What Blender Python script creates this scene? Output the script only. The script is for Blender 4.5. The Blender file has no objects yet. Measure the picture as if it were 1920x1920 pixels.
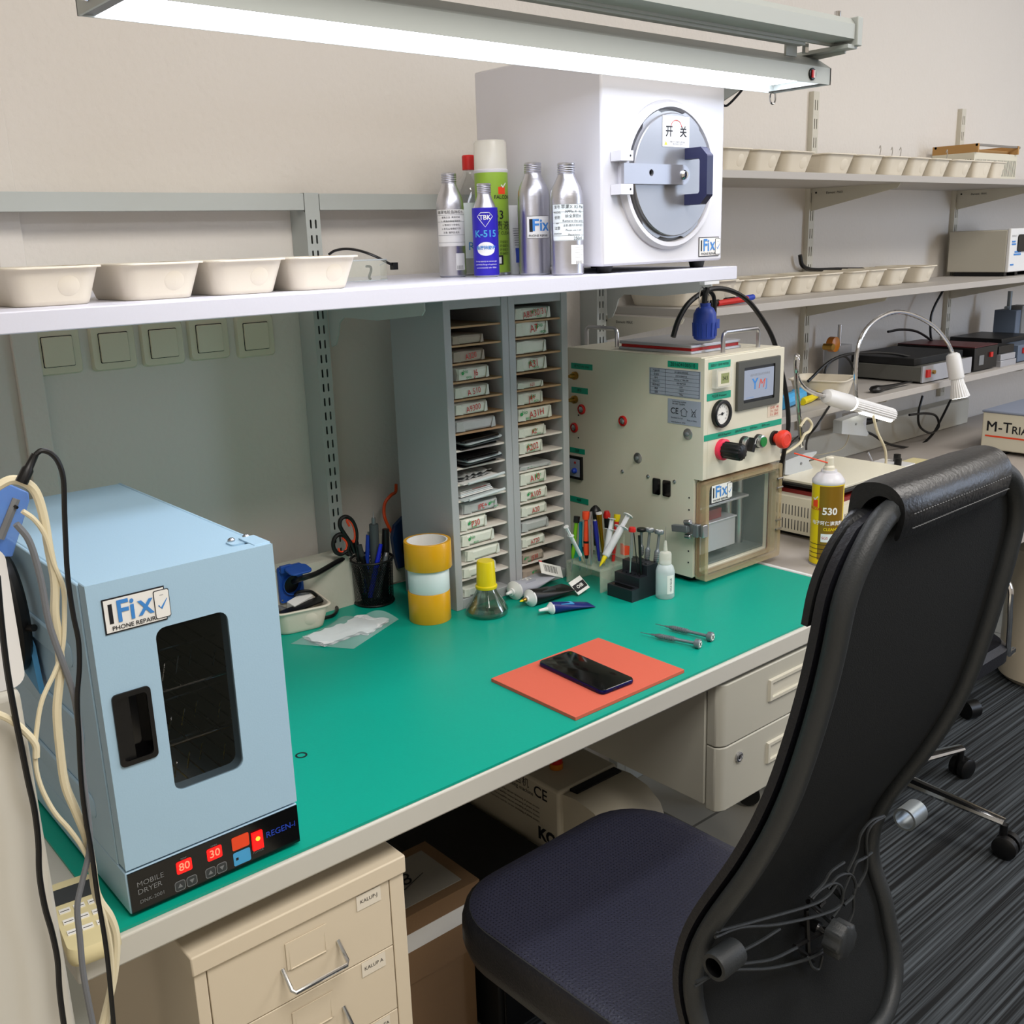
import bpy, bmesh, math, random
from mathutils import Matrix, Vector
random.seed(7)
SC = bpy.context.scene
COL = SC.collection
PI = math.pi

# ------------------------------------------------------------------ camera
CAM = Vector((0.0, 0.0, 1.44))
YAW, PIT, ROL, FOC = 0.70288888, 0.25897149, 0.03196562, 1911.0
def cam_axes():
    a, b, c = YAW, PIT, ROL
    f = Vector((math.sin(a)*math.cos(b), math.cos(a)*math.cos(b), -math.sin(b)))
    r = Vector((math.cos(a), -math.sin(a), 0))
    d = f.cross(r)
    r2 = math.cos(c)*r + math.sin(c)*d
    d2 = -math.sin(c)*r + math.cos(c)*d
    return r2, d2, f
CR, CD, CF = cam_axes()
cd = bpy.data.cameras.new('camera')
cam = bpy.data.objects.new('camera', cd); COL.objects.link(cam)
cd.sensor_width = 36.0; cd.lens = FOC/1920*36.0; cd.clip_start = 0.02; cd.clip_end = 60
cam.matrix_world = Matrix(((CR.x, -CD.x, -CF.x, CAM.x), (CR.y, -CD.y, -CF.y, CAM.y), (CR.z, -CD.z, -CF.z, CAM.z), (0, 0, 0, 1)))
SC.camera = cam
def ray(px, py): return CR*((px-960)/FOC) + CD*((py-960)/FOC) + CF
def atY(px, py, Y):                       # point of the place seen at a pixel, at depth Y
    d = ray(px, py); return CAM + d*((Y-CAM.y)/d.y)
def atX(px, py, X):
    d = ray(px, py); return CAM + d*((X-CAM.x)/d.x)
def atZ(px, py, Z):
    d = ray(px, py); return CAM + d*((Z-CAM.z)/d.z)

# ------------------------------------------------------------------ light and exposure
W = bpy.data.worlds.new('world'); SC.world = W; W.use_nodes = True
W.node_tree.nodes['Background'].inputs[0].default_value = (0.80, 0.84, 0.92, 1)
W.node_tree.nodes['Background'].inputs[1].default_value = 0.4
def area(name, loc, target, sx, sy, power, col):
    l = bpy.data.lights.new(name, 'AREA'); l.shape = 'RECTANGLE'; l.size = sx; l.size_y = sy
    l.energy = power; l.color = col
    o = bpy.data.objects.new(name, l); COL.objects.link(o); o.location = loc
    o.rotation_euler = (Vector(target)-Vector(loc)).to_track_quat('-Z', 'Y').to_euler()
    return o
area('ceiling_light', (0.6, -0.5, 2.9), (0.6, -0.5, 0), 1.2, 1.2, 60, (1.0, 0.955, 0.90))
area('ceiling_light', (3.2, -0.3, 2.9), (3.2, -0.3, 0), 1.2, 1.2, 48, (1.0, 0.955, 0.90))
area('window_daylight', (4.75, -1.3, 1.7), (3.6, 1.8, 1.2), 1.2, 1.4, 75, (0.62, 0.76, 1.0))
SC.view_settings.view_transform = 'Standard'
SC.view_settings.look = 'None'
SC.view_settings.gamma = 1.0
SC.view_settings.use_curve_mapping = False
SC.view_settings.exposure = 0.0
LAMP_POWER = 10.5

# ------------------------------------------------------------------ materials
def lin(h):
    h = h.lstrip('#'); v = [int(h[i:i+2], 16)/255 for i in (0, 2, 4)]
    return tuple(x/12.92 if x <= 0.04045 else ((x+0.055)/1.055)**2.4 for x in v) + (1,)
MATS = {}
def mat(name, hexc, rough=0.5, metal=0.0, bump=0.0, bscale=200.0, var=0.0, vscale=8.0, spec=None, emit=None, estr=0.0, trans=0.0, alpha=1.0, coat=0.0, ior=1.45, aniso=None):
    if name in MATS: return MATS[name]
    m = bpy.data.materials.new(name); m.use_nodes = True; MATS[name] = m
    nt = m.node_tree; b = nt.nodes['Principled BSDF']
    c = lin(hexc); b.inputs['Base Color'].default_value = c
    b.inputs['Roughness'].default_value = rough; b.inputs['Metallic'].default_value = metal
    b.inputs['IOR'].default_value = ior
    if spec is not None: b.inputs['Specular IOR Level'].default_value = spec
    if trans: b.inputs['Transmission Weight'].default_value = trans
    if coat: b.inputs['Coat Weight'].default_value = coat
    if alpha < 1: b.inputs['Alpha'].default_value = alpha
    if emit: b.inputs['Emission Color'].default_value = lin(emit); b.inputs['Emission Strength'].default_value = estr
    tc = None
    if bump or var or aniso:
        tc = nt.nodes.new('ShaderNodeTexCoord')
    if var:
        n = nt.nodes.new('ShaderNodeTexNoise'); n.inputs['Scale'].default_value = vscale; n.inputs['Detail'].default_value = 5
        nt.links.new(tc.outputs['Object'], n.inputs['Vector'])
        mx = nt.nodes.new('ShaderNodeMix'); mx.data_type = 'RGBA'
        mx.inputs[6].default_value = tuple(x*(1-var) for x in c[:3])+(1,); mx.inputs[7].default_value = tuple(min(1, x*(1+var)) for x in c[:3])+(1,)
        nt.links.new(n.outputs['Fac'], mx.inputs[0]); nt.links.new(mx.outputs[2], b.inputs['Base Color'])
    if bump:
        n = nt.nodes.new('ShaderNodeTexNoise'); n.inputs['Scale'].default_value = bscale; n.inputs['Detail'].default_value = 3
        if aniso:
            mp = nt.nodes.new('ShaderNodeMapping'); mp.inputs['Scale'].default_value = aniso
            nt.links.new(tc.outputs['Object'], mp.inputs[0]); nt.links.new(mp.outputs[0], n.inputs['Vector'])
        else: nt.links.new(tc.outputs['Object'], n.inputs['Vector'])
        bp = nt.nodes.new('ShaderNodeBump'); bp.inputs['Strength'].default_value = bump; bp.inputs['Distance'].default_value = 0.002
        nt.links.new(n.outputs['Fac'], bp.inputs['Height']); nt.links.new(bp.outputs[0], b.inputs['Normal'])
    return m
def M(name): return MATS[name]
mat('wall_paint', '#dbd5cd', 0.85, bump=0.6, bscale=90)
mat('plaster_trunk', '#cdc9bb', 0.7, bump=0.3, bscale=120)
mat('steel_grey', '#b3b8b4', 0.45, spec=0.4)
mat('shelf_white', '#d2d2dd', 0.4, bump=0.05)
mat('shelf_grey', '#b3aea8', 0.5)
mat('table_grey', '#aca59f', 0.45, var=0.04)
mat('desk_edge', '#c6c4bb', 0.4)
mat('cab_grey', '#a9abad', 0.45, bump=0.1, bscale=400)
mat('cab_card', '#b69470', 0.8)
mat('cab_board', '#e2dad0', 0.6)
mat('mat_green', '#009c86', 0.42, var=0.06, vscale=3, spec=0.45, bump=0.05, bscale=300)
mat('dryer_blue', '#a4c4da', 0.42, bump=0.06, bscale=500)
mat('cream', '#dad5c2', 0.42, bump=0.08, bscale=600)
mat('cream_cab', '#d6c9b2', 0.45)
mat('pedestal', '#b9b7ab', 0.45)
mat('white_pl', '#e6e6e6', 0.35)
mat('white_met', '#d6d5da', 0.35)
mat('bowl', '#ddd4c2', 0.5, bump=0.05)
mat('switch_pl', '#d9d4bd', 0.35)
mat('black', '#0a0a0b', 0.4)
mat('black_soft', '#101113', 0.6)
mat('black_gloss', '#060607', 0.08)
mat('dark_grey', '#37393b', 0.5)
mat('mid_grey', '#77797b', 0.5)
mat('silver', '#bdbdc0', 0.3, 1.0)
mat('alu', '#c9c9cf', 0.33, 1.0, bump=0.12, bscale=60, aniso=(1, 1, 14))
mat('alu_plate', '#b9babf', 0.45, 0.6)
mat('chrome', '#dadada', 0.12, 1.0)
mat('gunmetal', '#7f868a', 0.38, 0.55)
mat('brass', '#b08a45', 0.3, 1.0)
mat('red', '#c4201c', 0.35)
mat('red_orange', '#ef4a22', 0.35)
mat('estop', '#e23c2a', 0.4)
mat('red_ring', '#e0304f', 0.4)
mat('red_gasket', '#b71f1c', 0.5)
mat('yellow', '#e6cf10', 0.35)
mat('tape_yellow', '#dfa312', 0.3, spec=0.6)
mat('tape_white', '#dfe8ea', 0.35)
mat('blue', '#1c3fae', 0.4)
mat('deep_blue', '#2a1fae', 0.35)
mat('sock_blue', '#1f4fa6', 0.4)
mat('lightblue', '#4aa3d8', 0.4)
mat('logo_blue', '#3f86cf', 0.5)
mat('cyan', '#1da3c9', 0.3, 0.5)
mat('lime', '#7fc425', 0.3, 0.5)
mat('purple_blue', '#2a2f9c', 0.3, 0.5)
mat('gold', '#b5851c', 0.3, 0.9)
mat('spray_green', '#8db03a', 0.35)
mat('can_yellow', '#e4c80c', 0.35)
mat('can_gold', '#8f6d1c', 0.35, 0.4)
mat('tape_label', '#109a7c', 0.5)
mat('plate_blue', '#9fa7b8', 0.45)
mat('paper', '#e9e8e4', 0.8)
mat('ink', '#15151a', 0.6)
mat('red_ink', '#c0302a', 0.7)
mat('green_ink', '#2f9a55', 0.7)
mat('wrap_white', '#d9dcd0', 0.75, bump=0.5, bscale=60, var=0.06, vscale=40)
mat('wrap_brown', '#a5988a', 0.8, bump=0.5, bscale=60, var=0.1, vscale=40)
mat('wrap_grey', '#b4b7b6', 0.4, bump=0.5, bscale=80, var=0.1, vscale=40)
mat('tissue', '#f2f2f4', 0.8, bump=0.4, bscale=70)
mat('dark_glass', '#1b1c17', 0.08, alpha=0.42)
mat('rubber_terracotta', '#cf6049', 0.7, bump=0.1, bscale=500, var=0.03)
mat('rubber_edge', '#8f3a22', 0.8)
mat('leather', '#14151b', 0.42, bump=0.35, bscale=260, spec=0.5)
mat('leather_head', '#121315', 0.36, bump=0.3, bscale=220, spec=0.5)
mat('chair_plastic', '#26292b', 0.5, bump=0.2, bscale=500)
mat('chair_shell', '#131516', 0.75, bump=0.3, bscale=700, spec=0.25)
mat('carpet_dark', '#26292c', 0.95)
mat('tile', '#bdb7a8', 0.35)
mat('wood', '#b58a52', 0.6)
mat('cardboard', '#86694b', 0.85, bump=0.2)
mat('led_red', '#500404', 0.4, emit='#ff1512', estr=1.6)
mat('led_text', '#802010', 0.4, emit='#ff6a50', estr=2.5)
mat('led_amber', '#ff6a10', 0.4, emit='#ff7a20', estr=4)
mat('screen', '#20242c', 0.2, emit='#b9c2d6', estr=0.62)
mat('diffuser', '#ffffff', 0.5, emit='#eef2ff', estr=LAMP_POWER)
mat('bulb_glow', '#ffffff', 0.5, emit='#fffbe8', estr=6)
mat('cable_cream', '#d8ceb0', 0.5)
mat('cable_grey', '#6d7075', 0.5)
mat('orange_hose', '#d9480f', 0.4)
mat('soft_blue_clear', '#5f8fe0', 0.15, alpha=0.55)
mat('amber', '#c8781c', 0.3)
mat('translucent_pl', '#dfe8ea', 0.3, alpha=0.62)
mat('bag_film', '#dff0f2', 0.12, alpha=0.28, spec=0.9, bump=0.6, bscale=40)
mat('syringe_pl', '#eef0f4', 0.2, alpha=0.75)
mat('acrylic_edge', '#c9b58e', 0.15, alpha=0.42)
mat('acrylic', '#c6d6d0', 0.06, alpha=0.045, spec=0.5)
mat('acrylic_clear', '#dfe3d0', 0.08, alpha=0.30, spec=0.6)
mat('cap_clear', '#eceadf', 0.2, alpha=0.5)
mat('gasket_brown', '#7a3a22', 0.6)
def glass_mat(name, col):
    m = bpy.data.materials.new(name); m.use_nodes = True; MATS[name] = m
    nt = m.node_tree; nt.nodes.clear()
    o = nt.nodes.new('ShaderNodeOutputMaterial'); t = nt.nodes.new('ShaderNodeBsdfTransparent'); g = nt.nodes.new('ShaderNodeBsdfGlossy')
    t.inputs[0].default_value = lin(col); g.inputs['Roughness'].default_value = 0.05
    f = nt.nodes.new('ShaderNodeLayerWeight'); f.inputs[0].default_value = 0.35
    mr = nt.nodes.new('ShaderNodeMapRange'); mr.inputs[3].default_value = 0.05; mr.inputs[4].default_value = 0.75
    mx = nt.nodes.new('ShaderNodeMixShader')
    nt.links.new(f.outputs['Facing'], mr.inputs[0]); nt.links.new(mr.outputs[0], mx.inputs[0])
    nt.links.new(t.outputs[0], mx.inputs[1]); nt.links.new(g.outputs[0], mx.inputs[2]); nt.links.new(mx.outputs[0], o.inputs[0])
glass_mat('glass', '#e2ece6')
glass_mat('glass_clear', '#f4f6f6')
def perforated(name, hexc, scale, rough):
    m = mat(name, hexc, rough, spec=0.5); nt = m.node_tree; b = nt.nodes['Principled BSDF']
    tc = nt.nodes.new('ShaderNodeTexCoord'); mp = nt.nodes.new('ShaderNodeMapping'); mp.inputs['Scale'].default_value = (scale, scale, scale)
    fr = nt.nodes.new('ShaderNodeVectorMath'); fr.operation = 'FRACTION'
    sb = nt.nodes.new('ShaderNodeVectorMath'); sb.operation = 'SUBTRACT'; sb.inputs[1].default_value = (0.5, 0.5, 0.5)
    ml = nt.nodes.new('ShaderNodeVectorMath'); ml.operation = 'MULTIPLY'; ml.inputs[1].default_value = (1, 1, 0)
    ln = nt.nodes.new('ShaderNodeVectorMath'); ln.operation = 'LENGTH'
    mr = nt.nodes.new('ShaderNodeMapRange'); mr.inputs[1].default_value = 0.12; mr.inputs[2].default_value = 0.24
    mx = nt.nodes.new('ShaderNodeMix'); mx.data_type = 'RGBA'; c = lin(hexc)
    mx.inputs[6].default_value = tuple(x*0.25 for x in c[:3])+(1,); mx.inputs[7].default_value = c
    nz = nt.nodes.new('ShaderNodeTexNoise'); nz.inputs['Scale'].default_value = 260
    bp = nt.nodes.new('ShaderNodeBump'); bp.inputs['Strength'].default_value = 0.35; bp.inputs['Distance'].default_value = 0.002
    L = nt.links.new
    L(tc.outputs['Object'], mp.inputs[0]); L(mp.outputs[0], fr.inputs[0]); L(fr.outputs[0], sb.inputs[0]); L(sb.outputs[0], ml.inputs[0]); L(ml.outputs[0], ln.inputs[0])
    L(ln.outputs['Value'], mr.inputs[0]); L(mr.outputs[0], mx.inputs[0]); L(mx.outputs[2], b.inputs['Base Color'])
    L(tc.outputs['Object'], nz.inputs['Vector']); L(nz.outputs['Fac'], bp.inputs['Height']); L(bp.outputs[0], b.inputs['Normal'])
perforated('seat_leather', '#2b2c3c', 160, 0.40)
def floor_materials():
    m = M('carpet_dark'); nt = m.node_tree; b = nt.nodes['Principled BSDF']; L = nt.links.new
    tc = nt.nodes.new('ShaderNodeTexCoord'); mp = nt.nodes.new('ShaderNodeMapping'); mp.inputs['Scale'].default_value = (1.2, 150, 1); mp.inputs['Rotation'].default_value = (0, 0, 0.10)
    n = nt.nodes.new('ShaderNodeTexNoise'); n.inputs['Scale'].default_value = 1.0; n.inputs['Detail'].default_value = 4
    cr = nt.nodes.new('ShaderNodeValToRGB'); cr.color_ramp.elements[0].position = 0.42; cr.color_ramp.elements[0].color = lin('#0b0d0f'); cr.color_ramp.elements[1].position = 0.66; cr.color_ramp.elements[1].color = lin('#50565b')
    L(tc.outputs['Object'], mp.inputs[0]); L(mp.outputs[0], n.inputs['Vector']); L(n.outputs['Fac'], cr.inputs[0]); L(cr.outputs[0], b.inputs['Base Color'])
    m = M('tile'); nt = m.node_tree; b = nt.nodes['Principled BSDF']; L = nt.links.new
    tc = nt.nodes.new('ShaderNodeTexCoord'); br = nt.nodes.new('ShaderNodeTexBrick'); br.offset = 0; br.inputs['Scale'].default_value = 1
    br.inputs['Color1'].default_value = lin('#c6c0b1'); br.inputs['Color2'].default_value = lin('#c0bbac'); br.inputs['Mortar'].default_value = lin('#7d776b')
    br.inputs['Mortar Size'].default_value = 0.004; br.inputs['Brick Width'].default_value = 0.45; br.inputs['Row Height'].default_value = 0.45
    mp = nt.nodes.new('ShaderNodeMapping'); mp.inputs['Location'].default_value = (0, -0.11, 0)
    L(tc.outputs['Object'], mp.inputs[0]); L(mp.outputs[0], br.inputs['Vector']); L(br.outputs['Color'], b.inputs['Base Color'])
floor_materials()

# ------------------------------------------------------------------ mesh builder
def PL(o, u, v):
    u = Vector(u).normalized(); v = Vector(v).normalized(); n = u.cross(v)
    return Matrix(((u.x, v.x, n.x, o[0]), (u.y, v.y, n.y, o[1]), (u.z, v.z, n.z, o[2]), (0, 0, 0, 1)))
def FRONT(x, y, z): return PL((x, y, z), (1, 0, 0), (0, 0, 1))       # a plane facing the room (-Y)
def LEFT(x, y, z): return PL((x, y, z), (0, -1, 0), (0, 0, 1))       # a plane facing -X
def TOP(x, y, z, a=0): return PL((x, y, z), (math.cos(a), math.sin(a), 0), (-math.sin(a), math.cos(a), 0))
def spline(pts, n=8, closed=False):
    P = [Vector(p) for p in pts]; out = []; N = len(P)
    rng = range(N if closed else N-1)
    for i in rng:
        p0 = P[(i-1) % N] if closed or i > 0 else P[0]*2-P[1]
        p1 = P[i]; p2 = P[(i+1) % N]
        p3 = P[(i+2) % N] if closed or i+2 < N else P[-1]*2-P[-2]
        for k in range(n):
            t = k/n
            out.append(0.5*((2*p1)+(-p0+p2)*t+(2*p0-5*p1+4*p2-p3)*t*t+(-p0+3*p1-3*p2+p3)*t**3))
    if not closed: out.append(P[-1])
    return out
def rrect(w, h, r, n=5, cx=0, cy=0):
    pts = []
    for (sx, sy, a0) in ((1, 1, 0), (-1, 1, 90), (-1, -1, 180), (1, -1, 270)):
        for k in range(n+1):
            a = math.radians(a0+90*k/n)
            pts.append((cx+sx*(w/2-r)+r*math.cos(a), cy+sy*(h/2-r)+r*math.sin(a)))
    return pts
def rect(x0, x1, y0, y1): return [(x0, y0), (x1, y0), (x1, y1), (x0, y1)]
def circ(r, n=24, cx=0, cy=0, a0=0): return [(cx+r*math.cos(2*PI*k/n+a0), cy+r*math.sin(2*PI*k/n+a0)) for k in range(n)]
class MB:
    def __init__(s): s.bm = bmesh.new(); s.m = []
    def mi(s, m):
        if isinstance(m, str): m = MATS[m]
        if m not in s.m: s.m.append(m)
        return s.m.index(m)
    def face(s, vs, i):
        try: f = s.bm.faces.new(vs)
        except ValueError: return
        f.material_index = i; f.smooth = True
    def mesh(s, m, verts, faces, T=None):
        i = s.mi(m); V = [s.bm.verts.new((T @ Vector(v)) if T else Vector(v)) for v in verts]
        for f in faces: s.face([V[k] for k in f], i)
        return s
    def box(s, m, x0, x1, y0, y1, z0, z1, T=None):
        v = [(x, y, z) for z in (z0, z1) for y in (y0, y1) for x in (x0, x1)]
        return s.mesh(m, v, [(0, 2, 3, 1), (4, 5, 7, 6), (0, 1, 5, 4), (2, 6, 7, 3), (0, 4, 6, 2), (1, 3, 7, 5)], T)
    def rings(s, m, rings, cap0=True, cap1=True, closed=False, T=None):
        i = s.mi(m); R = [[s.bm.verts.new((T @ Vector(p)) if T else Vector(p)) for p in r] for r in rings]; n = len(R[0])
        for a in range(len(R) if closed else len(R)-1):
            A, B = R[a], R[(a+1) % len(R)]
            for k in range(n): s.face([A[k], A[(k+1) % n], B[(k+1) % n], B[k]], i)
        if not closed:
            if cap0: s.face(R[0][::-1], i)
            if cap1: s.face(R[-1], i)
        return s
    def lathe(s, m, prof, n=28, T=None, cap0=True, cap1=True):
        return s.rings(m, [[(r*math.cos(2*PI*k/n), r*math.sin(2*PI*k/n), z) for k in range(n)] for r, z in prof], cap0, cap1, T=T)
    def tube(s, m, pts, r, n=8, closed=False, flat=None, up=None, T=None, cap=True):
        P = [Vector(p) for p in pts]; N = len(P); rr = r if isinstance(r, (list, tuple)) else [r]*N
        rings = []; ref = None
        for i in range(N):
            t = (P[(i+1) % N]-P[i-1]) if (closed or 0 < i < N-1) else (P[1]-P[0] if i == 0 else P[-1]-P[-2])
            t = t.normalized() if t.length > 1e-9 else Vector((0, 0, 1))
            if up is not None: ref = Vector(up)
            elif ref is None: ref = Vector((0, 0, 1)) if abs(t.z) < 0.9 else Vector((1, 0, 0))
            b = t.cross(ref)
            b = b.normalized() if b.length > 1e-6 else t.orthogonal().normalized()
            c = b.cross(t).normalized()
            if up is None: ref = c
            fl = flat or 1.0
            rings.append([P[i]+b*(rr[i]*math.cos(2*PI*k/n))+c*(rr[i]*fl*math.sin(2*PI*k/n)) for k in range(n)])
        return s.rings(m, rings, cap, cap, closed, T)
    def cyl(s, m, p0, p1, r0, r1=None, n=20, T=None):
        return s.tube(m, [p0, p1], [r0, r0 if r1 is None else r1], n, T=T)
    def turn(s, m, p0, p1, prof, n=20, T=None):       # profile [(r, d)] along the axis p0 -> p1, d in metres from p0
        p0 = Vector(p0); ax = (Vector(p1)-p0).normalized(); q = ax.to_track_quat('Z', 'Y').to_matrix().to_4x4(); q.translation = p0
        return s.lathe(m, prof, n, (T @ q) if T else q)
    def sheet(s, m, loops, th, T=None, mirror=False):       # 2D outlines with holes, thickness th from z=0 up
        cu = bpy.data.curves.new('c', 'CURVE'); cu.dimensions = '2D'; cu.fill_mode = 'BOTH'; cu.extrude = th/2
        for lp in loops:
            sp = cu.splines.new('POLY'); sp.points.add(len(lp)-1)
            for k, p in enumerate(lp): sp.points[k].co = (p[0], p[1], 0, 1)
            sp.use_cyclic_u = True
        return s._curve(m, cu, Matrix.Translation((0, 0, th/2)), T, False)
    def _curve(s, m, cu, pre, T, smooth=False):
        o = bpy.data.objects.new('tmp', cu); COL.objects.link(o); bpy.context.view_layer.update()
        me = bpy.data.meshes.new_from_object(o.evaluated_get(bpy.context.evaluated_depsgraph_get()))
        bpy.data.objects.remove(o); bpy.data.curves.remove(cu)
        me.transform((T @ pre) if T else pre)
        i = s.mi(m); n0 = len(s.bm.faces); s.bm.from_mesh(me); s.bm.faces.ensure_lookup_table()
        for f in s.bm.faces[n0:]: f.material_index = i; f.smooth = smooth
        bpy.data.meshes.remove(me)
        return s
    def text(s, m, st, size, T, align='CENTER', bold=0.0, sx=1.0, th=0.0, shear=0.0, bend=None, rot=0.0):
        cu = bpy.data.curves.new('t', 'FONT'); cu.body = st; cu.size = size; cu.align_x = align; cu.align_y = 'CENTER'; cu.resolution_u = 3
        cu.offset = bold*size; cu.extrude = th/2; cu.shear = shear
        n0 = len(s.bm.verts)
        s._curve(m, cu, Matrix.Translation((0, 0, 0.0004)) @ Matrix.Rotation(rot, 4, 'Z') @ Matrix.Diagonal((sx, 1, 1, 1)), None if bend else T)
        if bend:                                            # wrap round a cylinder of radius bend whose axis is local Y
            s.bm.verts.ensure_lookup_table()
            for v in s.bm.verts[n0:]:
                a = v.co.x/bend; v.co = T @ Vector(((bend+0.0005)*math.sin(a), v.co.y, (bend+0.0005)*math.cos(a)))
        return s
    def obj(s, name, parent=None, bevel=0.0, seg=2, angle=35, sub=0):
        bmesh.ops.recalc_face_normals(s.bm, faces=[f for f in s.bm.faces]) if s.recalc else None
        me = bpy.data.meshes.new(name); s.bm.to_mesh(me); s.bm.free()
        for m in s.m: me.materials.append(m)
        me.set_sharp_from_angle(angle=math.radians(angle))
        o = bpy.data.objects.new(name, me); COL.objects.link(o)
        if parent: o.parent = parent
        if bevel:
            b = o.modifiers.new('bevel', 'BEVEL'); b.width = bevel; b.segments = seg; b.limit_method = 'ANGLE'; b.angle_limit = math.radians(40); b.harden_normals = False
        if sub:
            b = o.modifiers.new('sub', 'SUBSURF'); b.levels = sub; b.render_levels = sub
        return o
    recalc = True
def thing(name, label, cat, loc=(0, 0, 0), rz=0, group=None):
    o = bpy.data.objects.new(name, None); COL.objects.link(o); o.empty_display_size = 0.05
    o.location = loc; o.rotation_euler = (0, 0, rz); o['label'] = label; o['category'] = cat
    if group: o['group'] = group
    return o
def tag(o, label, cat, group=None, kind=None):
    o['label'] = label; o['category'] = cat
    if group: o['group'] = group
    if kind: o['kind'] = kind
    return o
def struct(o): o['kind'] = 'structure'; return o
def dup(root, loc=None, rz=None, label=None, group=None, parent=None, scale=None):
    r = root.copy(); COL.objects.link(r)
    if loc is not None: r.location = loc
    if rz is not None: r.rotation_euler = (0, 0, rz)
    if label: r['label'] = label
    if group: r['group'] = group
    if scale: r.scale = scale
    for ch in root.children:
        c = ch.copy(); COL.objects.link(c); c.parent = r
        for g in ch.children:
            d = g.copy(); COL.objects.link(d); d.parent = c
    return r
def ifix(name, parent, T, w, h):                     # the shop's sticker: black frame, blue letters, small phone with a tick
    b = MB(); k = 0.0006
    b.sheet('ink', [rect(-w/2, w*0.44, -h/2, h/2)], k, T)
    b.sheet('paper', [rect(-w/2+h*0.04, w*0.425, -h/2+h*0.04, h/2-h*0.04)], k*1.4, T)
    def at(x, y, z=0.0012): return T @ Matrix.Translation((x, y, z))
    b.sheet('ink', [rect(-w*0.42, -w*0.36, -h*0.22, h*0.34)], 0.0002, at(0, 0, 0.0009))
    b.text('logo_blue', 'Fi', h*0.86, at(-w*0.17, h*0.06), bold=0.02, sx=0.9)
    b.text('logo_blue', 'x', h*0.92, at(w*0.13, h*0.10), bold=0.01, sx=0.9)
    b.text('ink', 'PHONE REPAIR', h*0.17, at(-w*0.07, -h*0.36), bold=0.012, sx=1.05)
    ph = T @ Matrix.Translation((w*0.38, 0, 0.001))
    b.sheet('ink', [rrect(w*0.24, h*0.82, h*0.05)], k, ph); b.sheet('paper', [rrect(w*0.22, h*0.78, h*0.05)], k*1.4, ph)
    b.tube('logo_blue', [(-w*0.06, -h*0.02, 0.001), (-w*0.02, -h*0.12, 0.001), (w*0.08, h*0.14, 0.001)], [h*0.02, h*0.035, h*0.01], 5, T=ph, flat=0.3)
    b.sheet('mid_grey', [rrect(w*0.06, h*0.012, h*0.005, 2, 0, h*0.26)], 0.001, ph)
    return b.obj(name, parent)

# ------------------------------------------------------------------ the room
WY = 1.775
def room():
    b = MB(); b.mesh('tile', [(-1.3, -2.7, 0), (4.62, -2.7, 0), (4.62, WY, 0), (-1.3, WY, 0)], [(0, 1, 2, 3)])
    b.box('carpet_dark', 0.985, 4.62, -2.7, 1.30, 0.0, 0.006); b.box('carpet_dark', 2.2, 4.62, 1.30, 1.42, 0.0, 0.006); b.box('carpet_dark', 0.985, 1.30, 1.30, 1.56, 0.0, 0.006); struct(b.obj('floor'))
    for n, a in (('wall_back', (-1.4, 4.72, WY, WY+0.1, 0, 3.0)), ('wall_right', (4.62, 4.72, -2.8, WY, 0, 3.0)), ('wall_left', (-1.4, -1.3, -2.8, WY, 0, 3.0)), ('wall_front', (-1.4, 4.72, -2.8, -2.7, 0, 3.0)), ('ceiling', (-1.4, 4.72, -2.8, WY+0.1, 3.0, 3.1))):
        b = MB(); b.box('wall_paint', *a); struct(b.obj(n))
    b = MB(); b.box('wall_paint', 0.462, 0.503, WY-0.010, WY, 0.75, 2.6); struct(b.obj('trim_1', bevel=0.002))
    # boxed cable duct along the wall above the second table
    b = MB(); b.box('plaster_trunk', 1.80, 3.66, 1.722, WY, 0.748, 0.838); struct(b.obj('trim_2', bevel=0.004))
room()

# ------------------------------------------------------------------ desk, posts, rails, shelf
DZ = 0.752        # top of the green mat
def desk():
    t = thing('workbench', 'long grey workbench top with a pale edge strip carrying the green mat', 'workbench', (0.225, 0.978, 0.714))
    b = MB(); b.box('desk_edge', 0, 1.545, 0, 0.74, 0, 0.034); b.obj('desktop', t, bevel=0.003)
    b = MB(); b.box('steel_grey', 0.0, 0.03, 0.10, 0.13, -0.714, 0); b.box('steel_grey', 0.0, 0.03, 0.68, 0.71, -0.714, 0); b.box('steel_grey', 0, 0.03, 0.13, 0.68, -0.04, 0)
    b.obj('leg_frame', t, bevel=0.002)
    b = MB(); b.box('steel_grey', 1.51, 1.54, 0.20, 0.23, -0.714, 0); b.box('steel_grey', 1.51, 1.54, 0.68, 0.71, -0.714, 0); b.obj('leg_frame', t, bevel=0.002)
    b = MB(); N = 40
    xs = [0.272+(1.757-0.272)*k/N for k in range(N+1)]
    v = []
    for z in (0.7485, DZ):
        for x in xs: v.append((x, 0.983+0.0022*math.sin(x*5+0.6), z))
        for x in xs: v.append((x, 1.716, z))
    f = []; n = N+1
    for k in range(N):
        f += [(k+2*n, k+1+2*n, k+1+3*n, k+3*n), (k, k+n, k+1+n, k+1), (k, k+1, k+1+2*n, k+2*n), (k+n, k+3*n, k+1+3*n, k+1+n)]
    f += [(0, 2*n, 3*n, n), (N, N+n, N+3*n, N+2*n)]
    b.mesh('mat_green', v, f); 
    o = b.obj('desk_mat'); tag(o, 'green rubber mat covering the workbench top', 'mat')
    b = MB(); b.lathe('ink', [(0.0085, 0), (0.0085, 0.0003), (0.0058, 0.0003), (0.0058, 0)], 24, cap0=False, cap1=False)
    o = b.obj('ring_stain'); o.location = atZ(565, 1416, DZ+0.0002); tag(o, 'thin dark ring mark on the green mat beside the blue dryer', 'mark')
desk()
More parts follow.
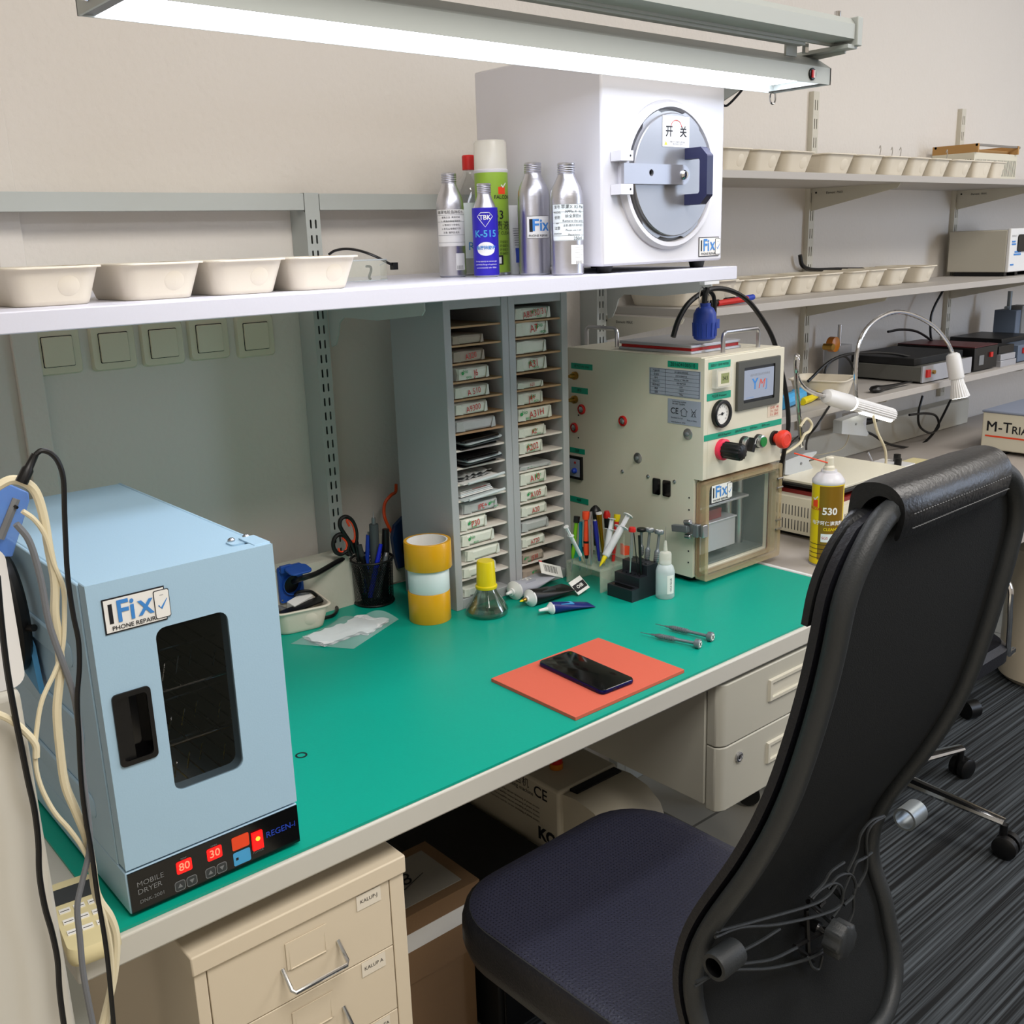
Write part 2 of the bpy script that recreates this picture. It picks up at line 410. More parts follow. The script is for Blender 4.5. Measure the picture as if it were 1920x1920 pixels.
def slotted(mb, m, w, z0, z1, T, pitch=0.0275, sw=0.0038, sl=0.0160, gap=0.0105, th=0.0015):
    L = [rect(-w/2, w/2, z0, z1)]; z = z0+0.012
    while z+sl < z1-0.006:
        for s in (-1, 1): L.append(rrect(sw, sl, sw*0.49, 3, s*gap/2, z+sl/2))
        z += pitch
    mb.sheet(m, L, th, T)
def posts():
    for i, (x, z1, lab) in enumerate(((0.998, 1.538, 'grey slotted steel post rising from the bench between switches and sorter'), (1.752, 1.80, 'grey slotted steel post behind the cream press machine'))):
        t = thing('slotted_post', lab, 'post', (x, 1.718, 0.748))
        h = z1-0.748; b = MB()
        slotted(b, 'steel_grey', 0.030, 0, h-0.034, FRONT(0, 0.0015, 0))
        b.box('steel_grey', -0.015, 0.015, 0.0, 0.004, h-0.034, h)
        b.box('steel_grey', -0.015, -0.0135, 0.0015, 0.056, 0, h); b.box('steel_grey', 0.0135, 0.015, 0.0015, 0.056, 0, h)
        b.box('black_soft', -0.012, 0.012, 0.03, 0.032, 0, h)
        b.obj('upright', t)
        b = MB(); x0 = 0.0175
        b.sheet('steel_grey', [[(0.0, 0.075), (0.31, 0.075), (0.31, 0.050), (0.302, 0.042), (0.165, 0.029), (0.055, 0.031), (0.038, 0.020), (0.030, -0.002), (0.018, -0.022), (0.004, -0.026), (0, 0.0)]], 0.003, PL((0.019, -0.001, 1.358-0.748-0.075), (0, -1, 0), (0, 0, 1)))
        b.obj('shelf_bracket', t, bevel=0.0006)
    b = MB()
    b.sheet('steel_grey', [rect(-0.1, 0.9815, 1.508, 1.537)], 0.03, PL((0, 1.748, 0), (1, 0, 0), (0, 0, 1)))
    o = b.obj('back_rail', bevel=0.002); tag(o, 'grey steel rail above the white bowls, left of the slotted post', 'rail')
    b = MB(); b.sheet('steel_grey', [rect(1.0145, 1.735, 1.508, 1.537)], 0.03, PL((0, 1.748, 0), (1, 0, 0), (0, 0, 1)))
    o = b.obj('back_rail', bevel=0.002); tag(o, 'grey steel rail behind the metal bottles, right of the slotted post', 'rail')
    b = MB(); b.box('shelf_white', -0.25, 1.583, 1.20, 1.716, 1.360, 1.384)
    o = b.obj('upper_shelf', bevel=0.0015); tag(o, 'white shelf board carrying the bowls, bottles and white vacuum oven', 'shelf')
posts()

def lamp():
    t = thing('bench_lamp', 'long grey bench light with glowing white diffuser hanging over the workbench', 'lamp', (0.4165, 1.105, 1.68))
    L = 1.208; y0, y1 = -0.0575, 0.0575
    b = MB(); E = 0.0015
    prof = [(y0, 0), (y0, 0.026), (y0+0.030, 0.046), (y1-0.03, 0.046), (y1, 0.024), (y1, 0)]
    inn = [(y1-0.002, 0), (y1-0.002, 0.016), (y0+0.002, 0.016), (y0+0.002, 0)]
    b.sheet('steel_grey', [prof+inn], L, PL((0, 0, 0), (0, 1, 0), (0, 0, 1)))
    for x in (0, L-0.003):
        b.sheet('steel_grey', [prof], 0.003, PL((x, 0, 0), (0, 1, 0), (0, 0, 1)))
    for x in (0.003, L-0.018):
        b.mesh('mid_grey', [(x, y0+.002, .002), (x+.015, y0+.002, .002), (x+.015, y1-.002, .002), (x, y1-.002, .002)], [(0, 1, 2, 3)])
    b.obj('housing', t)
    b = MB(); b.box('diffuser', 0.018, L-0.018, y0+0.012, y1-0.004, 0.012, 0.015); b.obj('diffuser', t)
    s = atY(1522, 139, 1.0475)-Vector((0.4165, 1.105, 1.68))
    b = MB(); T = FRONT(s.x, y0, s.z); b.turn('black', (s.x, y0, s.z), (s.x, y0-1, s.z), [(0.0095, 0), (0.0095, 0.002), (0.0085, 0.003)], 20)
    b.box('red', -0.0045, 0.000, -0.006, 0.006, 0.002, 0.005, T); b.box('paper', 0.000, 0.0045, -0.006, 0.006, 0.002, 0.0042, T); b.obj('rocker_switch', t)
    b = MB(); c = Vector((1.02, y1+0.006, -0.008))
    c = atY(1449, 183, 1.168)-Vector((0.4165, 1.105, 1.68))
    b.tube('chrome', [c+Vector((0.008*math.cos(a), 0, 0.011*math.sin(a))) for a in [2*PI*k/20 for k in range(20)]], 0.0017, 6, closed=True); b.obj('hanging_ring', t)
    b = MB(); b.cyl('chrome', (-0.001, y1-0.035, 0.012), (-0.006, y1-0.035, 0.012), 0.005, 0.004); b.obj('end_screw', t)
    for x in (0.10, 1.10):
        b = MB(); b.box('steel_grey', x, x+0.03, -0.042, -0.038, 0.040, 0.064); b.cyl('chrome', (x+0.045, -0.048, 0.046), (x+0.045, -0.048, 0.060), 0.006, n=6); b.obj('hanger', t)
    # rail and support arm, fixed to the post
    t = thing('lamp_rail', 'grey steel rail above the bench light with a capped right end', 'rail', (-0.129, 1.02, 1.737))
    b = MB(); b.sheet('steel_grey', [[(-0.022, 0.006), (-0.022, 0.028), (-0.014, 0.038), (0.02, 0.038), (0.02, 0), (0.014, 0), (0.014, 0.004), (-0.012, 0.004)]], 1.98, PL((-0.24, 0, 0), (0, 1, 0), (0, 0, 1))); b.obj('rail_profile', t)
    b = MB(); b.box('steel_grey', 1.742, 1.757, -0.026, 0.024, -0.004, 0.040); b.obj('end_cap', t, bevel=0.0015)
    b = MB(); b.box('steel_grey', 0.40, 1.665, 0.020, 0.034, -0.004, 0.006); b.obj('mounting_strip', t, bevel=0.001)
    b = MB(); b.cyl('chrome', (1.722, 0, 0.038), (1.722, 0, 0.049), 0.0055); b.obj('bolt', t)
    b = MB(); T = PL((1.748, 0, 0), (0, 1, 0), (0, 0, 1))
    b.sheet('steel_grey', [[(0.0, -0.004), (0.67, -0.004), (0.67, -0.22), (0.15, -0.018), (0.0, -0.012)]], 0.004, T)
    b.box('steel_grey', 1.725, 1.752, -0.02, 0.67, -0.008, -0.002); b.box('steel_grey', 1.72, 1.752, 0.67, 0.70, -0.20, 0.0); b.obj('support_arm', t)
    b = MB(); b.tube('ink', spline([(1.746, 0.17, -0.01), (1.745, 0.20, -0.04), (1.744, 0.235, -0.066), (1.744, 0.25, -0.062)], 6), 0.0022, 6); b.obj('cable_tail', t)
lamp()

# ------------------------------------------------------------------ light switches
def switches():
    boxes = [(65, 151, 618, 700), (168, 259, 612, 690), (263, 349, 605, 682), (352, 433, 600, 668), (442, 517, 594, 666)]
    labs = ['yellowed wall switch nearest the left edge of the picture', 'wall switch second from the left, gap either side', 'yellowed wall switch in the middle of the row of five', 'wall switch fourth from the left, close to the middle one', 'wall switch nearest the slotted steel post']
    rots = [0.0, 0.01, -0.015, -0.01, 0.0]
    t0 = None
    for i, (bx, lb) in enumerate(zip(boxes, labs)):
        a = atY((bx[0]+bx[1])/2, (bx[2]+bx[3])/2, 1.768)
        if t0 is None:
            t = thing('light_switch', lb, 'switch', (a.x, WY, a.z), 0, 'light switches under the shelf'); t0 = t
            b = MB(); P = FRONT(0, 0, 0)
            w = 0.077
            b.rings('switch_pl', [[(x, y, z) for x, y in rrect(w*s, w*s, 0.008*s, 4)] for s, z in ((1.0, 0), (1.0, 0.003), (0.93, 0.008), (0.70, 0.0085))], T=P); b.obj('frame', t)
            b = MB(); b.sheet('ink', [rrect(0.0505, 0.0505, 0.002, 3)], 0.0004, FRONT(0, -0.0084, 0)); b.rings('switch_pl', [[(x, y, z) for x, y in rrect(0.048*s, 0.048*s, 0.002, 3)] for s, z in ((1.0, 0.0084), (1.0, 0.012), (0.96, 0.013))], T=P); b.obj('rocker', t)
        else: dup(t0, (a.x, WY, a.z), label=lb)
switches()

# ------------------------------------------------------------------ paper sorter with parcels
LS = [1.294, 1.26, 1.227, 1.193, 1.16, 1.129, 1.097, 1.065, 1.031, 1.0, 0.968, 0.937, 0.905, 0.874, 0.843, 0.811, 0.778]
RS = [1.293, 1.261, 1.228, 1.194, 1.161, 1.129, 1.096, 1.064, 1.031, 0.999, 0.967, 0.935, 0.903, 0.871, 0.839, 0.806, 0.776]
def sorter(x0, x1, zs, lab):
    t = thing('paper_sorter', lab, 'sorter', (x0, 1.49, DZ), 0, 'grey paper sorters under the shelf')
    w = x1-x0; H = 1.358-DZ; D = 0.171; th = 0.0165
    b = MB(); b.box('cab_grey', 0, th, 0, D, 0, H); b.box('cab_grey', w-th, w, 0, D, 0, H); b.box('cab_grey', th, w-th, D-0.004, D, 0, H)
    b.box('cab_grey', th, w-th, 0.001, D-0.004, H-0.033, H); b.box('cab_grey', th, w-th, 0.001, D-0.004, 0, 0.02); b.obj('carcass', t, bevel=0.001)
    for k, z in enumerate(zs):
        b = MB(); zz = z-DZ
        if zz > 0.03:
            m = 'cab_card' if k < 7 else 'cab_board'
            b.box(m, th, w-th, 0.004, D-0.005, zz-0.0035, zz); b.obj('shelf_board', t)
sorter(1.115, 1.268, LS, 'left grey paper sorter with stacked phone bags in its middle slots')
sorter(1.2685, 1.4225, RS, 'right grey paper sorter filled with white wrapped parcels beside the cream machine')
def parcel(x, w, z, h, mtl, txt, green, lab, d=0.13, rz=0.0, slump=0.0, cols=None):
    t = thing('wrapped_parcel', lab, 'parcel', (x, 1.494, z), rz, 'wrapped parcels in the paper sorters')
    b = MB(); r = random.Random(int(x*1000+z*7777))
    rings = []
    for yy, sw, sh in ((0.0, 0.80, 0.55), (0.002, 0.90, 0.82), (0.008, 1.0, 0.97), (d*0.5, 1.0, 1.0), (d-0.008, 1.0, 0.95), (d, 0.8, 0.6)):
        ring = []
        for (cx, cz) in ((-1, 0), (-0.94, 0.5), (-1, 1), (-0.4, 1.03), (0.3, 0.98), (1, 1), (0.97, 0.45), (1, 0), (0.2, -0.0), (-0.4, 0.0)):
            px = cx*w/2*sw+r.uniform(-0.001, 0.001); pz = h*(0.5+(cz-0.5)*sh)+(slump*cx if cz > 0.3 else 0)+(r.uniform(-0.001, 0.001) if cz > 0.2 else 0)
            ring.append((px, yy, max(0.0003, pz)))
        rings.append(ring)
    b.rings(mtl, rings); b.obj('wrapping', t, angle=25)
    b = MB(); F = FRONT(0, -0.0012, h*0.5)
    b.mesh(mtl, [(-w*0.47, h*0.42, -0.003), (-w*0.30, -h*0.42, 0.0009), (-w*0.49, -h*0.40, -0.003), (-w*0.36, h*0.44, 0.0004)], [(0, 2, 1, 3)], F); b.obj('folded_flap', t); b = MB()
    b.mesh(mtl, [(w*0.47, h*0.42, -0.003), (w*0.34, -h*0.42, 0.0009), (w*0.49, -h*0.40, -0.003), (w*0.40, h*0.44, 0.0004)], [(0, 2, 1, 3)], F)
    b.obj('folded_flap', t)
    b = MB(); any_ = False
    if txt: b.text('red_ink', txt, h*0.72, F @ Matrix.Rotation(0.12, 4, 'Z') @ Matrix.Translation((w*0.02, 0, 0.0002)), sx=0.85); any_ = True
    if green:
        gx = (green-0.5)*w*0.8
        b.text('green_ink', 'bio', h*0.42, F @ Matrix.Translation((gx, h*0.22, 0.0001))); b.text('green_ink', 'eco', h*0.36, F @ Matrix.Translation((gx+w*0.1, -h*0.22, 0.0001)))
        b.sheet('green_ink', [circ(h*0.13, 12, gx-w*0.09, h*0.1)], 0.0002, F); any_ = True
    if any_: b.obj('lettering', t)
    else: b.bm.free()
XL0, XR0 = 1.1325, 1.2855
PL_ = [(1, 0.076, 0.017, 'wrap_brown', '', 0, 0.03), (2, 0.078, 0.021, 'wrap_brown', 'A320', 0, 0.06), (3, 0.078, 0.024, 'wrap_white', 'J6', 0.12, 0.1), (4, 0.086, 0.022, 'wrap_white', 'A 510', 0, 0.05),
       (5, 0.080, 0.022, 'wrap_white', 'A9300', 0, 0.04), (6, 0.098, 0.022, 'wrap_grey', '', 0, 0.0), (11, 0.085, 0.021, 'wrap_grey', 'IPE+', 0.9, 0.0), (12, 0.068, 0.024, 'wrap_white', 'P30', 0.35, 0.06), (13, 0.086, 0.024, 'wrap_white', '', 0.25, 0.08),
       (14, 0.090, 0.022, 'wrap_white', '', 0, 0.12), (15, 0.088, 0.020, 'wrap_white', '', 0, 0.1), (16, 0.070, 0.018, 'wrap_white', '', 0, 0.1)]
PR_ = [(0, 0.094, 0.024, 'wrap_white', 'A80/30/31', 0.55, 0.0), (1, 0.088, 0.029, 'wrap_white', 'A7', 0.75, 0.03), (2, 0.082, 0.026, 'wrap_white', '', 0, 0.05), (3, 0.082, 0.027, 'wrap_white', 'A31', 0.5, 0.04),
       (4, 0.072, 0.013, 'wrap_white', 'A20', 0, 0.06), (5, 0.070, 0.024, 'wrap_white', 'J4+', 0.6, 0.08), (6, 0.092, 0.027, 'wrap_white', 'A31H', 0.1, 0.0), (7, 0.076, 0.020, 'wrap_white', 'A2', 0.6, 0.04),
       (8, 0.066, 0.025, 'wrap_white', 'A202', 0.4, 0.06), (9, 0.088, 0.008, 'wrap_grey', '', 0.3, 0.0), (10, 0.074, 0.026, 'wrap_white', 'A10', 0.7, 0.05), (11, 0.076, 0.023, 'wrap_white', 'A105', 0.3, 0.06),
       (12, 0.074, 0.021, 'wrap_white', 'A20', 0, 0.08), (13, 0.078, 0.021, 'wrap_grey', '', 0, 0.06), (14, 0.066, 0.019, 'wrap_white', 'A720', 0, 0.08), (15, 0.062, 0.018, 'wrap_brown', 'J530', 0.1, 0.08), (16, 0.055, 0.018, 'wrap_brown', '', 0.6, 0.0)]
ORD = ['top', 'second', 'third', 'fourth', 'fifth', 'sixth', 'seventh', 'eighth', 'ninth', 'tenth', 'eleventh', 'twelfth', 'thirteenth', 'fourteenth', 'fifteenth', 'sixteenth', 'lowest']
def parcels():
    for lst, zs, x0, side in ((PL_, LS, XL0, 'left'), (PR_, RS, XR0, 'right')):
        for (i, w, h, m, txt, g, rz) in lst:
            kind = {'wrap_white': 'white paper', 'wrap_brown': 'brownish paper', 'wrap_grey': 'grey film'}[m]
            mark = (' marked '+txt.replace('/30/31', '').replace('+', '').replace('A 5', 'A5')+' in red') if txt else (' with green print' if g else '')
            lab = f'{kind} parcel{mark} in the {ORD[i]} slot of the {side} sorter'
            xc = x0+0.004+w/2+(0.010 if (side == 'left' and i in (3, 11, 14)) else 0)
            z = zs[i]+0.0005 if i < 16 else 0.7725
            parcel(xc, w, z, h, m, txt, g, lab, rz=rz*0.6)
    # dark phone bags, papers and folders in the left sorter
    for i, n, zs in ((7, 4, LS[7]), (8, 4, LS[8])):
        for k in range(n):
            b = MB(); w = 0.094-0.006*((k*7+i) % 3); z = 0.0035
            b.rings(['black_gloss', 'dark_grey', 'translucent_pl', 'black_gloss'][k], [[(x, y, zz) for x, y in rrect(w*s, 0.13*s, 0.008, 3)] for s, zz in ((0.97, 0), (1, 0.0012), (1, 0.0030), (0.97, 0.0042))])
            o = b.obj('phone_bag'); o.location = (1.189+0.003*((k*5) % 3), 1.552-0.003*k, zs+0.0008+k*0.0052); o.rotation_euler = (0.0, -0.05, 0.06*((k % 3)-1))
            tag(o, f"{['black', 'dark grey', 'clear', 'black'][k]} flat phone bag, {['lowest', 'second lowest', 'third lowest', 'topmost'][k]} of its pile in the {ORD[i]} slot", 'bag', 'flat phone bags in the left sorter')
    for i, lab1, lab2 in ((9, 'crumpled bubble wrap sheet on a white folder in the tenth left slot', 'white folder sticking out of the tenth left slot'), (10, 'pile of printed papers on a folder in the eleventh left slot', 'clear folder with a rolled lip in the eleventh left slot')):
        z = LS[i]+0.0008
        b = MB(); b.box('translucent_pl' if i == 10 else 'paper', -0.047, 0.047, -0.012, 0.12, 0, 0.0016)
        b.tube('translucent_pl', [(-0.036, -0.013, 0.001), (0.052, -0.018, 0.004)], 0.0028, 8)
        o = b.obj('document_folder', angle=30); o.location = (1.186, 1.497, z+0.001); o.rotation_euler = (0.0, -0.05, 0.04); tag(o, lab2, 'folder')
        b = MB(); r = random.Random(i)
        nx, ny = 14, 8
        if i == 9:
            v = [((x/nx-0.5)*0.082, y/ny*0.12, 0.009+r.uniform(-0.0025, 0.0035)) for y in range(ny+1) for x in range(nx+1)]
            f = [(y*(nx+1)+x, y*(nx+1)+x+1, (y+1)*(nx+1)+x+1, (y+1)*(nx+1)+x) for y in range(ny) for x in range(nx)]
            b.mesh('wrap_grey', v, f); b.mesh('wrap_grey', [(p[0], p[1], p[2]-0.006) for p in v], f)
            o = b.obj('bubble_wrap')
        else:
            for k in range(4): b.box(['paper', 'tape_white', 'paper', 'paper'][k], -0.040+0.001*k, 0.042, 0.002*k, 0.12, 0.002+0.0026*k, 0.0038+0.0026*k, Matrix.Rotation(0.02*k, 4, 'Z'))
            b.box('red_ink', -0.02, 0.03, 0.0056, 0.0062, 0.0104, 0.0112)
            o = b.obj('paper_pile')
        o.location = (1.184, 1.50, z+0.003); o.rotation_euler = (0, -0.04, 0.03); tag(o, lab1, 'wrap' if i == 9 else 'papers')
parcels()

# ------------------------------------------------------------------ blue mobile dryer
def dryer():
    X0, Y0 = 0.291, 0.995
    t = thing('mobile_dryer', 'light blue countertop phone dryer with dark window and red displays', 'dryer', (X0, Y0, DZ))
    w = 0.2045; z1 = 0.054; z2 = 0.375
    b = MB(); c = 'dryer_blue'
    b.box(c, 0, 0.004, 0.022, 0.455, z1, z2-0.003); b.box(c, w-0.004, w, 0.022, 0.455, z1, z2-0.003); b.box(c, 0.004, w-0.004, 0.451, 0.455, z1, z2-0.007)
    b.box(c, 0.004, w-0.004, 0.022, 0.451, z2-0.007, z2-0.003); b.box(c, 0, w, 0.001, 0.455, 0.004, z1)
    for z in (0.10, 0.19, 0.28): b.rings(c, [[(-zz, y, z+x) for y, x in rrect(0.34*s, 0.030*s, 0.012*s, 4, 0.24)] for zz, s in ((0, 1.0), (0.003, 0.94))])
    b.obj('body', t, bevel=0.0025)
    b = MB(); wx, wz = 0.395-X0, 0.971-DZ
    b.sheet(c, [rect(0.001, w, z1+0.003, z2), rrect(0.080, 0.188, 0.011, 5, wx, wz), rrect(0.038, 0.079, 0.004, 4, 0.322-X0, 0.967-DZ)], 0.019, FRONT(0, 0.019, 0))
    d = b.obj('door', t, bevel=0.0012)
    b = MB(); b.sheet('dark_glass', [rrect(0.081, 0.189, 0.011, 5, wx, wz)], 0.002, FRONT(0, 0.004, 0)); b.obj('window_pane', d)
    b = MB(); T = FRONT(0.322-X0, 0, 0.967-DZ)
    b.sheet('black', [rrect(0.040, 0.081, 0.005, 4), rrect(0.031, 0.070, 0.004, 4)], 0.002, T); b.rings('black_gloss', [[(x, y, z) for x, y in rrect(0.031, 0.070, 0.003, 4)] for z in (0.001, -0.015)], cap0=False, T=T)
    b.box('black', -0.0155, -0.002, -0.035, 0.035, -0.014, -0.002, T); b.obj('recessed_handle', d)
    ifix('sticker', t, PL((0.3395-X0, -0.0004, 1.091-DZ), (1, 0, 0.0), (0, 0, 1)), 0.068, 0.037)
    # interior wire racks and yellow tray
    b = MB(); b.box('shelf_grey', 0.006, w-0.006, 0.44, 0.45, z1, z2-0.01); b.box('mid_grey', 0.0045, 0.006, 0.03, 0.45, z1, z2-0.01); b.box('shelf_grey', w-0.006, w-0.0045, 0.03, 0.45, z1, z2-0.01); b.obj('liner', t)
    for z in (0.105, 0.16, 0.225):
        b = MB()
        for k in range(9): b.cyl('chrome', (0.02+0.02*k, 0.04, z), (0.02+0.02*k, 0.40, z), 0.0011, n=6)
        for y in (0.04, 0.16, 0.28, 0.40): b.cyl('chrome', (0.01, y, z), (w-0.01, y, z), 0.0016, n=6)
        for k in range(8): b.cyl('chrome', (0.03+0.02*k, 0.07+0.01*(k % 3), z), (0.033+0.02*k, 0.065+0.01*(k % 3), z+0.022), 0.001, n=5)
        b.obj('wire_rack', t)
    b = MB(); b.box('gold', 0.01, w-0.01, 0.03, 0.05, 0.062, 0.072); b.box('yellow', 0.03, 0.08, 0.10, 0.14, 0.075, 0.15); b.obj('yellow_tray', t)
    b = MB(); b.box('black_gloss', 0.0015, w-0.001, -0.0008, 0.001, 0.0045, z1-0.0015); p = b.obj('control_panel', t)
    F = FRONT(0, -0.0009, 0)
    def at(x, z): return F @ Matrix.Translation((x-X0, z-DZ, 0))
    for cx, cz, tx in ((0.3535, 0.788, '80'), (0.389, 0.788, '30')):
        b = MB(); b.sheet('led_red', [rrect(0.0175, 0.015, 0.002)], 0.0006, at(cx, cz)); b.text('led_text', tx, 0.013, at(cx, cz) @ Matrix.Translation((0, 0, 0.0006)), bold=0.01); b.obj('display', p)
    for cx, cz, dn in ((0.3465, 0.7665, 0), (0.360, 0.7665, 1), (0.382, 0.7665, 0), (0.3955, 0.7665, 1)):
        b = MB(); b.sheet('mid_grey', [rrect(0.0122, 0.0122, 0.003), rrect(0.0108, 0.0108, 0.0026)], 0.0004, at(cx, cz)); b.sheet('dark_grey', [rrect(0.0108, 0.0108, 0.0026)], 0.0003, at(cx, cz))
        s = -1 if dn else 1; b.sheet('mid_grey', [[(-0.0028, -0.002*s), (0.0028, -0.002*s), (0, 0.0028*s)][::s]], 0.0006, at(cx, cz)); b.obj('arrow_button', p)
    b = MB(); b.sheet('red_orange', [rrect(0.021, 0.0165, 0.002)], 0.0005, at(0.4205, 0.7885)); b.text('ink', '▸', 0.008, at(0.4135, 0.7885)); b.text('ink', 'START', 0.0045, at(0.4225, 0.790)); b.obj('red_button', p)
    b = MB(); b.sheet('lightblue', [rrect(0.021, 0.0165, 0.002)], 0.0005, at(0.4205, 0.769)); b.sheet('ink', [rect(-0.0075, -0.0045, -0.0015, 0.0015)], 0.0008, at(0.4205, 0.769)); b.obj('blue_button', p)
    b = MB(); b.box('led_red', -0.0065, 0.0065, -0.011, 0.011, 0, 0.003, at(0.4405, 0.782)); b.sheet('led_amber', [circ(0.0028, 16, 0, 0.003)], 0.0036, at(0.4405, 0.782)); b.obj('power_switch', p)
    b = MB(); b.text('mid_grey', 'MOBILE', 0.0088, at(0.3155, 0.7885)); b.text('mid_grey', 'DRYER', 0.0088, at(0.314, 0.7795)); b.text('mid_grey', 'DNK-2001', 0.0062, at(0.3155, 0.7675)); b.text('blue', 'REGEN-i', 0.0105, at(0.471, 0.7825), bold=0.01)
    b.text('mid_grey', 'TEMP', 0.003, at(0.3535, 0.7975)); b.text('mid_grey', 'TIMER', 0.003, at(0.389, 0.7975)); b.text('mid_grey', 'POWER', 0.004, at(0.4405, 0.7675)); b.obj('lettering', p)
    b = MB(); b.sheet(c, [rrect(0.034, 0.020, 0.006, 4, 0.188, 0.040), ], 0.002, TOP(0, 0, z2-0.003)); b.box(c, 0.186, 0.205, 0.006, 0.045, z2-0.001, z2+0.001)
    for x, y in ((0.178, 0.046), (0.197, 0.048)): b.lathe('silver', [(0.0042, z2-0.001), (0.0042, z2+0.001), (0.002, z2+0.0028)], 14, Matrix.Translation((x, y, 0)))
    b.obj('hinge_plate', t, bevel=0.0006)
dryer()

# ------------------------------------------------------------------ white vacuum oven on the shelf
def oven():
    X0, Y0, Z0 = 1.242, 1.215, 1.384
    t = thing('vacuum_oven', 'white vacuum oven with a round steel door on the upper shelf', 'oven', (X0, Y0, Z0))
    w, d, h = 0.313, 0.318, 0.352
    b = MB(); b.box('white_met', 0, w, 0, d, 0.012, h); b.obj('body', t, bevel=0.004)
    for x, y in ((0.035, 0.03), (w-0.035, 0.03), (0.035, d-0.03), (w-0.035, d-0.03)):
        b = MB(); b.lathe('black', [(0.012, 0), (0.015, 0.012)], 20, Matrix.Translation((x, y, 0))); b.obj('rubber_foot', t)
    cx, cz = 1.402-X0, 1.541-Z0; F = FRONT(cx, 0, cz)
    b = MB(); b.rings('white_met', [[(r*math.cos(a), r*math.sin(a), z) for a in [2*PI*k/64 for k in range(64)]] for r, z in ((0.122, 0.0), (0.122, 0.004), (0.117, 0.011), (0.110, 0.011), (0.108, 0.001))], cap0=False, cap1=False, T=F); b.obj('door_ring', t)
    b = MB(); pts = []
    for k in range(96):
        a = 2*PI*k/96; g = math.degrees(a) % 60; r = 0.108 if 18 < g < 42 else 0.103
        pts.append((r*math.cos(a+PI/6), r*math.sin(a+PI/6)))
    b.sheet('mid_grey', [circ(0.1085, 48)], 0.001, F); b.sheet(mat('door_steel', '#98989a', 0.42, 0.75, bump=0.1, bscale=20), [pts], 0.009, F); b.rings('door_steel', [[(r*math.cos(a), r*math.sin(a), z) for a in [2*PI*k/64 for k in range(64)]] for r, z in ((0.1, 0.009), (0.1, 0.014), (0.0985, 0.0155))], T=F)
    dd = b.obj('round_door', t)
    b = MB(); L = FRONT(1.405-X0, -0.0158, 1.611-Z0)
    b.sheet('paper', [rect(-0.034, 0.034, -0.0245, 0.0245)], 0.0005, L); b.text('ink', '开', 0.019, L @ Matrix.Translation((-0.018, -0.001, 0.0006)), bold=0.02); b.text('ink', '关', 0.019, L @ Matrix.Translation((0.018, -0.001, 0.0006)), bold=0.02)
    b.tube('red_ink', [(0.013*math.cos(a), 0.008+0.010*math.sin(a), 0.0008) for a in [PI*k/12 for k in range(13)]], 0.0006, 5, T=L)
    b.text('ink', '按箭头方向旋转  请勿强行\n真空状态下勿开', 0.0036, L @ Matrix.Translation((0.004, -0.0185, 0.0006))); b.sheet('yellow', [[(-0.030, -0.022), (-0.022, -0.022), (-0.026, -0.0155)]], 0.0007, L); b.obj('notice_sticker', dd)
    b = MB(); hx = 1.437-X0; zt, zb = 1.585-Z0, 1.492-Z0
    m = mat('handle_navy', '#232645', 0.4)
    prof = [(0.014, zt), (0.050, zt), (0.064, zt-0.014), (0.064, zb+0.014), (0.050, zb), (0.014, zb)]
    inn = [(0.014, zt-0.018), (0.046, zt-0.018), (0.048, zt-0.022), (0.048, zb+0.022), (0.046, zb+0.018), (0.014, zb+0.018)]
    b.sheet(m, [prof+inn[::-1]], 0.016, PL((hx+0.008, 0, 0), (0, -1, 0), (0, 0, 1))); b.obj('handle', dd, bevel=0.002)
    for zz in (1.569, 1.517):
        b = MB(); b.box('white_met', 1.262-X0, 1.291-X0, -0.024, -0.001, zz-Z0-0.008, zz-Z0+0.008); b.cyl('ink', (1.284-X0, -0.0242, zz-Z0), (1.284-X0, -0.0246, zz-Z0), 0.0018); b.obj('hinge_block', t, bevel=0.001)
    b = MB(); A = FRONT(1.27-X0, -0.017, 1.5415-Z0)
    out = [(0, -0.016), (0.148, -0.016)]+[(0.148+0.016*math.sin(a), -0.016*math.cos(a)) for a in [PI*k/10 for k in range(1, 10)]]+[(0.148, 0.016), (0, 0.016)]
    b.sheet('arm_steel' if 'arm_steel' in MATS else mat('arm_steel', '#a3a3a8', 0.4, 0.8), [out, circ(0.0055, 16, 0.066, 0.002)], 0.006, A); b.turn('chrome', (1.418-X0, -0.022, 1.5415-Z0), (1.418-X0, -1, 1.5415-Z0), [(0.008, 0), (0.008, 0.003), (0.0055, 0.0065), (0.002, 0.0075)], 20); b.sheet('black_gloss', [circ(0.0055, 16, 0.066, 0.002)], 0.001, A); b.obj('hinge_arm', dd, bevel=0.0006)
    ifix('sticker', t, FRONT(1.518-X0, -0.0004, 1.4205-Z0), 0.060, 0.034)
oven()

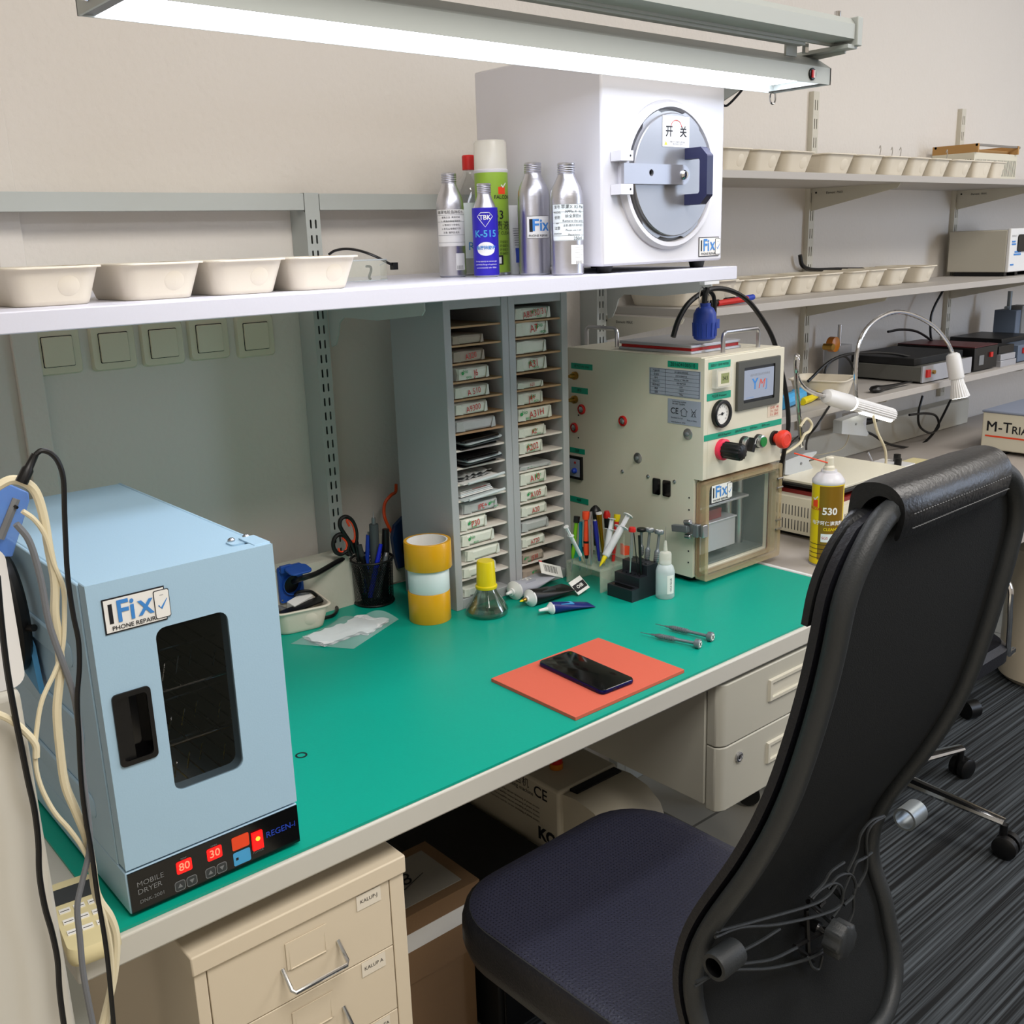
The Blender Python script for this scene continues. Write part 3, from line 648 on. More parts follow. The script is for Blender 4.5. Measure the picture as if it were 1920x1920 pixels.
# ------------------------------------------------------------------ cream laminating press
def press():
    X0, X1, YF, YL, YB = 1.555, 1.815, 1.250, 1.272, 1.632
    Z0, ZM, ZT = 0.765, 0.972, 1.212
    t = thing('laminating_press', 'cream vacuum laminating press with touch screen, knobs and clear door', 'press machine', (0, 0, 0))
    t.location = (X0, YF, DZ); O = Vector((X0, YF, DZ))
    b = MB(); c = 'cream'
    b.box(c, 0.012, X1-X0, 0, YB-YF, ZM-DZ, ZT-DZ)
    b.sheet(c, [[(YF-YB, Z0-DZ), (YF-YL, Z0-DZ), (YF-YL, ZM-DZ), (0, ZM-DZ), (0, ZT-DZ), (YF-YB, ZT-DZ)]], 0.012, LEFT(0.012, 0, 0))
    b.box(c, X1-X0-0.012, X1-X0, YL-YF, YB-YF, Z0-DZ, ZM-DZ)
    b.box(c, 0.012, X1-X0-0.012, 0.30, YB-YF, Z0-DZ, ZM-DZ); b.box(c, 0.012, X1-X0-0.012, YL-YF, 0.30, Z0-DZ, Z0-DZ+0.012)
    b.obj('body', t, bevel=0.0015)
    b = MB()
    for x, y in ((0.03, 0.05), (X1-X0-0.03, 0.05), (0.03, 0.34), (X1-X0-0.03, 0.34)): b.lathe('black', [(0.017, 0), (0.019, Z0-DZ)], 20, Matrix.Translation((x, y, 0)))
    b.box('black', 0.01, X1-X0-0.012, 0.035, 0.36, 0.006, Z0-DZ); b.obj('rubber_base', t)
    b = MB(); b.box('cream', 0.002, X1-X0-0.002, 0.010, YB-YF-0.002, ZT-DZ, ZT-DZ+0.0015); b.obj('top_cover', t)
    def P(x, y, z): return Vector((x, y, z))-O
    # top plate with red seal
    q = (1.585, 1.745, 1.308, 1.505)
    b = MB(); zt = ZT-DZ+0.0015
    b.box('alu_plate', q[0]-X0, q[1]-X0, q[2]-YF, q[3]-YF, zt, zt+0.006); b.obj('lower_plate', t, bevel=0.0015)
    b = MB(); b.box('red_gasket', q[0]-X0+0.005, q[1]-X0-0.005, q[2]-YF+0.004, q[3]-YF-0.004, zt+0.006, zt+0.012); b.obj('red_seal', t)
    b = MB(); b.box('alu_plate', q[0]-X0+0.001, q[1]-X0-0.001, q[2]-YF+0.001, q[3]-YF-0.001, zt+0.012, zt+0.0185); b.obj('upper_plate', t, bevel=0.0015)
    for p0, p1 in (((1.650, 1.281), (1.768, 1.283)), ((1.613, 1.628), (1.613, 1.536))):
        b = MB(); a = P(p0[0], p0[1], ZT+0.001); e = P(p1[0], p1[1], ZT+0.001); dv = (e-a).normalized()
        pts = [a, a+Vector((0, 0, 0.030)), a+Vector((0, 0, 0.036))+dv*0.002, a+Vector((0, 0, 0.040))+dv*0.007, e+Vector((0, 0, 0.040))-dv*0.007, e+Vector((0, 0, 0.036))-dv*0.002, e+Vector((0, 0, 0.030)), e]
        b.tube('silver', pts, 0.0046, 10); b.obj('carry_handle', t)
    # ---- left face
    k = 1.0097
    def LFp(Y, z, off=0.0): return LEFT(-0.0003-off, Y*k-YF, 1.44-(1.44-z)*k-DZ)
    def label(name, Y0, Y1, z0, z1, m, texts=(), lines=0, box=False):
        b = MB(); cy, cz = (Y0+Y1)/2, (z0+z1)/2; T = LFp(cy, cz); w2, h2 = abs(Y0-Y1)/2*k, abs(z1-z0)/2*k
        b.sheet(m, [rect(-w2, w2, -h2, h2)], 0.0004, T)
        for (tx, s, x, y) in texts: b.text('ink', tx, s, T @ Matrix.Translation((x, y, 0.0005)))
        for r in range(lines): b.sheet('ink', [rect(-w2*0.97, w2*0.97, -h2+2*h2*(r+1)/(lines+1)-0.0002, -h2+2*h2*(r+1)/(lines+1)+0.0002)], 0.0005, T)
        if box: b.sheet('ink', [rect(-w2*0.97, w2*0.97, -h2*0.96, h2*0.96), rect(-w2*0.955, w2*0.955, -h2*0.94, h2*0.94)], 0.0005, T); b.sheet('ink', [rect(-w2*0.36, -w2*0.35, -h2*0.96, h2*0.96)], 0.0005, T)
        return b.obj(name, t)
    label('tape_label', 1.329, 1.253, 1.193, 1.205, 'tape_label', [('201604100510', 0.0105, 0, 0)])
    rows = ['产品名称', '全自动', '型号', '外形尺寸', '电源/电压', '重量', '温度']; vals = ['多功能贴合除泡机', 'ZHY41000073.8', 'Dachuji v7 TBK-508', '400*460*250', '220V', '1500W', '35kg']
    tx = [(r, 0.0046, -0.047, 0.0215-0.0072*i) for i, r in enumerate(rows)]+[(r, 0.0044, 0.018, 0.0215-0.0072*i) for i, r in enumerate(vals)]
    label('rating_plate', 1.377, 1.247, 1.136, 1.189, 'plate_blue', tx, 6, True)
    p = label('certificate_plate', 1.328, 1.245, 1.082, 1.131, 'plate_blue', [('CE', 0.017, -0.024, 0.001), ('Laminating machine', 0.0045, -0.012, 0.0205), ('100-240V  50/60Hz', 0.0042, -0.014, 0.0155), ('Made in China', 0.0042, 0.020, -0.0145), ('Shenzhen Co. Ltd', 0.0042, -0.018, -0.0125), ('www.device.cn  0755', 0.0042, -0.014, -0.021)])
    b = MB(); T = LFp(1.2865, 1.1065); b.tube('ink', [(-0.006, -0.007, 0.0006), (-0.006, 0.002, 0.0006), (-0.009, 0.002, 0.0006), (0, 0.009, 0.0006), (0.009, 0.002, 0.0006), (0.006, 0.002, 0.0006), (0.006, -0.007, 0.0006)], 0.0005, 4, closed=True, T=T)
    b.tube('ink', [(0.018, -0.007, 0.0006), (0.031, 0.009, 0.0006)], 0.0005, 4, T=T); b.tube('ink', [(0.031, -0.007, 0.0006), (0.018, 0.009, 0.0006)], 0.0005, 4, T=T); b.tube('ink', [(0.020, 0.003, 0.0006), (0.029, 0.003, 0.0006), (0.027, -0.006, 0.0006), (0.022, -0.006, 0.0006)], 0.0005, 4, closed=True, T=T); b.obj('symbols', p)
    for (y0, y1, z0, z1, tx2) in ((1.603, 1.538, 1.1705, 1.183, '进气口 Air inlet'), (1.603, 1.553, 1.118, 1.131, '真空'), (1.611, 1.564, 0.9845, 0.996, '温度'), (1.613, 1.555, 0.872, 0.885, '电源')):
        label('tape_label', y0, y1, z0, z1, 'tape_label', [(tx2, 0.007, 0, 0)])
    def LFv(Y, z): return Vector((0, Y*k-YF, 1.44-(1.44-z)*k-DZ))
    def turned(name, m, Y, z, prof, n=24):
        b = MB(); o = LFv(Y, z); b.turn(m, o, o+Vector((-1, 0, 0)), prof, n); return b, name
    for Y, z in ((1.450, 1.072), (1.572, 1.084), (1.596, 1.041)):
        b, _ = turned('', 'red', Y, z, [(0.0112, 0), (0.0112, 0.003), (0.0085, 0.005), (0.0082, 0.001)]); o = LFv(Y, z)
        b.turn('silver', o+Vector((-0.001, 0, 0)), o+Vector((-1, 0, 0)), [(0.008, 0), (0.007, 0.003), (0.004, 0.0045)], 6); b.obj('red_grommet', t)
    for Y, z in ((1.276, 1.065), (1.408, 0.999)):
        b, _ = turned('', 'silver', Y, z, [(0.0115, 0), (0.0112, 0.0015), (0.006, 0.003)]); o = LFv(Y, z)
        b.turn('gunmetal', o+Vector((-0.002, 0, 0)), o+Vector((-1, 0, 0)), [(0.005, 0), (0.004, 0.005), (0.002, 0.006)], 8); b.obj('steel_washer', t)
    for Y, z, m in ((1.590, 1.156, 'brass'), (1.592, 1.104, 'brass')):
        b, _ = turned('', m, Y, z, [(0.009, 0), (0.009, 0.006), (0.0055, 0.007), (0.0055, 0.014), (0.0035, 0.02)], 12); b.obj('hose_fitting', t)
    for Y, z in ((1.452, 0.964), (1.380, 0.964), (1.309, 0.964)):
        b, _ = turned('', 'silver', Y, z, [(0.0042, 0), (0.004, 0.0015), (0.002, 0.0025), (0.0018, 0.001)], 14); b.obj('screw', t)
    for Y, z in ((1.271, 0.937), (1.271, 0.912), (1.271, 0.826), (1.271, 0.802), (1.583, 1.070), (1.584, 1.020)):
        b, _ = turned('', 'ink', Y, z, [(0.0019, 0), (0.0017, 0.0006)], 10); b.obj('screw_hole', t)
    for Y in (1.3555, 1.3285):
        b = MB(); b.sheet('black_gloss', [rrect(0.0195, 0.034, 0.003, 4)], 0.003, LFp(Y, 0.947)); b.obj('rocker_switch', t)
    b = MB(); T = LFp(1.591, 0.9525); b.box('black', -0.021, 0.021, -0.026, 0.026, 0, 0.006, T); b.box('plate_blue', -0.016, 0.016, -0.020, 0.020, 0.006, 0.0066, T); b.turn('blue', T @ Vector((0.002, -0.006, 0.006)), T @ Vector((0.002, -0.006, 1)), [(0.006, 0), (0.006, 0.006), (0.003, 0.010)], 12); b.sheet('red', [circ(0.003, 10, 0.002, 0.012)], 0.007, T); b.obj('thermostat', t, bevel=0.001)
    # ---- front face
    def FR(x, z, off=0.0): return FRONT(x-X0, -0.0003-off, z-DZ)
    def flabel(x0, x1, z0, z1, tx, s=0.006):
        b = MB(); T = FR((x0+x1)/2, (z0+z1)/2); b.sheet('tape_label', [rect(-(x1-x0)/2, (x1-x0)/2, -(z1-z0)/2, (z1-z0)/2)], 0.0004, T); b.text('ink', tx, s, T @ Matrix.Translation((0, 0, 0.0005))); b.obj('tape_label', t)
    flabel(1.566, 1.634, 1.190, 1.2035, '温度计 TEMP METER', 0.0062); flabel(1.563, 1.637, 1.129, 1.143, '气压表 Pressure', 0.0068)
    flabel(1.5565, 1.812, 1.0505, 1.0625, '调压阀 Regulator        加热开关 Heat        启动 Start         急停 E-stop', 0.0058)
    b = MB(); T = FR(1.601, 1.171); b.box('cap_clear', -0.024, 0.024, -0.018, 0.018, 0, 0.012, T); b.box(mat('lcd_green', '#8f9660', 0.3), -0.011, 0.014, -0.010, 0.010, 0.012, 0.0124, T); b.box('cream', -0.020, 0.018, -0.0145, 0.0145, 0.012, 0.0123, T); b.text('ink', '24.5', 0.010, T @ Matrix.Translation((0.0015, 0, 0.0126))); b.obj('thermometer', t, bevel=0.0015)
    b = MB(); T = FR(1.7235, 1.1475); W2, H2 = 0.0715, 0.0495
    b.rings(mat('hmi_bezel', '#4a4a44', 0.45), [[(x, y, z) for x, y in rrect(2*W2*s, 2*H2*s, 0.002, 3)] for s, z in ((1, 0), (1, 0.0045), (0.975, 0.006), (0.72, 0.006))], cap1=False, T=T)
    b.rings('black', [[(x, y, z) for x, y in rect(-W2*s, W2*s, -H2*s, H2*s)] for s, z in ((0.74, 0.0058), (0.71, 0.0035))], cap0=False, T=T)
    h = b.obj('touch_panel', t)
    b = MB(); b.box('screen', -0.049, 0.049, -0.0295, 0.0295, 0.004, 0.0048, T); h2 = b.obj('screen', h)
    b = MB(); S = T @ Matrix.Translation((0.002, -0.001, 0.0052))
    b.text('logo_blue', 'Y', 0.030, S @ Matrix.Translation((-0.017, 0, 0)), bold=0.03); b.text(mat('logo_red', '#cf4a35', 0.5), 'M', 0.027, S @ Matrix.Translation((0.004, -0.001, 0)), shear=0.3); b.text('logo_blue', 'J', 0.024, S @ Matrix.Translation((0.022, -0.001, 0))); b.text('mid_grey', '全自动真空贴合机控制系统', 0.0055, S @ Matrix.Translation((0, 0.019, 0))); b.sheet('logo_blue', [rect(-0.045, -0.02, -0.0255, -0.025)], 0.0003, S); b.obj('screen_logo', h2)
    b = MB(); T = FR(1.605, 1.100); b.rings('black', [[(r*math.cos(a), r*math.sin(a), z) for a in [2*PI*q/40 for q in range(40)]] for r, z in ((0.0275, 0), (0.0275, 0.008), (0.0255, 0.010), (0.0215, 0.010), (0.0205, 0.005))], cap1=False, T=T)
    b.sheet('paper', [circ(0.0208, 32)], 0.005, T); b.tube('ink', [(-0.013, -0.001, 0.0056), (0.006, 0.001, 0.0056)], [0.0004, 0.0009], 5, T=T); b.sheet('ink', [circ(0.003, 14)], 0.006, T)
    for q in range(11): a = math.radians(225-27*q); b.text('ink', str(q), 0.0048, T @ Matrix.Translation((0.0145*math.cos(a), 0.0145*math.sin(a), 0.0053)))
    b.obj('pressure_gauge', t)
    def knob(x, z): return Vector((x-X0, 0, z-DZ))
    d = Vector((0, -1, 0))
    b = MB(); o = knob(1.612, 1.027); b.turn('red_ring', o, o+d, [(0.0215, 0), (0.0215, 0.008), (0.018, 0.010), (0.016, 0.010)], 30); b.obj('red_ring', t)
    b = MB(); b.rings('black', [[o+d*z+Vector((r*(1+0.05*math.cos(12*a))*math.cos(a), 0, r*(1+0.05*math.cos(12*a))*math.sin(a))) for a in [2*PI*q/72 for q in range(72)]] for r, z in ((0.0165, 0.010), (0.0170, 0.045), (0.015, 0.051), (0.011, 0.053))]); b.obj('regulator_knob', t)
    o = knob(1.683, 1.028)
    b = MB(); b.turn('black', o, o+d, [(0.0155, 0), (0.0155, 0.006)], 26); b.turn('silver', o+d*0.006, o+d, [(0.014, 0), (0.0135, 0.008), (0.011, 0.009)], 26); b.box('black', -0.005, 0.005, -0.014, 0.014, 0.008, 0.022, FRONT(o.x, -0.006, o.z) @ Matrix.Rotation(-0.35, 4, 'Z')); b.box('paper', -0.001, 0.001, 0.002, 0.0135, 0.022, 0.0224, FRONT(o.x, -0.006, o.z) @ Matrix.Rotation(-0.35, 4, 'Z')); b.obj('selector_switch', t, bevel=0.0008)
    o = knob(1.7305, 1.0265)
    b = MB(); b.turn('black', o, o+d, [(0.0145, 0), (0.0145, 0.006)], 26); b.turn('silver', o+d*0.006, o+d, [(0.0135, 0), (0.013, 0.008), (0.0105, 0.009)], 26); b.turn(mat('green_cap', '#0b7a34', 0.35), o+d*0.013, o+d, [(0.0105, 0), (0.0103, 0.004)], 26); b.obj('start_button', t)
    o = knob(1.787, 1.0245)
    b = MB(); b.turn('black', o, o+d, [(0.0155, 0), (0.0155, 0.006)], 26); b.turn('estop', o+d*0.006, o+d, [(0.010, 0), (0.010, 0.006), (0.0175, 0.010), (0.0195, 0.015), (0.0195, 0.022), (0.0175, 0.026), (0.0115, 0.0275), (0.011, 0.0268), (0.004, 0.0268)], 36); b.obj('emergency_stop', t)
    b = MB(); T = FR(1.784, 1.083); b.sheet(mat('pale_card', '#d8c9b6', 0.7), [rect(-0.022, 0.018, -0.012, 0.012)], 0.0003, T); b.text('red_ink', '12-03   60\n3 s  15-0\n5 s  20-0', 0.0072, T @ Matrix.Translation((0, 0, 0.0004))); b.obj('handwritten_note', t)
    # ---- clear door and the press plates behind it
    zc = (0.968+0.762)/2-DZ; hw = (1.813-1.558)/2; xc = (1.813+1.558)/2-X0; hh = (0.968-0.762)/2; F = FRONT(xc, YL-YF-0.002, zc)
    b = MB(); b.sheet('gasket_brown', [rrect(2*hw-0.006, 2*hh-0.006, 0.008, 4), rrect(2*hw-0.022, 2*hh-0.022, 0.006, 4)], 0.004, F); b.obj('door_seal', t)
    b = MB(); b.sheet('acrylic_edge', [rrect(2*hw, 2*hh, 0.006, 4), rrect(2*hw-0.020, 2*hh-0.020, 0.006, 4)], 0.024, F @ Matrix.Translation((0, 0, 0.003)))
    b.sheet('acrylic_edge', [rrect(2*hw-0.028, 2*hh-0.028, 0.006, 4), rrect(2*hw-0.030, 2*hh-0.030, 0.006, 4)], 0.018, F @ Matrix.Translation((0, 0, 0.005)))
    b.sheet('acrylic', [rrect(2*hw-0.020, 2*hh-0.020, 0.006, 4)], 0.003, F @ Matrix.Translation((0, 0, 0.0225))); dr = b.obj('clear_door', t, bevel=0.001)
    for z in (0.935, 0.915, 0.843, 0.823):
        b = MB(); b.cyl('silver', (X1-X0-0.018, -0.0065, z-DZ), (X1-X0+0.001, -0.0065, z-DZ), 0.002); b.obj('hinge_pin', dr)
    ifix('sticker', dr, FRONT(1.607-X0, -0.0062, 0.941-DZ), 0.066, 0.038)
    b = MB(); L = LEFT(-0.0005, 0.032, 0.871-DZ)
    b.box('silver', -0.006, 0.022, -0.012, 0.012, 0, 0.010, L); b.box('gunmetal', -0.030, 0.010, -0.007, 0.007, 0.010, 0.020, L @ Matrix.Rotation(0.12, 4, 'Z')); b.cyl('silver', L @ Vector((-0.002, 0.013, 0.012)), L @ Vector((0.014, 0.016, 0.012)), 0.005); b.cyl('silver', L @ Vector((0.0, -0.016, 0.012)), L @ Vector((0.014, -0.015, 0.012)), 0.0045)
    b.cyl('silver', L @ Vector((0.018, 0.008, 0.010)), L @ Vector((0.034, 0.008, 0.010)), 0.0018); b.cyl('silver', L @ Vector((0.018, -0.008, 0.010)), L @ Vector((0.034, -0.008, 0.010)), 0.0018); b.box('gunmetal', 0.022, 0.034, -0.013, 0.013, 0.004, 0.016, L); b.box('silver', 0.036, 0.044, -0.013, 0.013, -0.006, 0.010, L); b.obj('toggle_latch', t, bevel=0.0012)
    b = MB(); b.box('alu_plate', 0.03, 0.155, 0.035, 0.24, 0.050, 0.112); b.box('alu_plate', 0.028, 0.158, 0.033, 0.245, 0.110, 0.114); b.box(mat('red_dark', '#7a1714', 0.5), 0.035, 0.12, 0.045, 0.22, 0.114, 0.135); b.obj('lower_press_block', t, bevel=0.001)
    b = MB(); b.box('alu_plate', 0.02, 0.20, 0.035, 0.25, 0.146, 0.151); b.box('dark_grey', 0.06, 0.15, 0.045, 0.2, 0.168, 0.200); b.obj('upper_press_plate', t, bevel=0.001)
    for x, y in ((0.05, 0.10), (0.12, 0.10), (0.09, 0.17)):
        b = MB(); b.tube('red', [(x+0.012*math.cos(q*PI/5), y+0.012*math.sin(q*PI/5), 0.153+0.0007*q) for q in range(14)], 0.003, 6); b.obj('red_air_line', t)
    for x in (0.185, 0.225):
        b = MB(); b.cyl('silver', (x, 0.08, 0.02), (x, 0.08, 0.22), 0.010); b.obj('guide_column', t)
    b = MB(); b.box(mat('inner_grey', '#606764', 0.5), 0.013, X1-X0-0.013, 0.29, 0.2995, 0.026, 0.219); b.box('inner_grey', 0.013, X1-X0-0.013, 0.03, 0.29, 0.0255, 0.030); b.box('inner_grey', X1-X0-0.0145, X1-X0-0.0125, 0.03, 0.29, 0.030, 0.219); b.obj('chamber_lining', t)
press()

# ------------------------------------------------------------------ high-back office chair
PROF = [(0.400, 0.578), (0.44, 0.593), (0.49, 0.611), (0.535, 0.622), (0.59, 0.643), (0.64, 0.644), (0.70, 0.626), (0.80, 0.574), (0.88, 0.540), (0.96, 0.518), (1.05, 0.500), (1.12, 0.490), (1.16, 0.486), (1.187, 0.487)]
def chair():
    CX = 0.975
    t = thing('office_chair', 'black high-back office chair with leather headrest pulled up to the workbench', 'chair', (CX, 0.84, 0.006), 0.02)
    O = Vector((CX, 0.84, 0.006))
    S = spline([(0, y, z) for z, y in PROF], 6); NV = len(S)
    acc = [0]
    for i in range(1, NV): acc.append(acc[-1]+(S[i]-S[i-1]).length)
    Ltot = acc[-1]
    def sv(v):
        d = v*Ltot
        for i in range(1, NV):
            if acc[i] >= d-1e-9:
                q = (d-acc[i-1])/(acc[i]-acc[i-1]); p = S[i-1].lerp(S[i], q); tn = (S[i]-S[i-1]).normalized(); break
        return p, Vector((0, tn.z, -tn.y))           # normal towards +Y (the sitter)
    HW = 0.201; CR_ = 0.090
    def hw(v):
        d = min(v, 1-v)*Ltot
        base = HW-0.006*math.sin(PI*min(1, max(0, (v-0.12)/0.5)))-0.017*min(1, max(0, (v-0.30)/0.5))
        return base-(CR_-math.sqrt(max(0, CR_**2-(CR_-d)**2)) if d < CR_ else 0)
    def pt(u, v, off):
        p, n = sv(v); x = u*hw(v)
        return Vector((x, p.y, p.z))-Vector((0, O.y, O.z))+n*off
    def slab(m, v0, v1, a, bk, us=1.0, nu=18, nv=54, m2=None, round_=0.5):
        b = MB(); i1 = b.mi(m); i2 = b.mi(m2 or m)
        F, B = [], []
        for j in range(nv+1):
            v = v0+(v1-v0)*j/nv; fr, br = [], []
            for i in range(nu+1):
                u = -1+2*i/nu; e = min(1-abs(u), min(j, nv-j)/nv*2.2)*9; e = math.sqrt(max(0, 1-(1-min(1, e))**2))
                mid = (a+bk)/2; h = (bk-a)/2*(round_+(1-round_)*e)
                fr.append(b.bm.verts.new(pt(u*us, v, mid+h))); br.append(b.bm.verts.new(pt(u*us, v, mid-h)))
            F.append(fr); B.append(br)
        for j in range(nv):
            for i in range(nu):
                b.face([F[j][i], F[j][i+1], F[j+1][i+1], F[j+1][i]], i1); b.face([B[j][i], B[j+1][i], B[j+1][i+1], B[j][i+1]], i2)
            b.face([F[j][0], F[j+1][0], B[j+1][0], B[j][0]], i1); b.face([F[j][nu], B[j][nu], B[j+1][nu], F[j+1][nu]], i1)
        for i in range(nu): b.face([F[0][i], B[0][i], B[0][i+1], F[0][i+1]], i1); b.face([F[nv][i], F[nv][i+1], B[nv][i+1], B[nv][i]], i1)
        return b
    slab('leather', 0.0, 1.0, 0.0, 0.018, 1.035).obj('back_cushion', t)
    slab('chair_shell', 0.004, 0.996, -0.008, 0.0, 0.97).obj('back_shell', t)
    # frame: a band running round the back
    loop = []
    NS = 44
    vs = [0.0004+(0.9992)*k/NS for k in range(NS+1)]
    def vmap(x): return 0.5-0.5*math.cos(PI*x)
    L1 = [(-1, vmap(k/60)) for k in range(61)]; L2 = [(1, vmap(1-k/60)) for k in range(61)]
    pts = [pt(u, min(0.9995, max(0.0005, v)), -0.011) for u, v in L1]
    top = [pt(u, 0.9995, -0.011) for u in (-0.8, -0.4, 0, 0.4, 0.8)]; bot = [pt(-u, 0.0005, -0.011) for u in (-0.8, -0.4, 0, 0.4, 0.8)]
    pts += top+[pt(u, min(0.9995, max(0.0005, v)), -0.011) for u, v in L2]+bot
    b = MB(); P = pts; N = len(P); rings = []
    cen = Vector((0, -0.30, 0.75))
    for i in range(N):
        tn = (P[(i+1) % N]-P[i-1]).normalized(); v = max(0, min(1, ((P[i].z+O.z)-0.385)/0.8))
        _, n = sv(max(0.001, min(0.999, v))); s = tn.cross(n).normalized(); n2 = s.cross(tn).normalized()
        rings.append([P[i]+s*(0.0115*math.cos(a))+n2*(0.0115*math.sin(a))-s*0.0 for a in [2*PI*(k+0.5)/10 for k in range(10)]])
    b.rings('chair_plastic', rings, closed=True); b.obj('back_frame', t, angle=60)
    # headrest: padded front, roll over the top, flap behind
    x0, x1 = -0.118, 0.112
    def prof(points, m, name, xa, xb, par, nX=10):
        b = MB(); C = spline([(0, y, z) for y, z in points], 5, closed=True); rings = []
        cy = sum(p.y for p in C)/len(C); cz = sum(p.z for p in C)/len(C)
        for k in range(nX+1):
            q = k/nX; e = min(q, 1-q)*nX; s = 1.0 if e >= 1 else 0.90
            x = xa+(xb-xa)*q
            rings.append([Vector((x, p.y-O.y, p.z-O.z)) if s == 1 else Vector((x, cy+(p.y-cy)*s-O.y, cz+(p.z-cz)*0.985-O.z)) for p in C])
        b.rings(m, rings); return b.obj(name, par, angle=50)
    wrap = [(0.462, 1.160), (0.457, 1.18), (0.460, 1.197), (0.474, 1.209), (0.496, 1.211), (0.515, 1.203), (0.521, 1.18), (0.524, 1.12), (0.522, 1.09), (0.514, 1.09), (0.514, 1.12), (0.512, 1.165), (0.505, 1.185), (0.492, 1.197), (0.478, 1.198), (0.468, 1.190), (0.464, 1.178), (0.467, 1.160)]
    h = prof(wrap, 'leather_head', 'headrest', x0, x1, t)
    slab('leather_head', 0.868, 1.0, 0.010, 0.030, 1.04, nv=22, round_=0.35).obj('headrest_pad', t)
    for z in (1.176, 1.190):
        b = MB()
        for k in range(38): b.tube('dark_grey', [(x0+0.01+0.0055*k, 0.4585-O.y-0.002+(0 if z > 1.18 else 0.001), z-O.z-0.006), (x0+0.0135+0.0055*k, 0.4585-O.y-0.002, z-O.z-0.006)], 0.0007, 4)
        b.obj('stitching', h)
    # seat
    b = MB(); lv = [(0.90, -0.082), (0.97, -0.074), (1.0, -0.050), (1.0, -0.022), (0.985, -0.006), (0.955, 0.001), (0.86, 0.003), (0.6, -0.003), (0.3, -0.005)]
    w, d = 0.445, 0.50
    for k in range(len(lv)-1):
        pass
    R = [[(x+0.015, y+0.028, 0.474+z) for x, y in rrect(w*s, d*s, 0.105*s, 8)] for s, z in lv]
    b.rings('leather', R[:6], cap1=False); b.rings('seat_leather', R[5:], cap0=False); bmesh.ops.remove_doubles(b.bm, verts=b.bm.verts, dist=1e-5); st = b.obj('seat', t, angle=70)
    b = MB(); b.tube('dark_grey', [(x+0.015, y+0.028, 0.4735) for x, y in rrect(w*0.955, d*0.955, 0.100, 8)], 0.0014, 5, closed=True); b.obj('seam', st)
    b = MB(); b.box('chair_plastic', -0.13, 0.13, -0.20, 0.20, 0.375, 0.392); b.box('chair_plastic', -0.04, 0.04, -0.30, -0.15, 0.37, 0.385); b.obj('seat_plate', t, bevel=0.004)
    b = MB(); b.cyl('chrome', (0, 0, 0.10), (0, 0, 0.38), 0.025); b.cyl('black', (0, 0, 0.08), (0, 0, 0.25), 0.032); b.obj('gas_column', t)
    for k in range(5):
        a = 2*PI*k/5+0.3; c, s = math.cos(a), math.sin(a)
        b = MB(); b.tube('chrome', [(0.02*c, 0.02*s, 0.10), (0.31*c, 0.31*s, 0.075)], [0.026, 0.015], 10, flat=0.6); lg = b.obj('base_arm', t)
        b = MB(); n = Vector((-s, c, 0))
        for sd in (-1, 1): b.turn('black', Vector((0.31*c, 0.31*s, 0.025))+n*0.004*sd, Vector((0.31*c, 0.31*s, 0.025))+n*sd, [(0.025, 0), (0.025, 0.014), (0.02, 0.018)], 20)
        b.cyl('black', (0.31*c, 0.31*s, 0.03), (0.31*c, 0.31*s, 0.07), 0.008); b.obj('caster', lg)
    # lumbar rod ends, knob, plates and elastic cords on the rear
    def W_(px, py, Y): return Matrix.Rotation(-0.02, 3, 'Z') @ (atY(px, py, Y)-O)
    for x in (-0.225, 0.205):
        b = MB(); z = 0.668-O.z; y = 0.594-O.y
        if x < 0: b.lathe('chair_plastic', [(0.011, 0), (0.0155, 0), (0.0165, 0.004), (0.0165, 0.036), (0.0155, 0.040), (0.0, 0.040)], 24, Matrix.Translation((x+0.012, y, z)) @ Matrix.Rotation(PI/2, 4, 'Y'), cap0=False); b.lathe('black', [(0.011, 0.0), (0.011, 0.02), (0.0, 0.02)], 20, Matrix.Translation((x+0.012, y, z)) @ Matrix.Rotation(PI/2, 4, 'Y'), cap0=False)
        else: b.lathe('gunmetal', [(0.013, 0), (0.016, 0), (0.016, 0.034), (0.013, 0.034), (0.013, 0)], 24, Matrix.Translation((x, y, z)) @ Matrix.Rotation(PI/2, 4, 'Y'), cap0=False, cap1=False)
        b.obj('rod_end', t)
    kb = W_(1573, 1760, 0.580)
    b = MB(); b.rings('chair_plastic', [[kb+Vector((0, dy, 0))+Vector((r*(1+0.06*math.cos(8*a))*math.cos(a), 0, r*(1+0.06*math.cos(8*a))*math.sin(a))) for a in [2*PI*q/64 for q in range(64)]] for r, dy in ((0.015, 0.012), (0.0225, 0.010), (0.0225, -0.010), (0.019, -0.013))]); b.cyl('chrome', kb+Vector((0, 0.028, 0)), kb+Vector((0, 0.010, 0)), 0.0048); b.cyl('black', kb+Vector((0, 0.050, 0)), kb+Vector((0, 0.028, 0)), 0.008); b.obj('adjuster_knob', t, angle=50)
    b = MB()
    for p, q in (((1515, 1690), (1560, 1730)), ((1512, 1705), (1516, 1800)), ((1490, 1775), (1525, 1800)), ((1515, 1795), (1560, 1770)), ((1560, 1665), (1585, 1690)), ((1535, 1700), (1545, 1690)), ((1490, 1775), (1555, 1740)), ((1560, 1725), (1600, 1755))):
        b.tube('black', [W_(*p, 0.606), W_(*q, 0.606)], 0.0035, 6)
    b.obj('lumbar_bracket', t)
    def q7(x, y, Y=0.600): return W_(1220+x/3.556, 1500+y/3.556, Y)
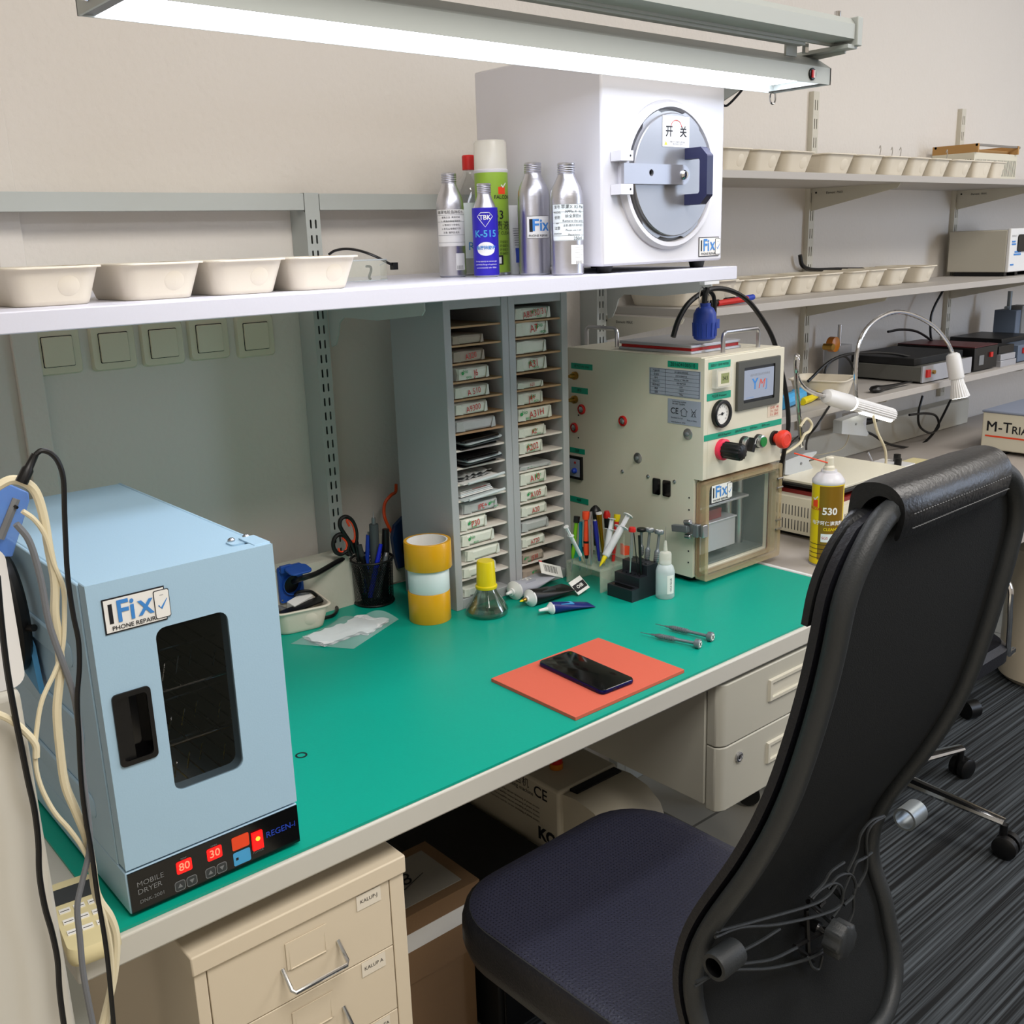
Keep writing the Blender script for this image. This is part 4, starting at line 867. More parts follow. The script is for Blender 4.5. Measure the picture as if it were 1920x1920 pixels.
    cords = [[(430, 915), (600, 850), (850, 830), (1150, 762), (1265, 700), (1290, 600), (1330, 500)], [(430, 880), (700, 808), (1060, 705), (1180, 640), (1240, 560)], [(290, 1245), (480, 1140), (800, 1122), (1050, 1060), (1165, 1000)], [(300, 1215), (560, 1105), (800, 1065), (975, 985)],
             [(490, 1065), (700, 960), (860, 860)], [(1075, 660), (1130, 600), (1220, 555), (1275, 590), (1270, 690), (1215, 780)], [(1180, 590), (1250, 510), (1330, 495), (1365, 560), (1350, 640), (1290, 700)], [(1310, 480), (1375, 340), (1400, 230), (1470, 140), (1555, 105)],
             [(1380, 580), (1440, 450), (1440, 250), (1480, 160), (1560, 110)], [(1060, 650), (1150, 560), (1200, 480), (1290, 415)], [(1050, 1050), (1075, 1110), (1120, 1125), (1145, 1040)], [(1340, 500), (1370, 420), (1420, 390), (1475, 350)], [(1310, 840), (1350, 740), (1355, 620), (1380, 560)]]
    for c in cords:
        b = MB(); b.tube('chair_plastic', spline([q7(x, y) for x, y in c], 6), 0.0021, 6); b.obj('elastic_cord', t)
    b = MB(); b.sheet('chair_shell', [[(-0.17, 0.0), (0.12, 0.0), (0.16, 0.10), (-0.17, 0.02)]], 0.002, PL((0.0, 0.612-O.y, 0.60-O.z), (1, 0, 0), (0, 0.3, 1))); b.obj('pocket_flap', t) if False else b.bm.free()
chair()

# ------------------------------------------------------------------ cream plastic bowls
def make_bowl(label, group):
    t = thing('plastic_bowl', label, 'bowl', (0, 0, 0), 0, group)
    w, d, h = 0.112, 0.168, 0.045
    b = MB(); R = [[(x, y, z) for x, y in rrect(w*s+o, d*s+o, 0.020, 6)] for s, o, z in ((0.74, 0.0, 0), (0.77, 0, 0.0015), (0.79, 0, 0.006), (0.93, 0, h-0.004), (0.94, 0, h-0.002), (0.995, 0, h-0.0025), (1, 0, h-0.001), (0.99, 0, h), (0.93, 0, h), (0.90, 0, h-0.004), (0.77, 0, 0.006), (0.72, 0, 0.0025))]
    b.rings('bowl', R); o = b.obj('shell', t, angle=60)
    b = MB(); T = PL((0.014, -d*0.4275, h*0.50), (1, 0, 0), (0, -0.33, 1)); b.rings('bowl', [[(r*math.cos(a), r*math.sin(a), z) for a in [2*PI*k/28 for k in range(28)]] for r, z in ((0.0125, -0.003), (0.0125, 0.0002), (0.0118, 0.0005))], T=T); b.obj('round_emblem', t)
    return t
BOWL = make_bowl('white bowl at the left edge of the white shelf, nearest the picture border', 'bowls on the white shelf')
BOWL.location = (0.388, 1.334, 1.384)
for x, lb in ((0.516, 'second white bowl from the left on the white shelf'), (0.632, 'third white bowl from the left on the white shelf'), (0.746, 'white bowl beside the safety glasses on the white shelf')):
    dup(BOWL, (x, 1.334, 1.384), label=lb)
def right_bowls():
    n1 = ['beside the white oven', 'second', 'third', 'fourth', 'fifth', 'sixth', 'seventh', 'eighth', 'ninth', 'tenth', 'rightmost']
    sxs = [1.0, 1.05, 1.12, 1.25, 1.2, 1.12, 0.93, 1.03, 1.12, 1.02, 0.76]
    for i, x in enumerate((2.042, 2.163, 2.293, 2.478, 2.617, 2.749, 2.857, 2.976, 3.114, 3.233, 3.321)):
        lb = f'cream bowl {n1[i]} of eleven on the highest grey shelf' if 0 < i < 10 else ('cream bowl on the highest grey shelf right beside the white oven' if i == 0 else 'last cream bowl on the highest grey shelf beside the ribbed machine')
        if 0 < i < 10: lb = f'cream bowl on the highest grey shelf, {n1[i]} from the white oven'
        dup(BOWL, (x-0.056*sxs[i], 1.500+(0.086 if i < 9 else 0.056), 1.578), rz=0.02*((i*5) % 3-1), label=lb, group='bowls on the highest grey shelf', scale=(sxs[i], 1.0 if i < 9 else 0.62, 1.15))
    for i, x in enumerate((2.155, 2.262, 2.368, 2.485, 2.599, 2.734, 2.834, 2.963, 3.126)):
        n = ['first', 'second', 'third', 'fourth', 'fifth', 'sixth', 'seventh', 'eighth', 'ninth'][i]
        lb = f'cream bowl on the middle grey shelf, {n} from the left of nine' if i < 8 else 'rightmost cream bowl on the middle grey shelf, nearest the oscilloscope'
        dup(BOWL, (x-0.058, 1.680, 1.280), rz=0.02*((i*7) % 3-1), label=lb, group='bowls on the middle grey shelf', scale=(0.90 if i == 6 else 0.98, 0.98, 1.12))
    dup(BOWL, (2.47, 1.575, 1.0), rz=0.3, label='cream bowl on the lowest grey shelf behind the clip lamp head', group='bowls on the lowest grey shelf', scale=(1.3, 0.95, 1.2))
    for i, (x, lb) in enumerate(((1.915, 'long cream bin at the left end of the middle grey shelf'), (2.028, 'cream bin beside the blue cable socket on the middle grey shelf'))):
        dup(BOWL, (x, 1.66, 1.280), rz=PI/2*0, label=lb, group='bins on the middle grey shelf', scale=(0.92, 1.2, 1.25))
    dup(BOWL, (0.858, 1.662, DZ), rz=-0.18, label='small cream bowl of scraps on the green mat beside the dryer', group='bowls on the bench', scale=(1.0, 0.8, 1.05))
right_bowls()

# ------------------------------------------------------------------ bottles and cans on the white shelf
def bottle(x, y, r, h, lab, decorate, capm='alu', body='alu', name='aluminium_bottle', neck=0.50):
    t = thing(name, lab, 'bottle', (x, y, 1.384), 0, 'metal bottles on the white shelf')
    b = MB(); hs = h-0.040
    b.lathe(body, [(r-0.003, 0), (r, 0.003), (r, hs-0.016), (r*0.97, hs-0.006), (r*0.85, hs+0.004), (r*0.66, hs+0.013), (r*neck+0.001, hs+0.020), (r*neck, hs+0.024)], 40); b.obj('body', t)
    b = MB(); cr = r*neck+0.0012; z = hs+0.023; pr = [(cr, z)]
    for k in range(4): pr += [(cr, z+0.0005+k*0.0035), (cr-0.0009, z+0.0015+k*0.0035), (cr, z+0.0028+k*0.0035)]
    pr += [(cr, h-0.001), (cr-0.0012, h)]
    b.lathe(capm, pr, 30); b.obj('cap', t)
    yaw = math.atan2(-x, -y)      # labels face roughly towards the room
    decorate(t, r)
    return t
def wrap_sheet(b, m, r, a0, a1, z0, z1, T, n=16):
    v = []
    for k in range(n+1):
        a = a0+(a1-a0)*k/n; v += [((r+0.0003)*math.sin(a), z0, (r+0.0003)*math.cos(a)), ((r+0.0003)*math.sin(a), z1, (r+0.0003)*math.cos(a))]
    b.mesh(m, v, [(2*k, 2*k+2, 2*k+3, 2*k+1) for k in range(n)], T)
def CT(a, z=0): return Matrix.Translation((0, 0, z)) @ Matrix.Rotation(a, 4, 'Z') @ Matrix.Rotation(PI/2, 4, 'X')
FACE = -0.68                       # turn of a label whose middle faces the photographer
def BT(T, x, y, r): return T @ Matrix.Translation((0, y, 0)) @ Matrix.Rotation(x/r, 4, 'Y')
def deco1(t, r):
    b = MB(); T = CT(FACE+0.05, 0); wrap_sheet(b, 'paper', r, -1.2, 1.3, 0.052, 0.112, T); 
    b.text('ink', '曲屏残胶品除胶水', 0.0062, BT(T, 0, 0.1075, r), bend=r+.0005)
    for k, s in enumerate(('使用方法  高效环保', '1. 将液体倒在残胶处', '2. 等待三十秒软化', '3. 用无尘布擦拭干净', '注意: 通风处使用')): b.text('ink', s, 0.0038, BT(T, 0, 0.099-0.0062*k, r), bend=r+.0005)
    for z in (0.103, 0.092, 0.070, 0.058): wrap_sheet(b, 'mid_grey', r+0.0003, -1.15, 1.25, z, z+0.0004, T)
    b.obj('label', t)
    b = MB(); wrap_sheet(b, 'paper', r, 0.25, 1.1, 0.012, 0.040, T)
    b.text('ink', '|||||||', 0.007, BT(T, 0.013, 0.017, r), bend=r+.0005); b.obj('price_tag', t)
def deco2(t, r):
    b = MB(); T = CT(FACE, 0); wrap_sheet(b, 'deep_blue', r, -PI, PI, 0.003, 0.112, T, 40); L = b.obj('blue_label', t)
    b = MB(); p = [(-0.013, 0.098), (-0.007, 0.104), (0.007, 0.104), (0.013, 0.098), (0, 0.081)]
    b.tube('paper', [((r+0.0006)*math.sin(x/r), y, (r+0.0006)*math.cos(x/r)) for x, y in [((p[i][0]*(1-q)+p[(i+1) % 5][0]*q), (p[i][1]*(1-q)+p[(i+1) % 5][1]*q)) for i in range(5) for q in (0, 0.34, 0.67)]], 0.0005, 4, closed=True, T=T)
    b.text('paper', 'TBK', 0.0105, BT(T, 0, 0.096, r), bold=0.02, bend=r+.0005)
    b.text('lightblue', 'K-515', 0.0155, BT(T, 0, 0.070, r), bold=0.02, bend=r+.0005)
    wr = r+0.0006; v = []
    for k in range(25):
        x = -1+2*k/24; h = math.sqrt(max(0, 1-x*x))*0.011; a = x*0.016/wr; v += [(wr*math.sin(a), 0.046-h, wr*math.cos(a)), (wr*math.sin(a), 0.046+h, wr*math.cos(a))]
    b.mesh('paper', v, [(2*k, 2*k+2, 2*k+3, 2*k+1) for k in range(24)], T)
    b.text('logo_blue', '曲屏除胶液', 0.0068, BT(T, 0, 0.0475, r), bold=0.02, bend=r+.0009)
    for k, s in enumerate(('Strong capacity to remove glue', 'and Wide Range of application', 'environmentally safe  450ml')): b.text('paper', s, 0.0031, BT(T, 0, 0.026-0.0052*k, r), bend=r+.0005)
    b.obj('lettering', L)
def deco3(t, r):
    b = MB(); T = CT(FACE+0.25, 0); wrap_sheet(b, 'paper', r, -0.75, 0.85, 0.060, 0.097, T)
    b.text('ink', 'I', 0.026, BT(T, -0.013, 0.0805, r), bold=0.06, bend=r+.0005); b.text('logo_blue', 'Fix', 0.027, BT(T, 0.004, 0.081, r), bold=0.02, bend=r+.0005); b.text('ink', 'PHONE REPAIR', 0.0052, BT(T, 0, 0.0645, r), bold=0.01, bend=r+.0005)
    for z in (0.0602, 0.0962): wrap_sheet(b, 'ink', r+0.0003, -0.75, 0.85, z, z+0.0007, T)
    b.obj('sticker', t)
def deco4(t, r):
    b = MB(); T = CT(FACE+0.10, 0); wrap_sheet(b, 'tape_white', r, -1.15, 1.25, 0.055, 0.112, T, 20)
    for k, (s, z) in enumerate((('苹果X XS Max', 0.007), ('APPle X  XS', 0.006), ('拆全屏胶水', 0.006), ('Remove the spray', 0.0052), ('注意:通风环境中使用', 0.004), ('Please use it well', 0.0042), ('Please hurry', 0.0042))): b.text('ink', s, z, BT(T, 0.007, 0.1075-0.0072*k, r), bend=r+.0005)
    for k, s in enumerate(('型号', 'MODEL', '使用', 'use', '注意', 'attention')): b.text('ink', s, 0.0055 if k % 2 == 0 else 0.0042, BT(T, -0.021, 0.1075-0.0082*k, r), bend=r+.0005)
    b.text('ink', '250ml', 0.007, BT(T, 0.014, 0.0585, r), bend=r+.0005)
    for z in (0.1118, 0.100, 0.083, 0.063, 0.0555): wrap_sheet(b, 'mid_grey', r+0.0003, -1.15, 1.25, z, z+0.0004, T)
    b.obj('label', t)
    b = MB(); wrap_sheet(b, 'paper', r, 0.05, 1.1, 0.018, 0.048, T)
    for k in range(5): b.text('mid_grey', '------ ----', 0.005, BT(T, 0.016, 0.044-0.0038*k, r), bend=r+.0005)
    b.text('ink', '||||||||||', 0.006, BT(T, 0.016, 0.021, r), bend=r+.0005); b.obj('price_tag', t)
bottle(1.108, 1.446, 0.0235, 0.172, 'slim aluminium bottle with a white instruction label, leftmost of the bottles', deco1)
bottle(1.122, 1.370, 0.0212, 0.151, 'short bottle wrapped in a purple blue label in front of green spray can', deco2)
bottle(1.203, 1.338, 0.0265, 0.183, 'aluminium bottle with a black framed blue letter sticker', deco3)
bottle(1.200, 1.254, 0.0268, 0.176, 'widest aluminium bottle with Chinese label beside the white oven', deco4)
def spray():
    t = thing('spray_can', 'green spray can with a clear plastic cap behind the metal bottles', 'spray can', (1.188, 1.430, 1.384))
    r = 0.029
    b = MB(); b.lathe('spray_green', [(r, 0.003), (r, 0.172)], 40); b.lathe('silver', [(r-0.002, 0), (r+0.0008, 0.001), (r+0.0008, 0.004), (r, 0.005)], 40, cap1=False); b.lathe('white_met', [(r, 0.172), (r+0.001, 0.174), (r+0.001, 0.177), (0.014, 0.188)], 40); b.lathe('white_pl', [(0.007, 0.187), (0.007, 0.200)], 16); b.obj('can_body', t)
    b = MB(); b.lathe('cap_clear', [(0.0288, 0.175), (0.0283, 0.220), (0.026, 0.225), (0.0, 0.225)], 40, cap0=False, cap1=False); b.obj('clear_cap', t)
    b = MB(); T = CT(FACE+0.35, 0)
    b.text('ink', '853', 0.020, BT(T, -0.004, 0.101, r), bold=0.01, bend=r+.0005); b.text('ink', '清渍液', 0.0165, BT(T, 0.0, 0.083, r), bend=r+.0005); b.text('ink', 'MARKET CLEAN', 0.0075, BT(T, 0.0, 0.071, r), bend=r+.0005)
    for k in range(4): b.text('ink', '专业清洗 环保配方', 0.005, BT(T, 0.0, 0.056-0.0065*k, r), bend=r+.0005)
    wrap_sheet(b, 'red_orange', r, 0.05, 0.55, 0.136, 0.148, T); b.text('ink', 'FALCON', 0.0085, BT(T, 0.010, 0.131, r), bold=0.01, bend=r+.0005); b.text('paper', '✓', 0.016, BT(T, 0.012, 0.150, r), bold=0.03, bend=r+.0006)
    wrap_sheet(b, 'ink', r, -0.1, 0.25, 0.018, 0.034, T); wrap_sheet(b, 'paper', r+0.0003, -0.05, 0.12, 0.020, 0.031, T); b.obj('lettering', t)
    t = thing('solvent_bottle', 'clear plastic bottle with a red cap behind the slim metal bottle', 'bottle', (1.192, 1.496, 1.384))
    b = MB(); b.lathe('glass_clear', [(0.030, 0), (0.032, 0.004), (0.032, 0.145), (0.026, 0.160), (0.012, 0.172), (0.010, 0.178), (0.010, 0.184)], 32, cap1=False); b.obj('bottle_body', t)
    b = MB(); b.lathe('red', [(0.0115, 0.182), (0.0115, 0.205), (0.010, 0.207)], 20); b.obj('red_cap', t)
    b = MB(); b.lathe(mat('pale_liquid', '#d8dccf', 0.2, alpha=0.5), [(0.0305, 0.003), (0.0305, 0.095)], 28); b.obj('liquid', t)
    b = MB(); T = CT(FACE, 0); wrap_sheet(b, 'tape_white', 0.032, -0.9, 0.9, 0.03, 0.125, T); b.text('logo_blue', 'R', 0.02, BT(T, 0.0, 0.05, r), bend=0.0326); b.obj('label', t)
    t = thing('cleaning_tube', 'white and blue squeeze tube standing on its cap behind framed-sticker bottle', 'tube', (1.224, 1.417, 1.384))
    b = MB(); b.rings('white_pl', [[(0.0105*s*math.cos(a), 0.005*q*math.sin(a), z) for a in [2*PI*k/24 for k in range(24)]] for s, q, z in ((0.9, 1.5, 0.0), (0.95, 1.6, 0.03), (1.0, 1.4, 0.06), (1.05, 0.9, 0.10), (1.1, 0.2, 0.118))]); b.obj('tube_body', t)
    b = MB(); T = PL((0, -0.0085, 0.05), (math.cos(FACE), math.sin(FACE), 0), (0, 0, 1)); b.box('blue', -0.008, 0.008, -0.03, -0.005, -0.0015, 0.0004, T)
    for k in range(8): b.box('mid_grey', -0.007, 0.007, 0.004*k, 0.004*k+0.001, -0.0005, 0.0006, T)
    b.obj('printing', t)
spray()
def glasses():
    t = thing('safety_glasses', 'clear safety glasses with black temples behind the last white bowl', 'glasses', (0.905, 1.49, 1.384))
    O = Vector((0.905, 1.49, 1.384))
    b = MB(); path = spline([(-0.02, 0.012, 0), (0.02, -0.004, 0), (0.055, -0.010, 0), (0.085, -0.004, 0), (0.104, 0.012, 0), (0.112, 0.045, 0)], 5); n = len(path)-1; v = []
    for k, p in enumerate(path):
        h = 0.034-0.010*max(0, (k-n*0.72)/(n*0.28)); v += [(p.x, p.y, 0.0008), (p.x, p.y, h)]
    b.mesh('acrylic_clear', v, [(2*k, 2*k+2, 2*k+3, 2*k+1) for k in range(n)]); b.tube('translucent_pl', [v[2*k] for k in range(n+1)], 0.0007, 5); b.tube('translucent_pl', [v[2*k+1] for k in range(n+1)], 0.0012, 5)
    b.obj('lens', t)
    def q(x, y, Y=1.5): return atY(500+x/3.84, 340+y/3.84, Y)-O
    b = MB(); b.tube('black', spline([q(450, 525, 1.58), q(490, 500, 1.57), q(560, 487, 1.55), q(640, 493, 1.53), q(720, 515, 1.51), q(800, 548, 1.50), q(870, 585, 1.50), q(932, 612, 1.50)], 5), 0.0038, 8, flat=0.6); b.obj('temple', t)
    b = MB(); b.box('black', 0.112, 0.122, 0.004, 0.014, 0.016, 0.028); b.obj('frame_hinge', t)
    b = MB(); b.tube('dark_grey', spline([q(715, 612), q(745, 615), q(752, 640), q(738, 690), q(750, 705)], 4), 0.0022, 6); b.obj('nose_piece', t)
glasses()

# ------------------------------------------------------------------ things on the green mat
def pad_phone():
    b = MB(); b.box('rubber_terracotta', -0.1235, 0.1235, -0.098, 0.098, 0, 0.006)
    for i, f in enumerate(b.bm.faces): pass
    o = b.obj('silicone_pad', bevel=0.0006); o.location = (1.0785, 1.095, DZ); tag(o, 'terracotta orange silicone pad lying on the green mat', 'pad')
    t = thing('phone', 'dark blue smartphone with black screen lying on the orange pad', 'phone', (1.0745, 1.097, DZ+0.006), -0.045+PI)
    b = MB(); b.rings('purple_phone' if 'purple_phone' in MATS else mat('purple_phone', '#10185c', 0.25, 0.6), [[(x, y, z) for x, y in rrect(0.0715*s, 0.1575*s, 0.009, 6)] for s, z in ((0.965, 0), (0.99, 0.001), (1, 0.003), (1, 0.0055), (0.985, 0.0075))]); b.obj('back_shell', t)
    b = MB(); b.rings('black_gloss', [[(x, y, z) for x, y in rrect(0.0705*s, 0.1565*s, 0.0085, 6)] for s, z in ((0.998, 0.0073), (0.99, 0.0079), (0.97, 0.0081))]); s = b.obj('screen', t)
    b = MB(); b.box('ink', 0.0353, 0.0359, 0.02, 0.034, 0.003, 0.005); b.box('ink', 0.0353, 0.0359, 0.040, 0.062, 0.003, 0.005); b.obj('side_button', t)
    b = MB()
    for k in range(5): b.cyl('ink', (-0.02+0.005*k, 0.0785, 0.004), (-0.02+0.005*k, 0.0789, 0.004), 0.0009, n=8)
    b.box('ink', -0.004+0.01, 0.004+0.01, 0.0783, 0.0789, 0.0028, 0.0052); b.obj('port', t)
pad_phone()
def small_driver(p0, p1, lab):
    p0, p1 = Vector(p0), Vector(p1); L = (p1-p0).length; t = thing('precision_screwdriver', lab, 'screwdriver', tuple(p0), 0, 'screwdrivers lying on the mat')
    d = p1-p0
    b = MB(); b.turn('silver', (0, 0, 0), d, [(0.0006, 0), (0.0009, 0.018), (0.0012, 0.022), (0.002, 0.023), (0.0022, 0.034)], 10); b.obj('bit', t)
    pr = [(0.0026, 0.030), (0.004, 0.036)]
    for k in range(7): pr += [(0.0046, 0.038+0.0045*k), (0.0046, 0.0405+0.0045*k), (0.0036, 0.0408+0.0045*k), (0.0036, 0.0422+0.0045*k)]
    pr += [(0.003, 0.072), (0.0028, L-0.012)]
    b = MB(); b.turn('gunmetal', (0, 0, 0), d, pr, 14); b.obj('handle', t)
    b = MB(); e = d.normalized(); b.turn('gunmetal', e*(L-0.012), e*L*2, [(0.0075, 0), (0.0085, 0.001), (0.0085, 0.0085), (0.007, 0.0095)], 20); c = b.obj('swivel_cap', t)
    b = MB(); q = e.to_track_quat('Z', 'Y').to_matrix().to_4x4(); q.translation = e*(L-0.0023); b.sheet('paper', [circ(0.0058, 18)], 0.0003, q)
    for a in (0.6, 0.6+PI/2): b.box('ink', -0.0045, 0.0045, -0.0007, 0.0007, 0.0003, 0.0006, q @ Matrix.Rotation(a, 4, 'Z'))
    b.obj('cross_mark', c)
small_driver((1.322, 1.166, DZ+0.006), (1.340, 1.046, DZ+0.0085), 'grey precision screwdriver lying farther from the orange pad')
small_driver((1.272, 1.157, DZ+0.006), (1.300, 1.041, DZ+0.0085), 'grey precision screwdriver lying nearer the orange pad')

def tapes():
    for i, (z, h, r, m, lab) in enumerate(((DZ, 0.058, 0.0400, 'tape_yellow', 'yellow tape roll at the bottom of the stack of three'), (DZ+0.0582, 0.045, 0.0392, 'tape_white', 'white tape roll in the middle of the stack of three'), (DZ+0.1034, 0.052, 0.0445, 'tape_yellow', 'yellow tape roll on top of the stack, showing its white core'))):
        t = thing('tape_roll', lab, 'tape', (1.058+0.001*i, 1.499, z), 0, 'stacked tape rolls')
        b = MB(); b.lathe(m, [(0.0385*r/0.0445, 0.0), (r-0.0006, 0), (r, 0.001), (r, h-0.001), (r-0.0006, h), (0.0385*r/0.0445, h)], 56, cap0=False, cap1=False); b.obj('tape_winding', t)
        b = MB(); q = 0.0385*r/0.0445; b.lathe('paper', [(q, 0.0005), (q-0.0025, 0.0005), (q-0.0025, h-0.0003), (q, h-0.0003)], 48, cap0=False, cap1=False); b.rings('paper', [[(q*math.cos(2*PI*k/48), q*math.sin(2*PI*k/48), zz) for k in range(48)] for zz in (h-0.0003, 0.0005)], False, False); b.obj('paper_core', t)
tapes()
def flask():
    t = thing('glass_dispenser', 'conical clear glass bottle with a yellow cap in front of the sorter', 'bottle', (1.150, 1.440, DZ))
    b = MB(); b.lathe('glass', [(0.034, 0.0), (0.0395, 0.003), (0.0405, 0.008), (0.0400, 0.013), (0.034, 0.024), (0.022, 0.044), (0.0165, 0.055), (0.0155, 0.060)], 48, cap1=False); b.lathe('glass', [(0.032, 0.0025), (0.0375, 0.006), (0.0380, 0.010), (0.032, 0.023), (0.020, 0.044), (0.0145, 0.055)], 48, cap1=False); b.obj('glass_body', t)
    b = MB(); b.lathe('glass_clear', [(0.003, 0.004), (0.003, 0.055)], 12); b.obj('dip_tube', t)
    b = MB(); b.lathe('yellow', [(0.0205, 0.053), (0.0210, 0.054), (0.0210, 0.058), (0.0188, 0.060), (0.0170, 0.104), (0.0155, 0.107)], 40)
    b.obj('yellow_cap', t)
flask()
def glue_tube(p, d, L, r, m1, m2, lab, nozzle, txt=None, lift=0.0, tailw=None, txtm='paper', gold=False):
    t = thing('glue_tube', lab, 'tube', p, math.atan2(d[1], d[0]), 'glue tubes in front of the sorter')
    tw = tailw or r*1.55
    b = MB(); R = []; n = 28
    for k in range(15):
        q = k/14; hh = r*(1-q)**0.8+0.0009; ww = r+(tw-r)*q; zc = max(hh, 0)*1.0+lift*q*q*1.0+(r-hh)*0.10
        R.append([(L*q, ww*math.cos(a), zc+hh*math.sin(a)) for a in [2*PI*j/n for j in range(n)]])
    b.rings(m1, R); body = b.obj('tube_body', t, angle=60)
    b = MB(); b.turn('white_pl', (0.001, 0, r), (-1, 0, r), [(r+0.001, -0.001), (r+0.001, 0.002), (r*0.92, 0.004), (r*0.42, 0.010), (r*0.40, 0.013)], 28); b.obj('shoulder', t)
    b = MB()
    if gold: b.turn('brass', (-0.011, 0, r), (-1, 0, r), [(0.0042, 0), (0.0042, 0.008), (0.003, 0.009)], 14); b.turn('yellow', (-0.019, 0, r), (-1, 0, r), [(0.0022, 0), (0.0022, 0.006), (0.0008, 0.009)], 10)
    else: b.turn('white_pl', (-0.010, 0, r), (-1, 0, r), [(r*0.40, 0), (0.0038, 0.004), (0.0028, nozzle), (0.0018, nozzle+0.001)], 16)
    b.obj('nozzle', t)
    if m2:
        b = MB(); P = PL((L*0.42, 0, r*1.22), (1, 0, 0), (0, 1, 0)) @ Matrix.Rotation(0, 4, 'X')
        ang = math.atan2(-(r*0.75)+lift*0.5, L*0.75)
        P = Matrix.Translation((L*0.36, 0, r*1.46+lift*0.12)) @ Matrix.Rotation(-ang, 4, 'Y')
        b.box(m2, -L*0.16, L*0.16, -r*0.75, r*0.55, -0.0035, 0.0006, P)
        if txt: b.text(txtm, txt, r*1.1, P @ Matrix.Translation((0, 0, 0.001)), bold=0.02)
        b.obj('label', t)
    return t
glue_tube((1.236, 1.412, DZ), (1.0, 0.02), 0.110, 0.0165, 'black', 'dark_grey', 'black glue tube with a gold tip, middle of the three tubes', 0.01, None, 0.010, gold=True)
glue_tube((1.236, 1.352, DZ), (1.0, -0.26), 0.088, 0.0110, mat('navy_tube', '#14226a', 0.35), 'lightblue', 'small dark blue glue tube with a white nozzle, nearest of the three', 0.016)
glue_tube((1.240, 1.463, DZ), (1.0, 0.20), 0.100, 0.0185, mat('grey_tube', '#aeb0bb', 0.35), 'grey_tube', 'grey glue tube marked 700 leaning against the sorter', 0.015, '700', 0.022, 0.030, 'paper')
def tube_tails():
    b = MB(); T = PL((1.352, 1.395, DZ+0.018), (0.95, 0.1, 0.18), (-0.12, 0.75, 0.62)); b.box('paper', -0.018, 0.018, -0.016, 0.016, -0.0008, 0.0008, T); b.box('ink', -0.017, 0.017, -0.010, 0.006, 0.0008, 0.0010, T); b.text('paper', 'OilB', 0.010, T @ Matrix.Translation((0, -0.002, 0.0011)), bold=0.02)
    o = b.obj('printed_packet'); tag(o, 'black and white printed packet curling beside the glue tubes', 'packet')
    b = MB(); T = PL((1.338, 1.462, DZ+0.038), (0.90, -0.25, -0.36), (0.25, 0.55, 0.80)); b.box('paper', -0.026, 0.026, -0.012, 0.013, -0.0010, 0.0010, T)
    for k in range(14): b.box('ink', -0.017+0.0023*k, -0.017+0.0023*k+(0.0012 if k % 3 else 0.0006), -0.006, 0.009, 0.0010, 0.0012, T)
    b.box('red', -0.026, -0.019, 0.013, 0.016, -0.001, 0.001, T)
    o = b.obj('barcode_carton'); tag(o, 'flattened white carton end with a barcode above the grey glue tube', 'carton')
tube_tails()

def rack():
    t = thing('acrylic_rack', 'clear acrylic tool rack holding screwdrivers and syringes', 'rack', (1.385, 1.366, DZ))
    w, d, h = 0.072, 0.100, 0.047
    b = MB(); holes = [circ(0.0045, 12, 0.012+0.016*i, 0.012+0.019*j) for i in range(4) for j in range(5)]
    b.sheet('acrylic_clear', [rect(0, w, 0, d)]+holes, 0.003, TOP(0, 0, h-0.003)); b.obj('top_plate', t)
    b = MB(); b.box('acrylic_clear', 0, w, 0, 0.003, 0, h-0.003); b.obj('side_panel', t)
    b = MB(); b.box('acrylic_clear', 0, w, d-0.003, d, 0, h-0.003); b.obj('side_panel', t)
    b = MB(); b.box('acrylic_clear', w-0.003, w, 0.003, d-0.003, 0, 0.11); b.obj('side_panel', t)
rack()
def z1(x, y, Y): return atY(1060+x/6.857, 920+y/6.857, Y)
def stick(name, lab, cat, top, bot, Y0, Y1, segs, group=None, n=14, holder='acrylic rack'):
    """a slender tool: segs = [(part, material, f0, f1, r0, r1)] along the line top -> bottom"""
    p0, p1 = z1(*top, Y0), z1(*bot, Y1); t = thing(name, lab, cat, tuple(p1), 0, group)
    d = p0-p1
    for s in segs:
        part, m, f0, f1 = s[:4]; pr = s[4:]
        b = MB(); a, e = d*f0, d*f1; k = len(pr)
        if len(pr) == 2: b.tube(m, [a, e], list(pr), n)
        else: b.tube(m, [a.lerp(e, i/(k-1)) for i in range(k)], list(pr), n)
        b.obj(part, t)
    return t
G1 = 'tools in the acrylic rack'
stick('precision_screwdriver', 'lime green screwdriver with a black cap in the acrylic rack', 'screwdriver', (150, 330), (90, 900), 1.435, 1.435, [('shaft', 'silver', -0.25, 0.06, 0.001, 0.0014), ('handle', 'lime', 0.05, 0.86, 0.0022, 0.0044, 0.0036, 0.0044, 0.0040, 0.0040), ('cap', 'black', 0.86, 1.0, 0.0062, 0.0065)], G1)
stick('precision_screwdriver', 'cyan screwdriver beside the lime one in the acrylic rack', 'screwdriver', (200, 400), (190, 920), 1.440, 1.440, [('shaft', 'silver', -0.2, 0.05, 0.001, 0.0014), ('handle', 'cyan', 0.04, 1.0, 0.002, 0.0046, 0.0034, 0.0034, 0.0040)], G1)
